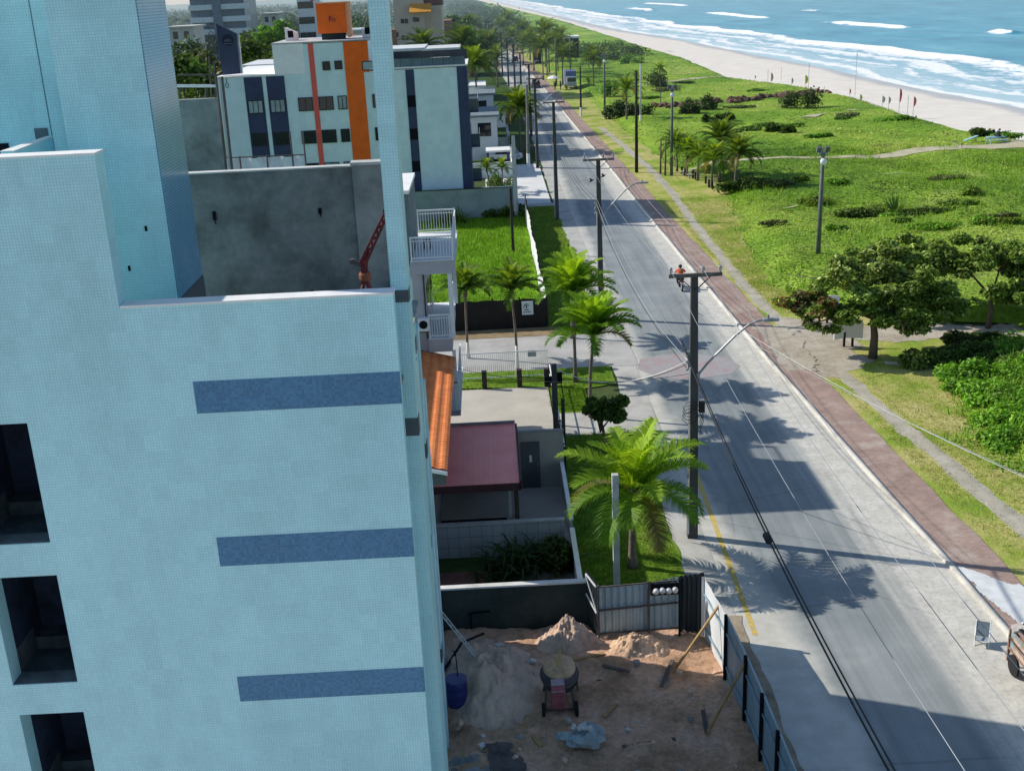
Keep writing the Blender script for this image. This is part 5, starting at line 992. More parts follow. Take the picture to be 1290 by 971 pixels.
for z in (6.0, 2.75):
    m = MB(); m.box(-2.96, -2.93, 47.6, 49.6, z + .02, z + 2.1); m.box(-2.96, -2.93, 50.3, 52, z + .5, z + 1.8); m.build('balcony_door', mdgl, WH)
m = MB(); m.box(-3.02, -2.95, 46.93, 47.0, 6.0, 9.1); m.build('downpipe', M('dark_pipe', (.05, .05, .06), .6), WH)
tb = thing('deck_table', 'small dark low table standing on the white roof terrace', 'table', (-2.85, 49.3, 9.4)); m = MB(); m.box(-3.02, -2.7, 49.15, 49.5, 9.72, 9.76); m.build('table_top', mdark, tb)
for dx in (-.14, .14):
    for dy in (-.14, .14): m = MB(); m.box(-2.86 + dx - .02, -2.86 + dx + .02, 49.32 + dy - .02, 49.32 + dy + .02, 9.4, 9.72); m.build('leg', mdark, tb)
ac = thing('air_conditioner', 'white air conditioner unit with dark fan fixed on the lilac house wall', 'air conditioner', (-3.1, 46.7, 5.7)); q = AY(533, 408, 46.7)
m = MB(); m.box(q[0] - .22, q[0] + .25, 46.55, 46.98, q[2] - .3, q[2] + .25); m.build('casing', mwh, ac, bevel=.02); m = MB(); m.lathe((q[0] + .02, 46.54, q[2]), [(.18, -.01), (.18, .012)], 14, Matrix.Rotation(PI / 2, 3, 'X')); m.build('fan_grille', mdark, ac); m = MB(); m.box(q[0] - .2, q[0] + .23, 46.6, 46.98, q[2] - .36, q[2] - .31); m.build('bracket', mrust, ac)
# ------------------------------------------------ house with orange tile lean-to
n = NT('roof_tiles'); p = n.pos(); sx = n.n('ShaderNodeSeparateXYZ'); n.l(p, sx.inputs[0])
r1_ = n.math('FRACT', n.math('MULTIPLY', sx.outputs[1], 4.6)); rr = n.rampv(r1_, 0.0, 0.35, 0.62, 1.0)
c = n.ramp(n.noise(p, 2.2, 5, .7), [(.3, (.62, .17, .05)), (.6, (.85, .27, .09)), (.8, (.86, .36, .15))]); cb = n.n('ShaderNodeCombineColor'); [n.l(rr, cb.inputs[i]) for i in range(3)]
c = n.mix(1.0, c, cb.outputs[0], 'MULTIPLY'); sp_ = n.rampv(n.noise(p, 7, 3, .6), .30, .38, .25, 1.0); n.bump(rr, .6, .03); mtileo = n.fin(c, .85, .2)
OH = thing('tiled_house', 'house with a sunlit orange clay tile lean to roof between teal building and red carport', 'house', (-4.5, 34.8, 0))
m = MB(); m.box(-9, -2.9, 35.2, 46.4, 0, 5.0); m.build('wall', M('grey_house_render', (.30, .32, .33), .85, .15), OH)  # even mid-grey render, used on both house walls
m = MB(); m.box(-9, -3.95, 36, 46.3, 5.0, 6.3); m.build('upper_wall', M('grey_house_render', (.30, .32, .33), .85, .15), OH)
m = MB(); N = 56; vs = []; fs = []; nx_ = 4
# wavy tile courses running down to the street side
xs_ = np.linspace(-4.0, -1.88, 24); ys_ = np.linspace(34.8, 46.9, 60)
for yy in ys_:
    for i_, xx in enumerate(xs_):
        ph = (xx + 4.0) / .36; vs.append((xx, yy, 5.62 - (xx + 4.0) * .26 + .055 * abs(math.sin(PI * ph)) + .03 * (1 - ((yy * 4.6) % 1)) * 0))
for j in range(len(ys_) - 1):
    for i_ in range(len(xs_) - 1): k = j * len(xs_) + i_; fs.append((k, k + 1, k + len(xs_) + 1, k + len(xs_)))
m.add(vs, fs); m.build('tile_roof', mtileo, OH, smooth=False)
m = MB(); m.prism([(-4.0, 5.60), (-1.88, 5.05), (-1.88, 4.93), (-4.0, 5.48)], 34.72, 34.80); m.build('gable_trim', mwp, OH)
m = MB(); m.prism([(-4.0, 5.45), (-1.95, 4.92), (-1.95, 4.5), (-4.0, 4.5)], 34.95, 35.1); m.build('gable_wall', M('dark_gable', (.10, .12, .12), .9), OH)
m = MB(); m.prism([(-4.0, 5.68), (-1.86, 5.12), (-1.86, 5.04), (-4.0, 5.6)], 46.9, 46.98); m.build('ridge_trim', M('brown_trim', (.20, .11, .08), .8), OH)
# ------------------------------------------------ red carport, beige wall with door
CP = thing('carport', 'carport with a pinkish red metal sheet roof beside the tiled house', 'carport', (-1, 41, 0))
n = NT('red_sheet'); p = n.pos(); sx = n.n('ShaderNodeSeparateXYZ'); n.l(p, sx.inputs[0]); wv = n.rampv(n.math('FRACT', n.math('MULTIPLY', sx.outputs[0], 5)), 0, .12, .8, 1.0)
c = n.ramp(n.noise(p, 1.2, 6, .7), [(.3, (.85, .20, .17)), (.7, (.95, .29, .24))]); cb = n.n('ShaderNodeCombineColor'); [n.l(wv, cb.inputs[i]) for i in range(3)]; c = n.mix(1, c, cb.outputs[0], 'MULTIPLY'); mrs = n.fin(c, .4, .5)
m = MB(); m.prismx([(38.6, 2.78), (44.25, 2.92), (44.25, 2.98), (38.6, 2.84)], -4, .52); m.build('roof_sheet', mrs, CP)
m = MB(); m.box(-4, .56, 38.53, 38.60, 2.55, 2.82); m.box(.52, .60, 38.53, 44.3, 2.6, 2.96); m.build('fascia', M('dark_red_fascia', (.06, .025, .03), .7), CP)
m = MB(); m.box(-4, .52, 44.25, 44.42, 0, 3.06); m.box(-4, -2.65, 38.7, 44.2, 0, 2.7); m.build('back_wall', M('carport_wall', (.20, .19, .19), .9, .2), CP)
for (x, y) in ((.4, 38.75), (.4, 41.6)): m = MB(); m.box(x - .07, x + .07, y - .07, y + .07, 0, 2.7); m.build('post', M('dark_wood', (.05, .035, .03), .8), CP)
m = MB(); m.box(.1, .2, 38.8, 38.9, 0, 2.5); m.build('downpipe', msteel, CP)
m = MB(); m.box(-2.6, .0, 39.3, 41.5, .05, .06); m.build('dark_floor_sheet', mdark, CP)  # near-black sheet lying on the carport floor
BW = thing('boundary_wall', 'beige garden wall with a grey door between carport and fence posts', 'wall', (1.5, 44.4, 0)); mbg = M('beige_wall', (.36, .34, .31), .9, .14, 1, 9)
m = MB(); m.box(.62, 2.50, 44.35, 44.5, 0, 2.5); m.build('wall', mbg, BW); m = MB(); m.box(.60, 2.52, 44.33, 44.52, 2.5, 2.56); m.build('coping', M('grey_cap', (.3, .29, .28), .9), BW)
m = MB(); m.box(.72, 1.50, 44.31, 44.36, 0, 2.1); dr = m.build('door', M('grey_door', (.10, .105, .115), .6), BW); m = MB(); m.box(1.06, 1.16, 44.29, 44.31, 1.2, 1.5); m.build('door_sign', mwp, dr); m = MB(); m.tube([(1.4, 44.28, 1.0), (1.4, 44.28, 1.15)], .02, 6); m.build('handle', msteel, dr)
# yard side walls, posts
def wallthing(name, label, cat, mbw, mat, cop=None, copm=None, base=(0, 0, 0), dirt=None):
    t = thing(name, label, cat, base); mbw.build('wall', mat, t)
    if cop: cop.build('coping', copm, t)
    return t
m = MB(); m.box(-8, 2.46, 33.1, 33.25, 0, 1.62); c = MB(); c.box(-8, 2.5, 33.06, 33.29, 1.62, 1.68)
wallthing('boundary_wall', 'dark green stained wall with white coping at the back of the construction site', 'wall', m, M('dark_green_render', (.040, .055, .050), .9, .35, .8, 7, .3), c, M('white_cap', (.68, .66, .64), .8), (0, 33.1, 0))
n = tile('grey_square_tiles', [(.33, .345, .36), (.38, .39, .405)], .42, .012, (.17, .18, .19), .6, .3, .2)
m = MB(); m.box(-8, 2.1, 38.35, 38.5, 0, 1.35); c = MB(); c.box(-8, 2.12, 38.32, 38.53, 1.35, 1.39)
wallthing('garden_wall', 'low garden wall faced with large square grey tiles', 'wall', m, n, c, M('grey_cap2', (.42, .43, .43), .8), (0, 38.4, 0))
m = MB(); m.prismx([(33.4, 0), (38.3, 0), (38.3, 1.0), (33.4, .8)], 2.32, 2.44); c = MB(); c.prismx([(33.4, .8), (38.3, 1.0), (38.3, 1.05), (33.4, .86)], 2.29, 2.47)
wallthing('garden_wall', 'low white topped side wall between walled garden and lawn', 'wall', m, M('white_side_wall', (.42, .45, .47), .8, .2), c, mwp, (2.4, 36, 0))
m = MB(); m.prismx([(39.0, 0), (44.3, 0), (44.3, 1.1), (39.0, 1.0)], 2.36, 2.46); c = MB(); c.prismx([(39.0, 1.0), (44.3, 1.1), (44.3, 1.15), (39.0, 1.06)], 2.33, 2.49)
wallthing('garden_wall', 'pale low side wall next to the grey door yard', 'wall', m, M('white_side_wall', (.42, .45, .47), .8, .2), c, mwp, (2.4, 41.6, 0))
# garden floor
g = MB(); g.box(-2.6, -.72, 33.3, 37.2, 0, .03); struct(g.build('garden_paving', M('red_garden_brick', (.20, .09, .075), .9, .25, 2, 12, .4)))
g = MB(); g.box(-.72, 2.3, 33.3, 38.33, 0, .024); struct(g.build('garden_soil', M('gravel_soil', (.12, .105, .085), .95, .4, 3, 16, .6)))
# yard fence
mpost = M('grey_timber', (.10, .095, .09), .9, .3, 3, 15, .3, streak=True); mpost2 = M('black_timber', (.035, .032, .03), .85, .3, 3, 15)
for i, (x, y, lb) in enumerate([(-.82, 57.3, 'left dark square fence post at the back of the yard'), (1.03, 57.3, 'middle dark square fence post at the back of the yard, by the slim palm trunk'), (2.45, 57.2, 'right dark fence post at the yard corner')]):
    m = MB(); m.box(x - .13, x + .13, y - .13, y + .13, 0, .95); m.box(x - .14, x + .14, y - .14, y + .14, .95, .99); tag(m.build('fence_post', mpost2, loc=(x, y, 0)), lb, 'post', 'dark posts at the back of the yard')
WR = thing('picket_rail', 'long thin white picket railing across the driveway edge behind the yard', 'railing', (.4, 58.9, 0))
m = MB(); m.box(-2.1, 2.62, 58.68, 58.72, 1.5, 1.55); m.box(-2.1, 2.62, 58.68, 58.72, .12, .16); m.build('rails', mwh, WR)
for i, x in enumerate(np.linspace(-2.05, 2.58, 44)): m = MB(); m.box(x - .011, x + .011, 58.69, 58.71, .1, 1.53); m.build('picket', mwh, WR)
m = MB(); m.box(1.55, 2.0, 58.64, 58.67, 1.22, 1.48); m.build('plate', M('grey_plate', (.35, .38, .4), .6), WR)
YF = thing('yard_fence', 'side fence of dark posts and a pale pipe rail between yard and grass verge', 'fence', (2.6, 52, 0))
for y in (45.8, 48.6, 51.4, 54.3, 57.0): m = MB(); m.box(2.56, 2.68, y - .06, y + .06, 0, 1.35); m.build('post', mpost2, YF)
m = MB(); m.tube([(2.62, 45.6, 1.3), (2.62, 57.2, 1.3)], .035, 7); m.tube([(2.62, 49.0, .75), (2.62, 57.2, .75)], .03, 7); m.build('rail', mwh, YF)
def post(label, base, top_z, r, mat, sq=True, name='post', cat='post', extra=None):
    m = MB(); x, y = base[:2]
    if sq: m.box(x - r, x + r, y - r, y + r, 0, top_z)
    else: m.tube([(x, y, 0), (x, y, top_z)], [r * 1.15, r * .85], 10)
    return tag(m.build(name, mat, loc=(x, y, 0), bevel=.01 if sq else 0), label, cat)
post('tall weathered grey timber post with a meter box at the yard corner', (2.45, 49.0), 3.9, .12, mpost)
mt = thing('meter_box', 'small dark electric meter box on the tall weathered post', 'box', (2.3, 48.8, 3.1)); m = MB(); m.box(2.02, 2.32, 48.83, 49.0, 3.05, 3.35); m.box(2.57, 2.8, 48.9, 49.05, 3.0, 3.5); m.build('casing', mdark, mt); m = MB(); m.tube([(2.75, 48.9, 3.0), (2.85, 48.9, 2.2), (2.75, 48.9, 1.7)], .02, 5); m.build('cable_tail', mdark, mt)
post('slim dark green timber post in front of the beige wall corner', (2.74, 48.0), 2.6, .08, M('green_timber', (.06, .065, .045), .9, .3, 3, 15))
post('pale square concrete post standing in front of the biggest palm', (3.73, 35.7), 4.25, .11, M('pale_post', (.48, .50, .50), .85, .15, 3, 14), True, 'concrete_post')
post('thin dark pole in the vacant lot behind the slim palm', (1.55, 89.3), 5.2, .12, mpost2, False, 'pole', 'pole')
post('pale grey concrete pole at the end of the lot wall beside the apartment block', (2.25, 104.2), 7.4, .2, M('pale_post', (.48, .50, .50), .85, .15, 3, 14), False, 'concrete_pole', 'pole')
# vacant lot walls
bf = thing('plastic_fence', 'black plastic sheet fence across the front of the vacant lot', 'fence', (.3, 68.3, 0))
m = MB(); N = 40; vs = []; fs = []
for i in range(N + 1):
    x = -7 + 10.15 * i / N; yy = 68.3 + .05 * math.sin(i * 1.9); vs += [(x, yy, 0), (x, yy + .02 * math.sin(i * 3), .9), (x, yy, 1.86 + .03 * math.sin(i * 1.3))]
for i in range(N):
    for j in range(2): k = i * 3 + j; fs.append((k, k + 1, k + 4, k + 3))
m.add(vs, fs); m.build('sheet', M('black_plastic', (.010, .010, .011), .6, .3, 2, 9), bf, smooth=True)
for x in np.linspace(-6.9, 3.1, 7): m = MB(); m.box(x - .05, x + .05, 68.38, 68.48, 0, 1.95); m.build('post', mpost2, bf)
sg = thing('lot_sign', 'small white sign with a dark arch emblem fixed to the black fence', 'sign', (1.9, 68.2, 1.0)); a = AY(657, 380, 68.15); b = AY(672, 396, 68.15)
m = MB(); m.box(a[0], b[0], 68.14, 68.17, b[2], a[2]); m.build('board', M('sign_white', (.60, .70, .72), .6, .06), sg)
mk2 = M('sign_ink', (.03, .07, .09), .7); w_ = b[0] - a[0]; h_ = a[2] - b[2]; cx, cz = a[0] + w_ * .42, b[2] + h_ * .58; m = MB()
for k_ in range(9):
    t0, t1 = math.radians(25 + k_ * 21), math.radians(25 + (k_ + 1) * 21); m.bar((cx + w_ * .24 * math.cos(t0), 68.13, cz + h_ * .24 * math.sin(t0)), (cx + w_ * .24 * math.cos(t1), 68.13, cz + h_ * .24 * math.sin(t1)), .055, .02)
m.box(cx - .03, cx + .03, 68.125, 68.14, cz - h_ * .12, cz + h_ * .14); m.box(cx - .1, cx + .06, 68.124, 68.139, cz + h_ * .08, cz + h_ * .14); m.box(cx - .12, cx + .14, 68.125, 68.14, cz - h_ * .24, cz - h_ * .18)
for k_ in range(9): x = a[0] + w_ * (.12 + .078 * k_); m.box(x, x + w_ * .045, 68.125, 68.14, b[2] + h_ * .16, b[2] + h_ * (.23 if k_ % 3 else .27))
m.build('sign_print', mk2, sg)
lw = thing('lot_wall', 'white wavy sheet wall along the street side of the vacant lot', 'wall', (3.05, 88, 0))
m = MB(); vs = []; fs = []; N = 120
for i in range(N + 1):
    y = 68.4 + 38 * i / N; x = 3.08 + .022 * math.sin(i * .9) + .05 * math.sin(i * .17); vs += [(x, y, 0), (x + .02 * math.sin(i), y, .9), (x, y, 1.8 + .06 * math.sin(i * .51))]
for i in range(N):
    for j in range(2): k = i * 3 + j; fs.append((k, k + 1, k + 4, k + 3))
m.add(vs, fs); m.build('sheet', M('white_sheet', (.68, .70, .72), .7, .15, 1, 6), lw, smooth=True)
for y in np.linspace(69, 105.5, 14): m = MB(); m.box(3.14, 3.22, y - .04, y + .04, 0, 1.85); m.build('post', mpost, lw)
m = MB(); m.box(-14, 2.4, 104.6, 104.85, 0, 2.75); c = MB(); c.box(-14, 2.45, 104.55, 104.9, 2.75, 2.83)
wallthing('lot_wall', 'long grey green rendered wall between vacant lot and apartment block', 'wall', m, M('grey_green_render', (.27, .335, .33), .9, .2, .6, 7), c, mdgl, (-4, 104.6, 0))
m = MB(); m.box(-1.2, 2.4, 111.4, 111.6, 0, .8); c = MB(); c.box(-1.25, 2.45, 111.35, 111.65, .8, .86)
wallthing('planter_wall', 'low pale planter wall in front of the short garden palms', 'wall', m, M('planter_grey', (.5, .5, .49), .9, .12), c, mwp, (.5, 111.5, 0))
# front wall and gateway of houses beyond the block
for i, (y, lb) in enumerate([(128, 'pale garden wall beyond the forecourt of the apartment block'), (150, 'second pale garden wall further along the pavement'), (176, 'third pale garden wall along the far pavement')]):
    m = MB(); m.box(2.6, 2.8, y, y + 14, 0, 1.7); m.box(-4, 2.6, y, y + .2, 0, 1.7); c = MB(); c.box(2.55, 2.85, y, y + 14, 1.7, 1.78); wallthing('front_wall', lb, 'wall', m, mwh, c, M('grey_cap2', (.42, .43, .43), .8), (2.7, y, 0))
gt = thing('gate_canopy', 'small white flat gate canopy on two posts at the forecourt', 'canopy', (2.0, 131, 0)); m = MB(); m.box(-.3, 2.4, 129.5, 132.5, 2.6, 2.8); m.build('roof', mwp, gt)
for x in (-.1, 2.2): m = MB(); m.box(x - .15, x + .15, 130.8, 131.1, 0, 2.6); m.build('post', mnavy, gt)
for (x0, x1, y, h, lb, mm) in [(-5, 1.2, 142, 5.2, 'flat roofed white house with dark glass beyond the apartment block', mwh), (-6, 1.0, 158, 6.4, 'white two storey house by the leaning forecourt palm', mwh), (-8, -.2, 182, 5.5, 'low grey house beyond the white two storey one', mlil)]:
    t = thing('house', lb, 'house', ((x0 + x1) / 2, y, 0)); m = MB(); m.box(x0, x1, y, y + 10, 0, h); m.build('wall', mm, t); m = MB(); m.box(x0 - .3, x1 + .3, y - .3, y + 10.3, h, h + .25); m.build('roof', mwp if mm is mlil else M('slate_roof', (.2, .25, .28), .8), t)
    for u in (.3, .75):
        x = x0 + (x1 - x0) * u; m = MB(); m.box(x - .8, x + .8, y - .04, y + .05, h - 2.3, h - .7); m.build('window', mdgl, t)
    m = MB(); m.box(x1 - .05, x1 + .05, y + 2, y + 5, h - 2.4, h - .6); m.build('window', mdgl, t)
# ================================================================== STREET FURNITURE
mcp = M('pole_concrete', (.085, .082, .080), .9, .3, 2.0, 12, .3, streak=True); marm = M('weathered_wood', (.16, .145, .13), .9, .3, 3, 14); mins = M('porcelain', (.30, .31, .32), .4, .1); mgal = M('lamp_steel', (.34, .36, .37), .5, .15, 3, 14, metal=.5)
mwire = M('black_cable', (.02, .02, .022), .6, .2); mwirel = M('aluminium_cable', (.42, .44, .46), .45, .1, metal=.5)
POLES = []
PGp = 'concrete utility poles along the left kerb'
def upole(label, x, y, h=10.15, lamp=True, arm=True, group=PGp, detail=True, transf=False):
    t = thing('utility_pole', label, 'utility pole', (x, y, 0), group)
    m = MB(); a, b = .19, .12; m.add([(x - a, y - a * .8, 0), (x + a, y - a * .8, 0), (x + a, y + a * .8, 0), (x - a, y + a * .8, 0), (x - b, y - b * .8, h), (x + b, y - b * .8, h), (x + b, y + b * .8, h), (x - b, y + b * .8, h)], [(0, 3, 2, 1), (4, 5, 6, 7), (0, 1, 5, 4), (1, 2, 6, 5), (2, 3, 7, 6), (3, 0, 4, 7)]); m.build('shaft', mcp, t)
    if arm:
        m = MB(); m.box(x - .92, x + .95, y - .19, y - .08, h - .06, h + .07); ca = m.build('crossarm', marm, t)
        for dx in (-.85, .28, .88): m = MB(); m.lathe((x + dx, y - .135, h + .07), [(.03, 0), (.03, .06), (.075, .08), (.055, .15), (.075, .17), (.04, .24)], 8); m.build('insulator', mins, ca)
        m = MB(); m.bar((x - .55, y - .14, h - .06), (x - .02, y - .14, h - .55), .05, .03); m.bar((x + .55, y - .14, h - .06), (x + .02, y - .14, h - .55), .05, .03); m.build('brace', mrust, t)
    if lamp:
        m = MB(); m.tube([(x + .1, y - .1, 6.45), (x + .5, y - .1, 6.95), (x + 1.45, y - .1, 7.9), (x + 1.95, y - .1, 8.3), (x + 2.25, y - .1, 8.42), (x + 2.5, y - .1, 8.44)], .045, 8); m.box(x + .08, x + .2, y - .2, y - .0, 6.3, 6.6); la = m.build('lamp_arm', mgal, t)
        m = MB(); m.obox((x + 2.72, y - .1, 8.44), .28, .10, .05); m.lathe((x + 2.62, y - .1, 8.49), [(.05, 0), (.05, .12), (.03, .14)], 8); m.build('lamp_head', mgal, la, bevel=.02)
    if detail:
        m = MB(); m.box(x - .22, x - .12, y - .06, y + .06, 6.7, 7.35)
        for z in (6.7, 7.0, 7.35): m.lathe((x - .24, y, z), [(.05, -.04), (.06, 0), (.05, .04)], 8)
        m.build('rack', mins, t)
        m = MB(); m.tube([(x - .17, y - .14, 0.2), (x - .15, y - .13, 6.8)], .03, 6); m.build('conduit', M('pale_conduit', (.55, .55, .55), .5), t)
        if y < 60:
            m = MB(); rr = random.Random(int(y))
            for i in range(4):
                pts = [(x - .15 + .28 * math.sin(k * .9 + i), y - .18 - .05 * i, 4.9 + .24 * math.cos(k * .9 + i) + .15 * i) for k in range(8)]; m.tube(pts, .012, 4)
            for i in range(3): m.tube([(x + .15, y - .2, 5.6 - .2 * i), (x + .34, y - .25, 5.2 - .2 * i), (x + .2, y - .2, 4.7 - .2 * i)], .014, 4)
            m.obox((x + .28, y - .16, 5.3), .1, .1, .2); m.build('cable_tangle', mwire, t)
    POLES.append((x, y, h)); return t
upole('nearest concrete utility pole with long lamp arm and tangled cables beside the biggest palm', 6.98, 39.1, 10.2)
upole('second concrete utility pole with lamp arm, right of the small kerbside palm', 6.55, 69.5, 9.95)
upole('third dark pole with a plain crossarm standing in the shadow band of the road', 5.85, 102.4, 10.3, lamp=False)
upole('fourth utility pole with crossarm, in front of the leaning forecourt palm', 5.6, 134.0, 10.0, lamp=True)
fp = None
for i, y in enumerate((163, 192, 221, 250, 281, 313, 346, 381, 418)):
    x = float(lx(y)) - 1.1
    if fp is None: fp = upole('distant utility pole with crossarm along the narrowing avenue', x, y, 9.8, lamp=True, detail=False, group='distant utility poles along the narrowing avenue')
    else: dup(fp, (x, y, 0)); POLES.append((x, y, 9.8))
# white based pole on the forecourt
g_ = G(666, 212); t = thing('concrete_pole', 'grey concrete pole with a whitewashed foot on the bright forecourt', 'pole', (g_[0], g_[1], 0)); m = MB(); m.tube([(g_[0], g_[1], 1.7), (g_[0] + .15, g_[1], 9.4)], [.2, .13], 9); m.build('shaft', M('pole_grey', (.20, .20, .20), .9, .2, 2, 10), t); m = MB(); m.tube([(g_[0], g_[1], 0), (g_[0], g_[1], 1.7)], [.22, .205], 9); m.build('white_foot', mwp, t)
# wires
def wire(name, label, a, b, sag, r, mat, n_=24, group=None, cat='cable'):
    a = Vector(a); b = Vector(b); m = MB(); m.tube([a.lerp(b, i / n_) - Vector((0, 0, sag * 4 * (i / n_) * (1 - i / n_))) for i in range(n_ + 1)], r, 5); mid = a
    return tag(m.build(name, mat, loc=tuple(a), smooth=True), label, cat, group)
P0 = (6.55, 8.0); spans = [P0] + [(p[0], p[1]) for p in POLES[:6]]
for k in range(len(spans) - 1):
    (xa, ya_), (xb, yb_) = spans[k], spans[k + 1]
    for j, dx in enumerate((-.85, .28, .88)):
        wire('power_line', 'thin high overhead power line running from crossarm to crossarm above the road edge', (xa + dx, ya_ - .13, 10.42), (xb + dx, yb_ - .13, 10.42 if yb_ != 102.4 else 10.2), .55, .008 if k < 2 else .011, mwirel if k < 2 else mwire, group='high overhead power lines along the road')
for j, (dx, dz, r) in enumerate(((-.09, 0, .021), (-.04, .05, .015), (.02, -.03, .019), (-.14, .09, .010))):
    wire('cable', ('thickest', 'second', 'third', 'thin outer')[j] + ' black cable of the sagging bundle crossing the lower right of the road', (6.30 + dx * 1.6, 4.0, 8.2 + dz * 2), (6.58 + dx * .5, 39.1, 7.75 + dz), 1.05, r, mwire, 40, 'sagging black cable bundle nearest the viewer')
s = MB(); s.lathe((6.38, 25.3, 6.92), [(.05, -.22), (.095, -.16), (.095, .16), (.05, .22)], 10, Matrix.Rotation(PI / 2, 3, 'X')); tag(s.build('cable_splice', mwire, loc=(6.38, 25.3, 6.92), smooth=True), 'black splice barrel hanging on the sagging cable bundle', 'cable splice')
for j, (dz, r, mt_) in enumerate(((0, .016, mwirel), (-.35, .014, mwire), (.3, .010, mwirel))):
    wire('cable', ('pale slack cable drooping from the second pole to the nearest pole', 'dark lower cable between the second pole and the nearest pole', 'thin upper cable between the second pole and the nearest pole')[j], (6.4, 69.4, 7.3 + dz), (6.8, 39.2, 7.0 + dz), 1.0 - .2 * j, r, mt_, 30)
    wire('cable', ('main low cable from the second pole to the third pole', 'lower dark cable from the second pole to the third pole', 'upper thin cable from the second pole to the third pole')[j], (6.4, 69.6, 7.3 + dz), (5.8, 102.3, 7.3 + dz), .7, r, mwire, 24)
    wire('cable', ('low cable from the third pole to the fourth pole', 'lower dark cable from the third pole to the fourth pole', 'upper thin cable from the third pole to the fourth pole')[j], (5.8, 102.5, 7.3 + dz), (5.6, 134, 7.3 + dz), .7, r * 1.2, mwire, 24)
wire('cable', 'white service cable drooping from the weathered timber post to the nearest pole', (2.5, 49.0, 3.7), (6.8, 39.2, 7.0), .75, .02, M('white_cable', (.7, .7, .7), .5), 24)
wire('cable', 'dark service cable from the nearest pole down to the roof of the tiled house', (6.85, 39.2, 6.5), (-1.9, 45, 5.3), .5, .010, mwire, 24)
wire('cable', 'short dark drop cable from the nearest pole towards the small round tree', (6.85, 39.2, 6.9), (4.6, 50.5, 2.5), .3, .012, mwire, 20)
wire('cable', 'thin pale cable crossing the road from the nearest pole to the far walkway', (7.1, 39.1, 9.2), (15.6, 22, 7.5), .5, .009, mwirel, 24)
wire('cable', 'thin cable slanting over the right hand walkway at the lower right', (7.1, 39.1, 8.8), (19.5, 21, 6.0), .5, .009, mwirel, 24)
# right hand poles
def rpole(label, px, py, top, r, mat, flood=False, foot=None, group=None):
    g_ = G(px, py); x, y = g_[0], g_[1]; t = thing('lamp_pole' if flood else 'pole', label, 'lamp pole' if flood else 'pole', (x, y, 0), group)
    m = MB(); m.tube([(x, y, 0), (x + .05, y, top)], [r * 1.15, r * .8], 9); m.build('shaft', mat, t, smooth=True)
    if flood:
        m = MB(); m.box(x - .28, x + .38, y - .06, y + .06, top - .12, top); m.box(x - .02, x + .1, y - .08, y + .08, top - .75, top + .3); m.build('bracket', mgal, t)
        for dx in (-.25, .35): m = MB(); m.obox((x + dx + .03, y + .12, top + .22), .16, .10, .2, Matrix.Rotation(math.radians(25), 3, 'X')); m.build('floodlight', M('flood_body', (.14, .15, .16), .5), t, bevel=.02)
        m = MB(); m.lathe((x + .05, y - .22, top - .6), [(.16, -.05), (.24, -.02), (.22, .03), (.05, .08)], 14, Matrix.Rotation(math.radians(70), 3, 'X')); m.build('lamp_disc', M('white_lens', (.8, .82, .84), .3), t, smooth=True)
    if foot: m = MB(); m.tube([(x, y, 0), (x, y, foot)], [r * 1.25, r * 1.22], 9); m.build('white_foot', mwp, t)
    return t
mpg = M('grey_green_pole', (.12, .14, .13), .7, .2, 2, 10)
rpole('tall grey floodlight pole with white lamp disc rising behind the reddish almond tree', 1030, 330, 7.9, .16, mpg, True)
rpole('floodlight pole at the left end of the dune side palm cluster', 846, 222, 9.1, .15, mpg, True)
rpole('black timber pole without lamp on the dune side, left of the palm cluster', 802, 218, 10.9, .17, mpost2)
rpole('grey floodlight pole beyond the dark hedge clump on the dune side', 762, 150, 9.2, .16, mpg, True, 1.2)
rpole('black pole with white foot further along the walkway', 732, 147, 7.6, .15, mpost2, False, 1.4)
rpole('pale pole with white foot behind the black pole on the dune side', 807, 158, 8.6, .13, M('pale_post', (.48, .50, .50), .85, .15, 3, 14), False, 1.5)
for i, (px_, py_, top) in enumerate(((701, 108, 9.5), (719, 98, 9.5), (692, 92, 10.0), (668, 72, 10))): rpole(('distant thin pole beside the white parasol', 'distant thin pole above the parked blue truck', 'distant thin pole left of the white parasol', 'farthest thin pole on the right side of the avenue')[i], px_, py_, top, .16, mpg)
for i, (px_, py_, h_) in enumerate(((832, 220, 3.6), (838, 222, 3.9))): rpole(('left', 'right')[i] + ' one of two short timber stakes left of the palm cluster', px_, py_, h_, .10, M('raw_timber', (.16, .12, .08), .9, .2, 3, 12))
# bollards/posts row and low benches under the palm cluster
for i, (px_, py_) in enumerate([(859, 226), (863, 228), (873, 231), (876, 233), (889, 238), (893, 243), (897, 244)]):
    g_ = G(px_, py_ - 6); m = MB(); m.tube([(g_[0], g_[1], 0), (g_[0], g_[1], .85)], .11, 8); tag(m.build('timber_bollard', mpost2, loc=(g_[0], g_[1], 0)), 'short dark timber bollard in the row beneath the dune side palms', 'bollard', 'short timber bollards under the palm cluster')
for i, (px_, py_, lb) in enumerate([(866, 226, 'left grey bench between bollards beneath the palm cluster'), (874, 230, 'right grey bench between bollards beneath the palm cluster')]):
    g_ = G(px_, py_ - 5); b = thing('bench', lb, 'bench', (g_[0], g_[1], 0)); m = MB(); m.box(g_[0] - .7, g_[0] + .7, g_[1] - .2, g_[1] + .2, .42, .48); m.build('seat', M('bench_grey', (.45, .46, .48), .7), b)
    for dx in (-.5, .5): m = MB(); m.box(g_[0] + dx - .06, g_[0] + dx + .06, g_[1] - .15, g_[1] + .15, 0, .42); m.build('leg', mconcl, b)
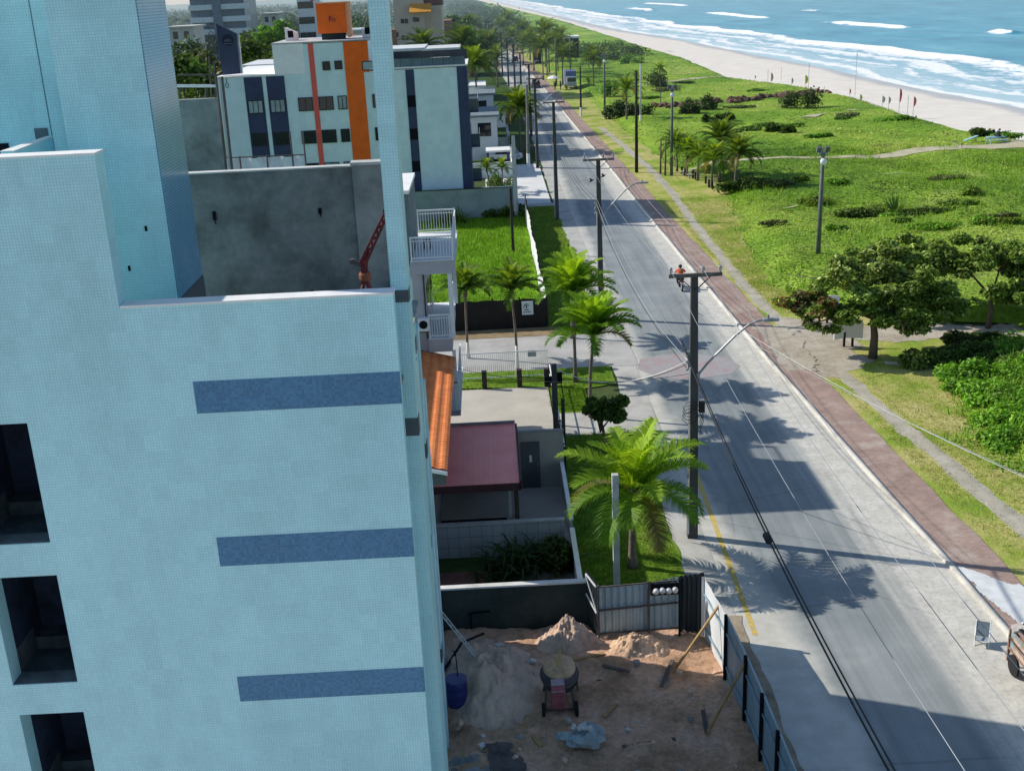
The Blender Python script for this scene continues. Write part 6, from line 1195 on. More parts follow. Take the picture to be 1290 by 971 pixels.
# ---------------------------------------------------- notice boards under almond tree
def notice(label, x, y, s=1.0):
    t = thing('notice_board', label, 'sign', (x, y, 0)); mw_ = M('board_white', (.78, .79, .80), .6, .06)
    for a, sx_ in ((.35, -1), (-.28, 1)):
        R = Matrix.Rotation(a, 3, 'Z'); m = MB(); m.obox((x + sx_ * .40 * s, y - .06, 1.05 * s), .44 * s, .025, .48 * s, R); m.build('panel', mw_, t)
    for dx in (-.15, .32): m = MB(); m.box(x + dx - .06, x + dx + .06, y - .02, y + .1, 0, .9 * s); m.build('leg', M('dark_wood', (.05, .035, .03), .8), t)
notice('folded white notice board on two dark legs just left of the almond trunk', 19.55, 61.2)
notice('white notice board half hidden by leaves at the left of the almond tree', 19.5, 66.0, 1.15)
# chain fence behind trees: pale rope between posts
rf = thing('rope_fence', 'low rope fence on dark posts along the back of the sandy clearing', 'fence', (27, 66.5, 0))
for i in range(6): x = 23.5 + i * 1.7; m = MB(); m.tube([(x, 66.6 - i * .15, 0), (x, 66.6 - i * .15, .8)], .06, 7); m.build('post', mpost2, rf)
m = MB()
for i in range(5): a = Vector((23.5 + i * 1.7, 66.55 - i * .15, .75)); b = a + Vector((1.7, -.15, 0)); m.tube([a.lerp(b, t_ / 8) - Vector((0, 0, .35 * 4 * t_ / 8 * (1 - t_ / 8))) for t_ in range(9)], .02, 5)
m.build('rope', mwirel, rf)
lg = MB(); lg.tube([(20.6, 57.9, .12), (23.6, 56.6, .12)], [.1, .07], 8); tag(lg.build('log', M('bleached_wood', (.45, .42, .38), .9), loc=(20.6, 57.9, .1)), 'bleached fallen log lying at the foot of the almond tree', 'log')
# ---------------------------------------------------- beach flags
FG = 'feather flags standing along the beach edge'
fl = [((1077, 120), (1066, 66), (.55, .5, .48), 'tallest thin flag pole on the beach edge with a tiny pale pennant', .5, 'p'), ((1070, 124), (1072, 112), (.75, .16, .08), 'small orange red flag at the foot of the tallest pole', .8, 'f'), ((1083, 135), (1081, 119), (.62, .62, .05), 'yellow green feather flag right of the tallest pole', 1.1, 'f'), ((1014, 116), (1012, 95), (.62, .66, .06), 'large yellow feather flag left of centre on the beach', 1.6, 'f'),
      ((1018, 116), (1018, 79), (.5, .5, .5), 'thin bare flag pole right beside the large yellow flag', .4, 'p'), ((1132, 146), (1131, 112), (.70, .07, .08), 'red flag on the tall pole at the right part of the beach', 1.0, 'f'), ((1150, 146), (1148, 122), (.70, .14, .10), 'shorter red flag right of the tall red one', 1.2, 'f'), ((1143, 144), (1143, 120), (.5, .45, .45), 'thin bare pole between the two red flags', .3, 'p'),
      ((1111, 138), (1109, 121), (.50, .52, .5), 'pale grey feather flag at the beach edge', 1.4, 'f'), ((1119, 139), (1118, 122), (.45, .42, .42), 'brownish grey feather flag right of the pale grey one', 1.0, 'f'), ((971, 113), (970, 92), (.72, .42, .38), 'faded pink feather flag with a stripe, second from the left', 1.3, 'f'), ((967, 112), (967, 88), (.5, .5, .5), 'thin pole left of the faded pink flag', .3, 'p'),
      ((997, 113), (996, 98), (.55, .5, .52), 'small pale flag left of the large yellow flag', 1.0, 'f'), ((951, 102), (951, 95), (.52, .50, .30), 'leftmost small ochre flag on the beach', .8, 'f'), ((984, 100), (984, 86), (.55, .5, .5), 'faint thin pole nearest the water', .3, 'p'), ((1038, 122), (1038, 109), (.55, .5, .5), 'short thin pole beside the rock wall end', .3, 'p')]
for i, (bp, tp_, colr, lb, fw, kd) in enumerate(fl):
    g_ = G(*bp, 0.4); x, y = g_[0], g_[1]; tz = AY(*tp_, y)[2]; ft = thing('beach_flag', lb, 'flag', (x, y, .2), FG); m = MB(); m.tube([(x, y, .1), (x, y, tz)], .035, 6); m.build('pole', M('flag_pole', (.45, .43, .42), .5), ft)
    hgt = (tz - .4) * (.48 if kd == 'f' else .14); zb = tz - hgt; m = MB(); N = 7; vs = []; fs = []
    for k in range(N + 1):
        u = k / N; wv = fw * .32 * (.30 + .70 * math.sin(PI * (.12 + .80 * u))) * (1 if kd == 'f' else (1 - .8 * u)); vs += [(x, y, zb + hgt * u), (x + wv * .5, y + .06 * math.sin(u * 5), zb + hgt * u - .05), (x + wv, y + .12 * math.sin(u * 4 + 1), zb + hgt * u - .12)]
    for k in range(N):
        for j in range(2): q = k * 3 + j; fs.append((q, q + 1, q + 4, q + 3))
    m.add(vs, fs); m.build('cloth', M('flag_%d' % i, colr, .8, .12, 2, 8), ft, smooth=True)
# rocks wall
rr = np.random.default_rng(8); mrock = M('brown_rock', (.17, .10, .07), .95, .45, 1.1, 5, .5)
rk0 = []
for k in range(5):
    m = MB(); m.lathe((0, 0, 0), [(.25, -.35), (.55, -.15), (.6, .1), (.42, .35), (.12, .48)], 8); r2 = random.Random(k); m.xf(lambda p: Vector((p.x * (1 + .35 * math.sin(p.z * 5 + k)), p.y * (1 + .3 * math.cos(p.x * 4 + k)), p.z * (1 + .25 * math.sin(p.x * 6 + p.y * 5 + k))))); o = m.build('rock', mrock, loc=(0, 0, 0)); rk0.append(o)
P = np.array([(826, 138), (845, 140), (870, 137), (900, 134), (930, 131), (960, 128), (990, 126), (1020, 122), (1040, 121)], float); first = [True] * 5
for i in range(120):
    u = rr.random() ** .8 * (len(P) - 1); k = min(int(u), len(P) - 2); f_ = u - k; pp = P[k] * (1 - f_) + P[k + 1] * f_; g_ = G(pp[0], pp[1]); j = i % 5
    if first[j]: o = rk0[j]; first[j] = False
    else: o = rk0[j].copy(); COL.objects.link(o)
    s_ = .55 + .75 * rr.random(); o.location = (g_[0] + rr.normal() * .5, g_[1] + rr.normal() * 1.0, .45 + .35 * rr.random()); o.scale = (s_, s_ * (0.8 + .4 * rr.random()), s_ * .8); o.rotation_euler = (rr.random(), rr.random(), rr.random() * 6)
    tag(o, 'brown boulder in the long rock wall crossing the dune field', 'rock', 'boulders of the rock wall across the dune')
# ---------------------------------------------------- people
def person(label, loc, rz, pose, top=(.5, .1, .03), trou=(.03, .035, .05), skin=(.30, .17, .11), hair=(.02, .015, .012), helmet=None, cat='person'):
    """pose: joint -> position (local, metres). One skinned body; clothing and hair are children."""
    J = dict(pel=(0, 0, .95), chest=(0, 0, 1.30), neck=(0, 0, 1.48), head=(0, 0, 1.64), shL=(-.19, 0, 1.42), shR=(.19, 0, 1.42), elL=(-.25, .02, 1.14), elR=(.25, .02, 1.14), haL=(-.26, .08, .90), haR=(.26, .08, .90),
             hiL=(-.10, 0, .92), hiR=(.10, 0, .92), knL=(-.11, .03, .50), knR=(.11, .03, .50), anL=(-.11, 0, .08), anR=(.11, 0, .08), toL=(-.12, .16, .04), toR=(.12, .16, .04)); J.update(pose)
    Rd = dict(pel=.14, chest=.16, neck=.055, head=.10, shL=.068, shR=.068, elL=.045, elR=.045, haL=.04, haR=.04, hiL=.092, hiR=.092, knL=.06, knR=.06, anL=.042, anR=.042, toL=.04, toR=.04)
    E_ = [('pel', 'chest'), ('chest', 'neck'), ('neck', 'head'), ('chest', 'shL'), ('chest', 'shR'), ('shL', 'elL'), ('shR', 'elR'), ('elL', 'haL'), ('elR', 'haR'), ('pel', 'hiL'), ('pel', 'hiR'), ('hiL', 'knL'), ('hiR', 'knR'), ('knL', 'anL'), ('knR', 'anR'), ('anL', 'toL'), ('anR', 'toR')]
    t = thing('person', label, cat, loc, None, rz)
    def skin_mesh(name, joints, edges, grow, mat, root, sub=1):
        keys = list(joints); me = bpy.data.meshes.new(name); me.from_pydata([J[k] for k in keys], [(keys.index(a), keys.index(b)) for a, b in edges if a in joints and b in joints], []); o = bpy.data.objects.new(name, me); COL.objects.link(o); o.parent = t
        sk = o.modifiers.new('skin', 'SKIN'); sk.use_smooth_shade = True
        for i, k in enumerate(keys): me.skin_vertices[0].data[i].radius = (Rd[k] * grow, Rd[k] * grow); me.skin_vertices[0].data[i].use_root = (k == root)
        s_ = o.modifiers.new('sub', 'SUBSURF'); s_.levels = sub; s_.render_levels = sub; me.materials.append(mat); return o
    skin_mesh('body', list(J), E_, 1.0, M('skin_%d' % int(skin[0] * 100), skin, .6, .08), 'pel')
    skin_mesh('shirt', ['pel', 'chest', 'shL', 'shR', 'elL', 'elR', 'neck'], E_, 1.16, M('shirt_%d_%d' % (int(top[0] * 100), int(top[2] * 100)), top, .85, .12, 6, 20), 'chest')
    skin_mesh('trousers', ['pel', 'hiL', 'hiR', 'knL', 'knR', 'anL', 'anR'], E_, 1.18, M('trousers_%d' % int(trou[2] * 100), trou, .9, .12, 6, 20), 'pel')
    h = Vector(J['head']); m = MB(); o0 = Vector(loc); colr = helmet or hair
    m.lathe(h, [(.118, -.06), (.132, 0), (.125, .07), (.085, .12), (.02, .145)], 14); ob = m.build('helmet' if helmet else 'hair', M('helm_%d' % int(colr[0] * 100), colr, .35 if helmet else .9), None, smooth=True, loc=(0, 0, 0)); ob.parent = t
    m = MB(); m.lathe(h + Vector((0, .098, -.02)), [(.012, -.02), (.02, -.012), (.012, .012)], 6); ob = m.build('nose', M('skin_%d' % int(skin[0] * 100), skin, .6, .08), None, loc=(0, 0, 0)); ob.parent = t
    return t
# motorcyclist riding away from the camera
mx, my_ = 12.62, 75.9
ride = dict(pel=(0, -.12, .86), chest=(0, .05, 1.20), neck=(0, .12, 1.38), head=(0, .17, 1.53), shL=(-.2, .09, 1.32), shR=(.2, .09, 1.32), elL=(-.36, .22, 1.12), elR=(.36, .22, 1.12), haL=(-.34, .48, 1.06), haR=(.34, .48, 1.06), hiL=(-.12, -.08, .84), hiR=(.12, -.08, .84), knL=(-.21, .30, .72), knR=(.21, .30, .72), anL=(-.18, .12, .34), anR=(.18, .12, .34), toL=(-.19, .28, .30), toR=(.19, .28, .30))
person('motorcycle rider in a bright orange red jacket and dark helmet riding away up the road', (mx, my_, 0), 0, ride, top=(.72, .10, .03), trou=(.03, .03, .045), helmet=(.03, .03, .035))
MC = thing('motorcycle', 'small dark motorcycle under the orange jacketed rider on the right lane', 'motorcycle', (mx, my_, 0)); mblk = M('black_rubber', (.015, .015, .016), .8); mbd = M('bike_body', (.05, .05, .06), .3, .1)
for yy in (-.62, .66):
    m = MB(); Rm = Matrix.Rotation(PI / 2, 3, 'Y'); m.lathe((mx, my_ + yy, .30), [(.20, -.05), (.30, -.045), (.315, 0), (.30, .045), (.20, .05)], 18, Rm); wh = m.build('wheel', mblk, MC, smooth=True); m = MB(); m.lathe((mx, my_ + yy, .30), [(.19, -.052), (.19, .052)], 14, Rm); m.build('rim', mgal, wh)
m = MB(); m.tube([(mx, my_ - .6, .34), (mx, my_ - .1, .5), (mx, my_ + .35, .62), (mx, my_ + .5, .9)], [.05, .1, .12, .06], 8); m.obox((mx, my_ + .05, .45), .14, .22, .16); m.build('frame', mbd, MC, smooth=True)
m = MB(); m.tube([(mx, my_ + .05, .80), (mx, my_ + .40, .86)], [.11, .13], 8); m.build('tank', M('bike_red', (.3, .04, .03), .3), MC, smooth=True)
m = MB(); m.tube([(mx, my_ - .72, .80), (mx, my_ - .4, .76), (mx, my_ + .05, .74)], [.06, .11, .1], 8); m.build('seat', mblk, MC, smooth=True)
m = MB(); m.tube([(mx, my_ + .66, .3), (mx, my_ + .48, .95)], .035, 6); m.tube([(mx - .36, my_ + .45, 1.05), (mx, my_ + .52, .98), (mx + .36, my_ + .45, 1.05)], .018, 6); m.build('handlebar', mgal, MC)
m = MB(); m.obox((mx, my_ - .78, .72), .07, .04, .05); m.build('tail_light', M('tail_red', (.5, .02, .02), .3), MC); m = MB(); m.obox((mx, my_ - .82, .55), .1, .01, .07); m.build('plate', mwp, MC)
m = MB(); m.tube([(mx + .15, my_ + .1, .3), (mx + .17, my_ - .7, .42)], [.03, .05], 8); m.build('exhaust', mgal, MC)
# picnic table with seated person at the dune edge
g_ = G(1254, 180, .4); tx, ty = float(g_[0]), float(g_[1]); PT = thing('picnic_table', 'pale blue picnic table with benches at the dune edge, person seated on it', 'table', (tx, ty, .35)); mblu = M('pale_blue_paint', (.30, .48, .56), .7, .15)
m = MB(); m.box(tx - 1.0, tx + 1.0, ty - .4, ty + .4, 1.05, 1.12); m.build('table_top', mblu, PT)
for dy in (-.75, .75): m = MB(); m.box(tx - 1, tx + 1, ty + dy - .14, ty + dy + .14, .78, .84); m.build('bench', mblu, PT)
for dx in (-.8, .8):
    for s_ in (-1, 1): m = MB(); m.bar((tx + dx, ty + s_ * .7, .3), (tx + dx, ty + s_ * .25, 1.05), .09); m.build('leg', mblu, PT)
sit = dict(pel=(0, 0, .12), chest=(0, .12, .48), neck=(0, .22, .63), head=(.02, .30, .76), shL=(-.19, .16, .57), shR=(.19, .16, .57), elL=(-.24, .34, .36), elR=(.24, .34, .36), haL=(-.08, .52, .30), haR=(.08, .52, .30), hiL=(-.1, .03, .10), hiR=(.1, .03, .10), knL=(-.13, .46, .12), knR=(.13, .46, .12), anL=(-.12, .50, -.24), anR=(.12, .50, -.24), toL=(-.13, .64, -.27), toR=(.13, .64, -.27))
person('person in dark clothes sitting hunched on the pale blue picnic table', (tx + .1, ty - .1, 1.10), math.radians(-60), sit, top=(.02, .03, .06), trou=(.02, .025, .04))
g_ = G(1223, 178, .4); b = thing('beach_bench', 'broken pale blue bench tilted in the grass left of the picnic table', 'bench', (g_[0], g_[1], .4)); m = MB(); m.bar((g_[0] - .8, g_[1], .5), (g_[0] + .9, g_[1] + .4, .95), .5, .07); m.build('seat', mblu, b); m = MB(); m.bar((g_[0] + .7, g_[1] + .3, .4), (g_[0] + .7, g_[1] + .3, .9), .1); m.build('leg', mblu, b)
for i, (pp, lb) in enumerate([((1202, 186), 'small yellowish sign post left of the broken bench'), ((1211, 189), 'short pale post right of the yellowish sign')]):
    g_ = G(*pp, .3); s_ = thing('sign_post', lb, 'sign', (g_[0], g_[1], .2)); m = MB(); m.box(g_[0] - .06, g_[0] + .06, g_[1] - .05, g_[1] + .05, .2, 1.0); m.build('post', M('pale_timber', (.55, .5, .35), .85), s_); m = MB(); m.box(g_[0] - (.3 if i == 0 else .14), g_[0] + (.3 if i == 0 else .14), g_[1] - .08, g_[1] - .05, .85, 1.15); m.build('board', M('yellow_board', (.5, .52, .2), .8), s_)
# ---------------------------------------------------- cars
def car(label, x, y, rz, col, L=4.2, Wd=1.75, Hh=1.5, cat='car', name='parked_car'):
    t = thing(name, label, cat, (x, y, 0), None, rz); mc = M('car_paint_%d_%d' % (int(col[0] * 1000), int(col[2] * 1000)), col, .25, .06, 1, 5, spec=.6); h = L / 2; w_ = Wd / 2
    def lb(mb_, nm, mt_, bevel=0.0, par=None):
        o = mb_.build(nm, mt_, None, loc=(0, 0, 0), bevel=bevel); o.parent = par or t; return o
    m = MB(); m.prismx([(-h, .35), (h, .35), (h, .70), (h * .92, .86), (h * .45, .92), (-h * .75, .95), (-h, .85)], -w_, w_); lb(m, 'body', mc, .06)
    m = MB(); a, b = [(-h * .80, .93), (h * .48, .91), (h * .16, Hh), (-h * .62, Hh)], None
    vs = [(-w_ * .95, y_, z_) if z_ < 1 else (-w_ * .78, y_, z_) for y_, z_ in a] + [(w_ * .95, y_, z_) if z_ < 1 else (w_ * .78, y_, z_) for y_, z_ in a]
    m.add(vs, [(0, 1, 2, 3), (7, 6, 5, 4), (0, 4, 5, 1), (1, 5, 6, 2), (2, 6, 7, 3), (3, 7, 4, 0)]); lb(m, 'windows', mdgl)
    m = MB(); m.obox((0, -h * .23, Hh + .01), w_ * .78, h * .40, .025); lb(m, 'roof', mc, .02)
    for sy in (-.62, .62):
        for sx_ in (-1, 1):
            m = MB(); m.lathe((sx_ * (w_ - .08), sy * h, .31), [(.18, -.1), (.31, -.09), (.31, .09), (.18, .1)], 16, Matrix.Rotation(PI / 2, 3, 'Y')); wv = lb(m, 'wheel', mblk); m = MB(); m.lathe((sx_ * (w_ + .02), sy * h, .31), [(.19, -.02), (.19, .02)], 12, Matrix.Rotation(PI / 2, 3, 'Y')); lb(m, 'rim', mgal, 0, wv)
    for sx_ in (-1, 1):
        m = MB(); m.obox((sx_ * w_ * .72, h - .01, .68), .18, .03, .08); lb(m, 'headlight', mwp); m = MB(); m.obox((sx_ * w_ * .75, -h + .0, .75), .14, .03, .1); lb(m, 'tail_light', M('tail_red', (.5, .02, .02), .3))
    return t
car('dark car driving away at the far right side of the avenue', 10.4, 244, 0.03, (.02, .018, .025), Hh=1.6, name='car')
car('distant dark car in the shade of the avenue palms', 8.6, 330, 0.03, (.03, .035, .05), Hh=1.6, name='car')
car('white car parked at the gate by the leaning forecourt palm', 1.9, 140.5, 1.2, (.62, .64, .66))
TR = thing('truck', 'blue grey food truck parked on the sandy verge beyond the walkway', 'truck', (17.2, 237.5, 0)); m = MB(); m.box(16.1, 18.2, 236, 241, .7, 3.5); m.build('box_body', M('truck_blue', (.10, .14, .26), .5, .2, .8, 4), TR, bevel=.05); m = MB(); m.box(16.2, 18.1, 234.3, 235.98, .7, 2.5); cb_ = m.build('cab', M('truck_grey', (.3, .34, .4), .4), TR, bevel=.08); m = MB(); m.box(16.35, 17.95, 234.27, 234.33, 1.6, 2.3); m.build('windscreen', mdgl, cb_)
m = MB(); m.box(16.3, 18.0, 235.95, 236.0, 1.7, 2.6); m.build('hatch', M('truck_hatch', (.35, .4, .48), .5), TR)
for sx_ in (16.2, 18.1):
    for y in (235.2, 239.8): m = MB(); m.lathe((sx_, y, .42), [(.25, -.12), (.42, -.1), (.42, .1), (.25, .12)], 14, Matrix.Rotation(PI / 2, 3, 'Y')); m.build('wheel', mblk, TR)
BU = thing('parasol', 'white parasol beside the food truck on the verge', 'parasol', (13.6, 236, 0)); m = MB(); m.lathe((13.6, 236, 2.3), [(1.3, 0), (.9, .25), (.4, .45), (.05, .55)], 8); m.build('canopy', mwp, BU); m = MB(); m.tube([(13.6, 236, 0), (13.6, 236, 2.6)], .04, 6); m.build('pole', mgal, BU)
person('person in dark clothes standing under the white parasol', (13.9, 235.3, 0), .4, {}, top=(.03, .03, .04))
person('person in dark clothes standing between parasol and food truck', (15.0, 235.6, 0), -1.2, {}, top=(.05, .04, .04))
# ---------------------------------------------------- roadside chair and scrap cart at lower right
cx_, cy_ = 14.55, 30.75; CH = thing('folding_chair', 'grey blue folding beach chair standing on the sandy road edge', 'chair', (cx_, cy_, 0)); mch = M('chair_cloth', (.30, .36, .40), .7, .15, 4, 14)
Rz = Matrix.Rotation(math.radians(-25), 3, 'Z'); ctr = Vector((cx_, cy_, 0)); L_ = lambda x, y, z: ctr + Rz @ (Vector((x, y, z)) * .74)
m = MB(); m.quad(L_(-.27, -.25, .36), L_(.27, -.25, .36), L_(.27, .22, .30), L_(-.27, .22, .30)); m.build('seat', mch, CH, fixn=False)
m = MB(); m.quad(L_(-.27, .22, .31), L_(.27, .22, .31), L_(.27, .52, .86), L_(-.27, .52, .86)); m.build('backrest', M('chair_cloth_dark', (.17, .21, .24), .7, .15, 4, 14), CH, fixn=False)
for sx_ in (-.28, .28):
    m = MB(); m.tube([L_(sx_, .53, .88), L_(sx_, .22, .30), L_(sx_, -.12, 0)], .017, 6); m.build('leg', mwh, CH); m = MB(); m.tube([L_(sx_, -.27, .37), L_(sx_, .05, .33), L_(sx_, .42, 0)], .017, 6); m.build('leg', mwh, CH); m = MB(); m.tube([L_(sx_, -.25, .56), L_(sx_, .33, .56)], .022, 6); m.tube([L_(sx_, -.2, .56), L_(sx_, -.22, .36)], .015, 6); m.build('armrest', mwh, CH)
# scrap cart
_before = set(bpy.data.objects)
# scrap cart
SC = thing('scrap_cart', 'handcart with rusty frame loaded high with scrap at the right picture edge', 'cart', (15.0, 28.4, 0)); mrp = M('rusty_frame', (.28, .15, .10), .8, .35, 5, 14)
m = MB(); m.box(14.45, 15.9, 26.9, 29.6, .55, .62)
for y in (26.9, 28.2, 29.6): m.bar((14.42, y, .2), (14.42, y, 1.35), .06)
for z in (.65, 1.0, 1.33): m.bar((14.42, 26.85, z), (14.42, 29.65, z), .05)
m.bar((14.42, 29.6, 1.3), (15.9, 29.6, 1.3), .05); m.build('frame', mrp, SC)
m = MB(); m.box(14.43, 14.47, 26.95, 29.55, .6, 1.28); m.build('side_panel', M('faded_panel', (.22, .28, .30), .8, .5, 1.2, 7), SC)
for bb in ((14.395, 14.425, 27.6, 28.1, .72, 1.2), (14.395, 14.425, 28.5, 29.3, .70, 1.15)): m = MB(); m.box(*bb); m.build('patch', M('peach_panel', (.50, .38, .30), .8, .3, 4, 12), SC)
for y in (27.4, 29.1): m = MB(); m.lathe((14.38, y, .33), [(.1, -.04), (.33, -.035), (.33, .035), (.1, .04)], 16, Matrix.Rotation(PI / 2, 3, 'Y')); m.build('wheel', mblk, SC)
rj = random.Random(4)
for i, (x, y, z, a, b_, c_, colr, nm, lb) in enumerate([(14.75, 29.3, 1.55, .45, .35, .03, (.42, .40, .38), 'metal_sheet', 'bent pale metal sheet sticking out at the front of the scrap cart'), (15.1, 28.9, 1.62, .5, .3, .10, (.45, .48, .50), 'metal_box', 'pale dented metal box on the scrap load'), (15.2, 28.2, 1.7, .4, .5, .12, (.16, .20, .20), 'dark_crate', 'dark crate in the middle of the scrap load'),
                                                       (14.8, 27.8, 1.5, .25, .4, .10, (.5, .52, .52), 'plastic_tub', 'pale plastic tub on top of the cart edge'), (15.3, 29.5, 1.9, .3, .25, .16, (.10, .16, .12), 'green_bundle', 'dark green bundle at the back of the scrap load'), (14.62, 28.6, 1.42, .12, .5, .02, (.05, .05, .055), 'black_board', 'black board leaning on the side of the scrap cart'), (15.0, 27.2, 1.55, .4, .4, .15, (.38, .30, .24), 'cardboard_box', 'brown cardboard box at the near end of the scrap cart')]):
    m = MB(); Rm = Euler((rj.uniform(-.5, .5), rj.uniform(-.5, .5), rj.uniform(-1, 1))).to_matrix(); m.obox((x, y, z), a, b_, c_, Rm); m.obox((x, y, z), a * .9, b_ * .9, c_ + .006, Rm); tag(m.build(nm, M('scrap_%d' % i, colr, .7, .35, 3, 9), loc=(x, y, z), bevel=.012), lb, 'scrap', 'scrap loaded on the handcart')
for i in range(9):
    m = MB(); a = Vector((14.6 + rj.random() * .9, 27.4 + rj.random() * 2.2, 1.35)); b_ = a + Vector((rj.uniform(-.5, .4), rj.uniform(-.3, .9), rj.uniform(.2, .7))); m.tube([a, b_], .02 + .02 * rj.random(), 6); tag(m.build('metal_pipe', (mgal, mrust, mwp, mdark)[i % 4], loc=a), 'thin pipe poking out of the scrap load on the cart', 'pipe', 'pipes poking out of the scrap cart')
for o_ in [o for o in bpy.data.objects if o not in _before and o.parent is None]: o_.location.x += .42
# ---------------------------------------------------- birds over the road
for i, (pp, lb) in enumerate([((745, 228), 'lower left one of two dark birds flying over the road'), ((760, 222), 'upper right one of two dark birds flying over the road')]):
    p_ = Vector(AY(*pp, 69.0)); m = MB(); m.tube([p_ + Vector((-.16, -.1, -.05)), p_, p_ + Vector((.15, .1, .06))], [.015, .055, .02], 7); 
    for s_ in (-1, 1): m.quad(p_ + Vector((-.06, 0, .01)), p_ + Vector((.08, .04, .02)), p_ + Vector((.0, .3 * s_, .12)), p_ + Vector((-.1, .26 * s_, .1)))
    tag(m.build('bird', mdark, loc=p_), lb, 'bird')
# ================================================================== CONSTRUCTION SITE
msheet = M('corrugated_sheet', (.38, .48, .52), .5, .18, 1.0, 8, metal=.2, streak=True); msheetb = M('blue_grey_sheet', (.30, .44, .53), .5, .15, 1.0, 8, metal=.2, streak=True); mdsheet = M('dark_sheet', (.035, .05, .055), .6, .2, 1.0, 8, streak=True); mwsheet = M('white_sheet_metal', (.66, .69, .72), .5, .1, 1, 8, streak=True)
def corr(m, a, b, z0, z1, wav=.14, amp=.022, tilt=0.0):
    a = Vector((a[0], a[1], 0)); b = Vector((b[0], b[1], 0)); d = b - a; L = d.length; d.normalize(); nn = Vector((-d.y, d.x, 0)); n_ = max(4, int(L / wav * 4)); vs = []; fs = []
    for i in range(n_ + 1):
        u = L * i / n_; o = amp * (1 if (i // 2) % 2 else -1); zt = z1 if not isinstance(z1, tuple) else z1[0] * (1 - i / n_) + z1[1] * i / n_; p = a + d * u + nn * o
        vs += [(p.x, p.y, z0), (p.x + tilt, p.y, zt + .012 * math.sin(i * 1.7))]
    for i in range(n_): k = i * 2; fs.append((k, k + 2, k + 3, k + 1))
    m.add(vs, fs)
GA = thing('site_gate', 'pale corrugated metal gate with dark frame bars at the back of the construction site', 'gate', (4.2, 32.2, 0))
m = MB(); corr(m, (2.78, 32.15), (4.35, 32.2), .25, 2.0, .22); corr(m, (4.37, 32.2), (5.32, 32.22), .3, (2.0, 2.15), .22); m.build('sheet', msheet, GA)
m = MB(); corr(m, (5.34, 32.25), (6.02, 32.1), .05, (2.15, 2.3), .14, .03); m.build('dark_sheet', mdsheet, GA)
m = MB(); m.bar((2.76, 32.10, .15), (2.76, 32.10, 2.05), .06); m.bar((4.36, 32.12, .25), (4.36, 32.12, 2.1), .07); m.bar((2.78, 32.1, 1.15), (5.3, 32.12, 1.28), .05); m.bar((2.78, 32.1, .3), (5.3, 32.12, .36), .04); m.bar((2.78, 32.1, 1.98), (5.3, 32.12, 2.08), .04); m.build('frame', mrust, GA)
m = MB(); m.bar((5.33, 32.0, 0), (5.33, 32.0, 2.2), .07); m.bar((6.05, 32.0, 0), (6.05, 32.0, 2.35), .08); m.build('post', mdark, GA)
HB = thing('helmet_rack', 'dark board hung on the gate for hard hats', 'board', (4.95, 32.05, 1.6)); m = MB(); m.box(4.42, 5.30, 32.04, 32.08, 1.62, 2.02); m.build('board', mdark, HB)
for i, x in enumerate((4.58, 4.78, 4.98, 5.18)):
    m = MB(); m.lathe((x, 31.99, 1.80 + .02 * (i % 2)), [(.105, -.06), (.12, -.05), (.10, 0), (.085, .06), (.04, .105), (.005, .115)], 14, Matrix.Rotation(math.radians(60), 3, 'X')); tag(m.build('hard_hat', M('helmet_white', (.72, .73, .72), .35), loc=(x, 31.99, 1.8), smooth=True), ('leftmost', 'second from left', 'third from left', 'rightmost')[i] + ' white hard hat hanging on the dark rack of the gate', 'hard hat', 'white hard hats on the gate rack')
SG = thing('side_hoarding', 'short dark hoarding with diagonal bars joining the green wall to the gate', 'hoarding', (2.6, 32.6, 0)); m = MB(); corr(m, (2.47, 33.08), (2.74, 32.16), 0, 2.1, .14, .02); m.build('sheet', mdsheet, SG); m = MB(); m.bar((2.44, 32.9, 2.05), (2.70, 32.2, 1.95), .04); m.bar((2.44, 32.95, 1.3), (2.70, 32.2, 1.0), .04); m.bar((2.44, 32.9, 2.0), (2.71, 32.2, 1.05), .035); m.build('frame', mwh, SG)
FE = thing('site_hoarding', 'tall blue grey sheet hoarding on dark posts between construction site and pavement', 'hoarding', (6.4, 28, 0))
fpts = [(6.12, 32.0), (6.36, 29.6), (6.46, 27.4), (6.50, 25.6), (6.52, 24.0), (6.54, 22.0), (6.55, 19.5)]
for i in range(len(fpts) - 1):
    m = MB(); a, b = fpts[i], fpts[i + 1]; corr(m, a, b, .05, 2.15, .9, .012); m.build('sheet', mwsheet if i == 0 else msheetb, FE)
    m = MB(); m.bar((a[0] - .06, a[1], 0), (a[0] - .06, a[1], 2.25), .09, .09); m.build('post', mdark if i else mwh, FE)
    m = MB()
    for z in (.5, 1.65): m.bar((a[0] - .05, a[1], z), (b[0] - .05, b[1], z), .03, .05)
    m.build('rail', msheetb, FE)
m = MB()
for i in range(1, len(fpts) - 1): a, b = fpts[i], fpts[i + 1]; m.bar((a[0], a[1], 2.17), (b[0], b[1], 2.17), .05, .03)
m.build('top_trim', msheet, FE)
mwood = M('yellow_timber', (.42, .27, .12), .9, .25, 3, 14)
for i, (a, b, lb) in enumerate([((848, 846), (905, 775), 'long thin timber prop leaning on the white end of the hoarding'), ((890, 925), (938, 856), 'second timber prop leaning on the middle post of the hoarding')]):
    A = Vector(G(*a, .1)); Bv = Vector((6.30 if i == 0 else 6.38, (30.6, 27.4)[i], 2.0)); m = MB(); m.bar(A, Bv, .06); tag(m.build('timber_prop', mwood, loc=A), lb, 'prop')
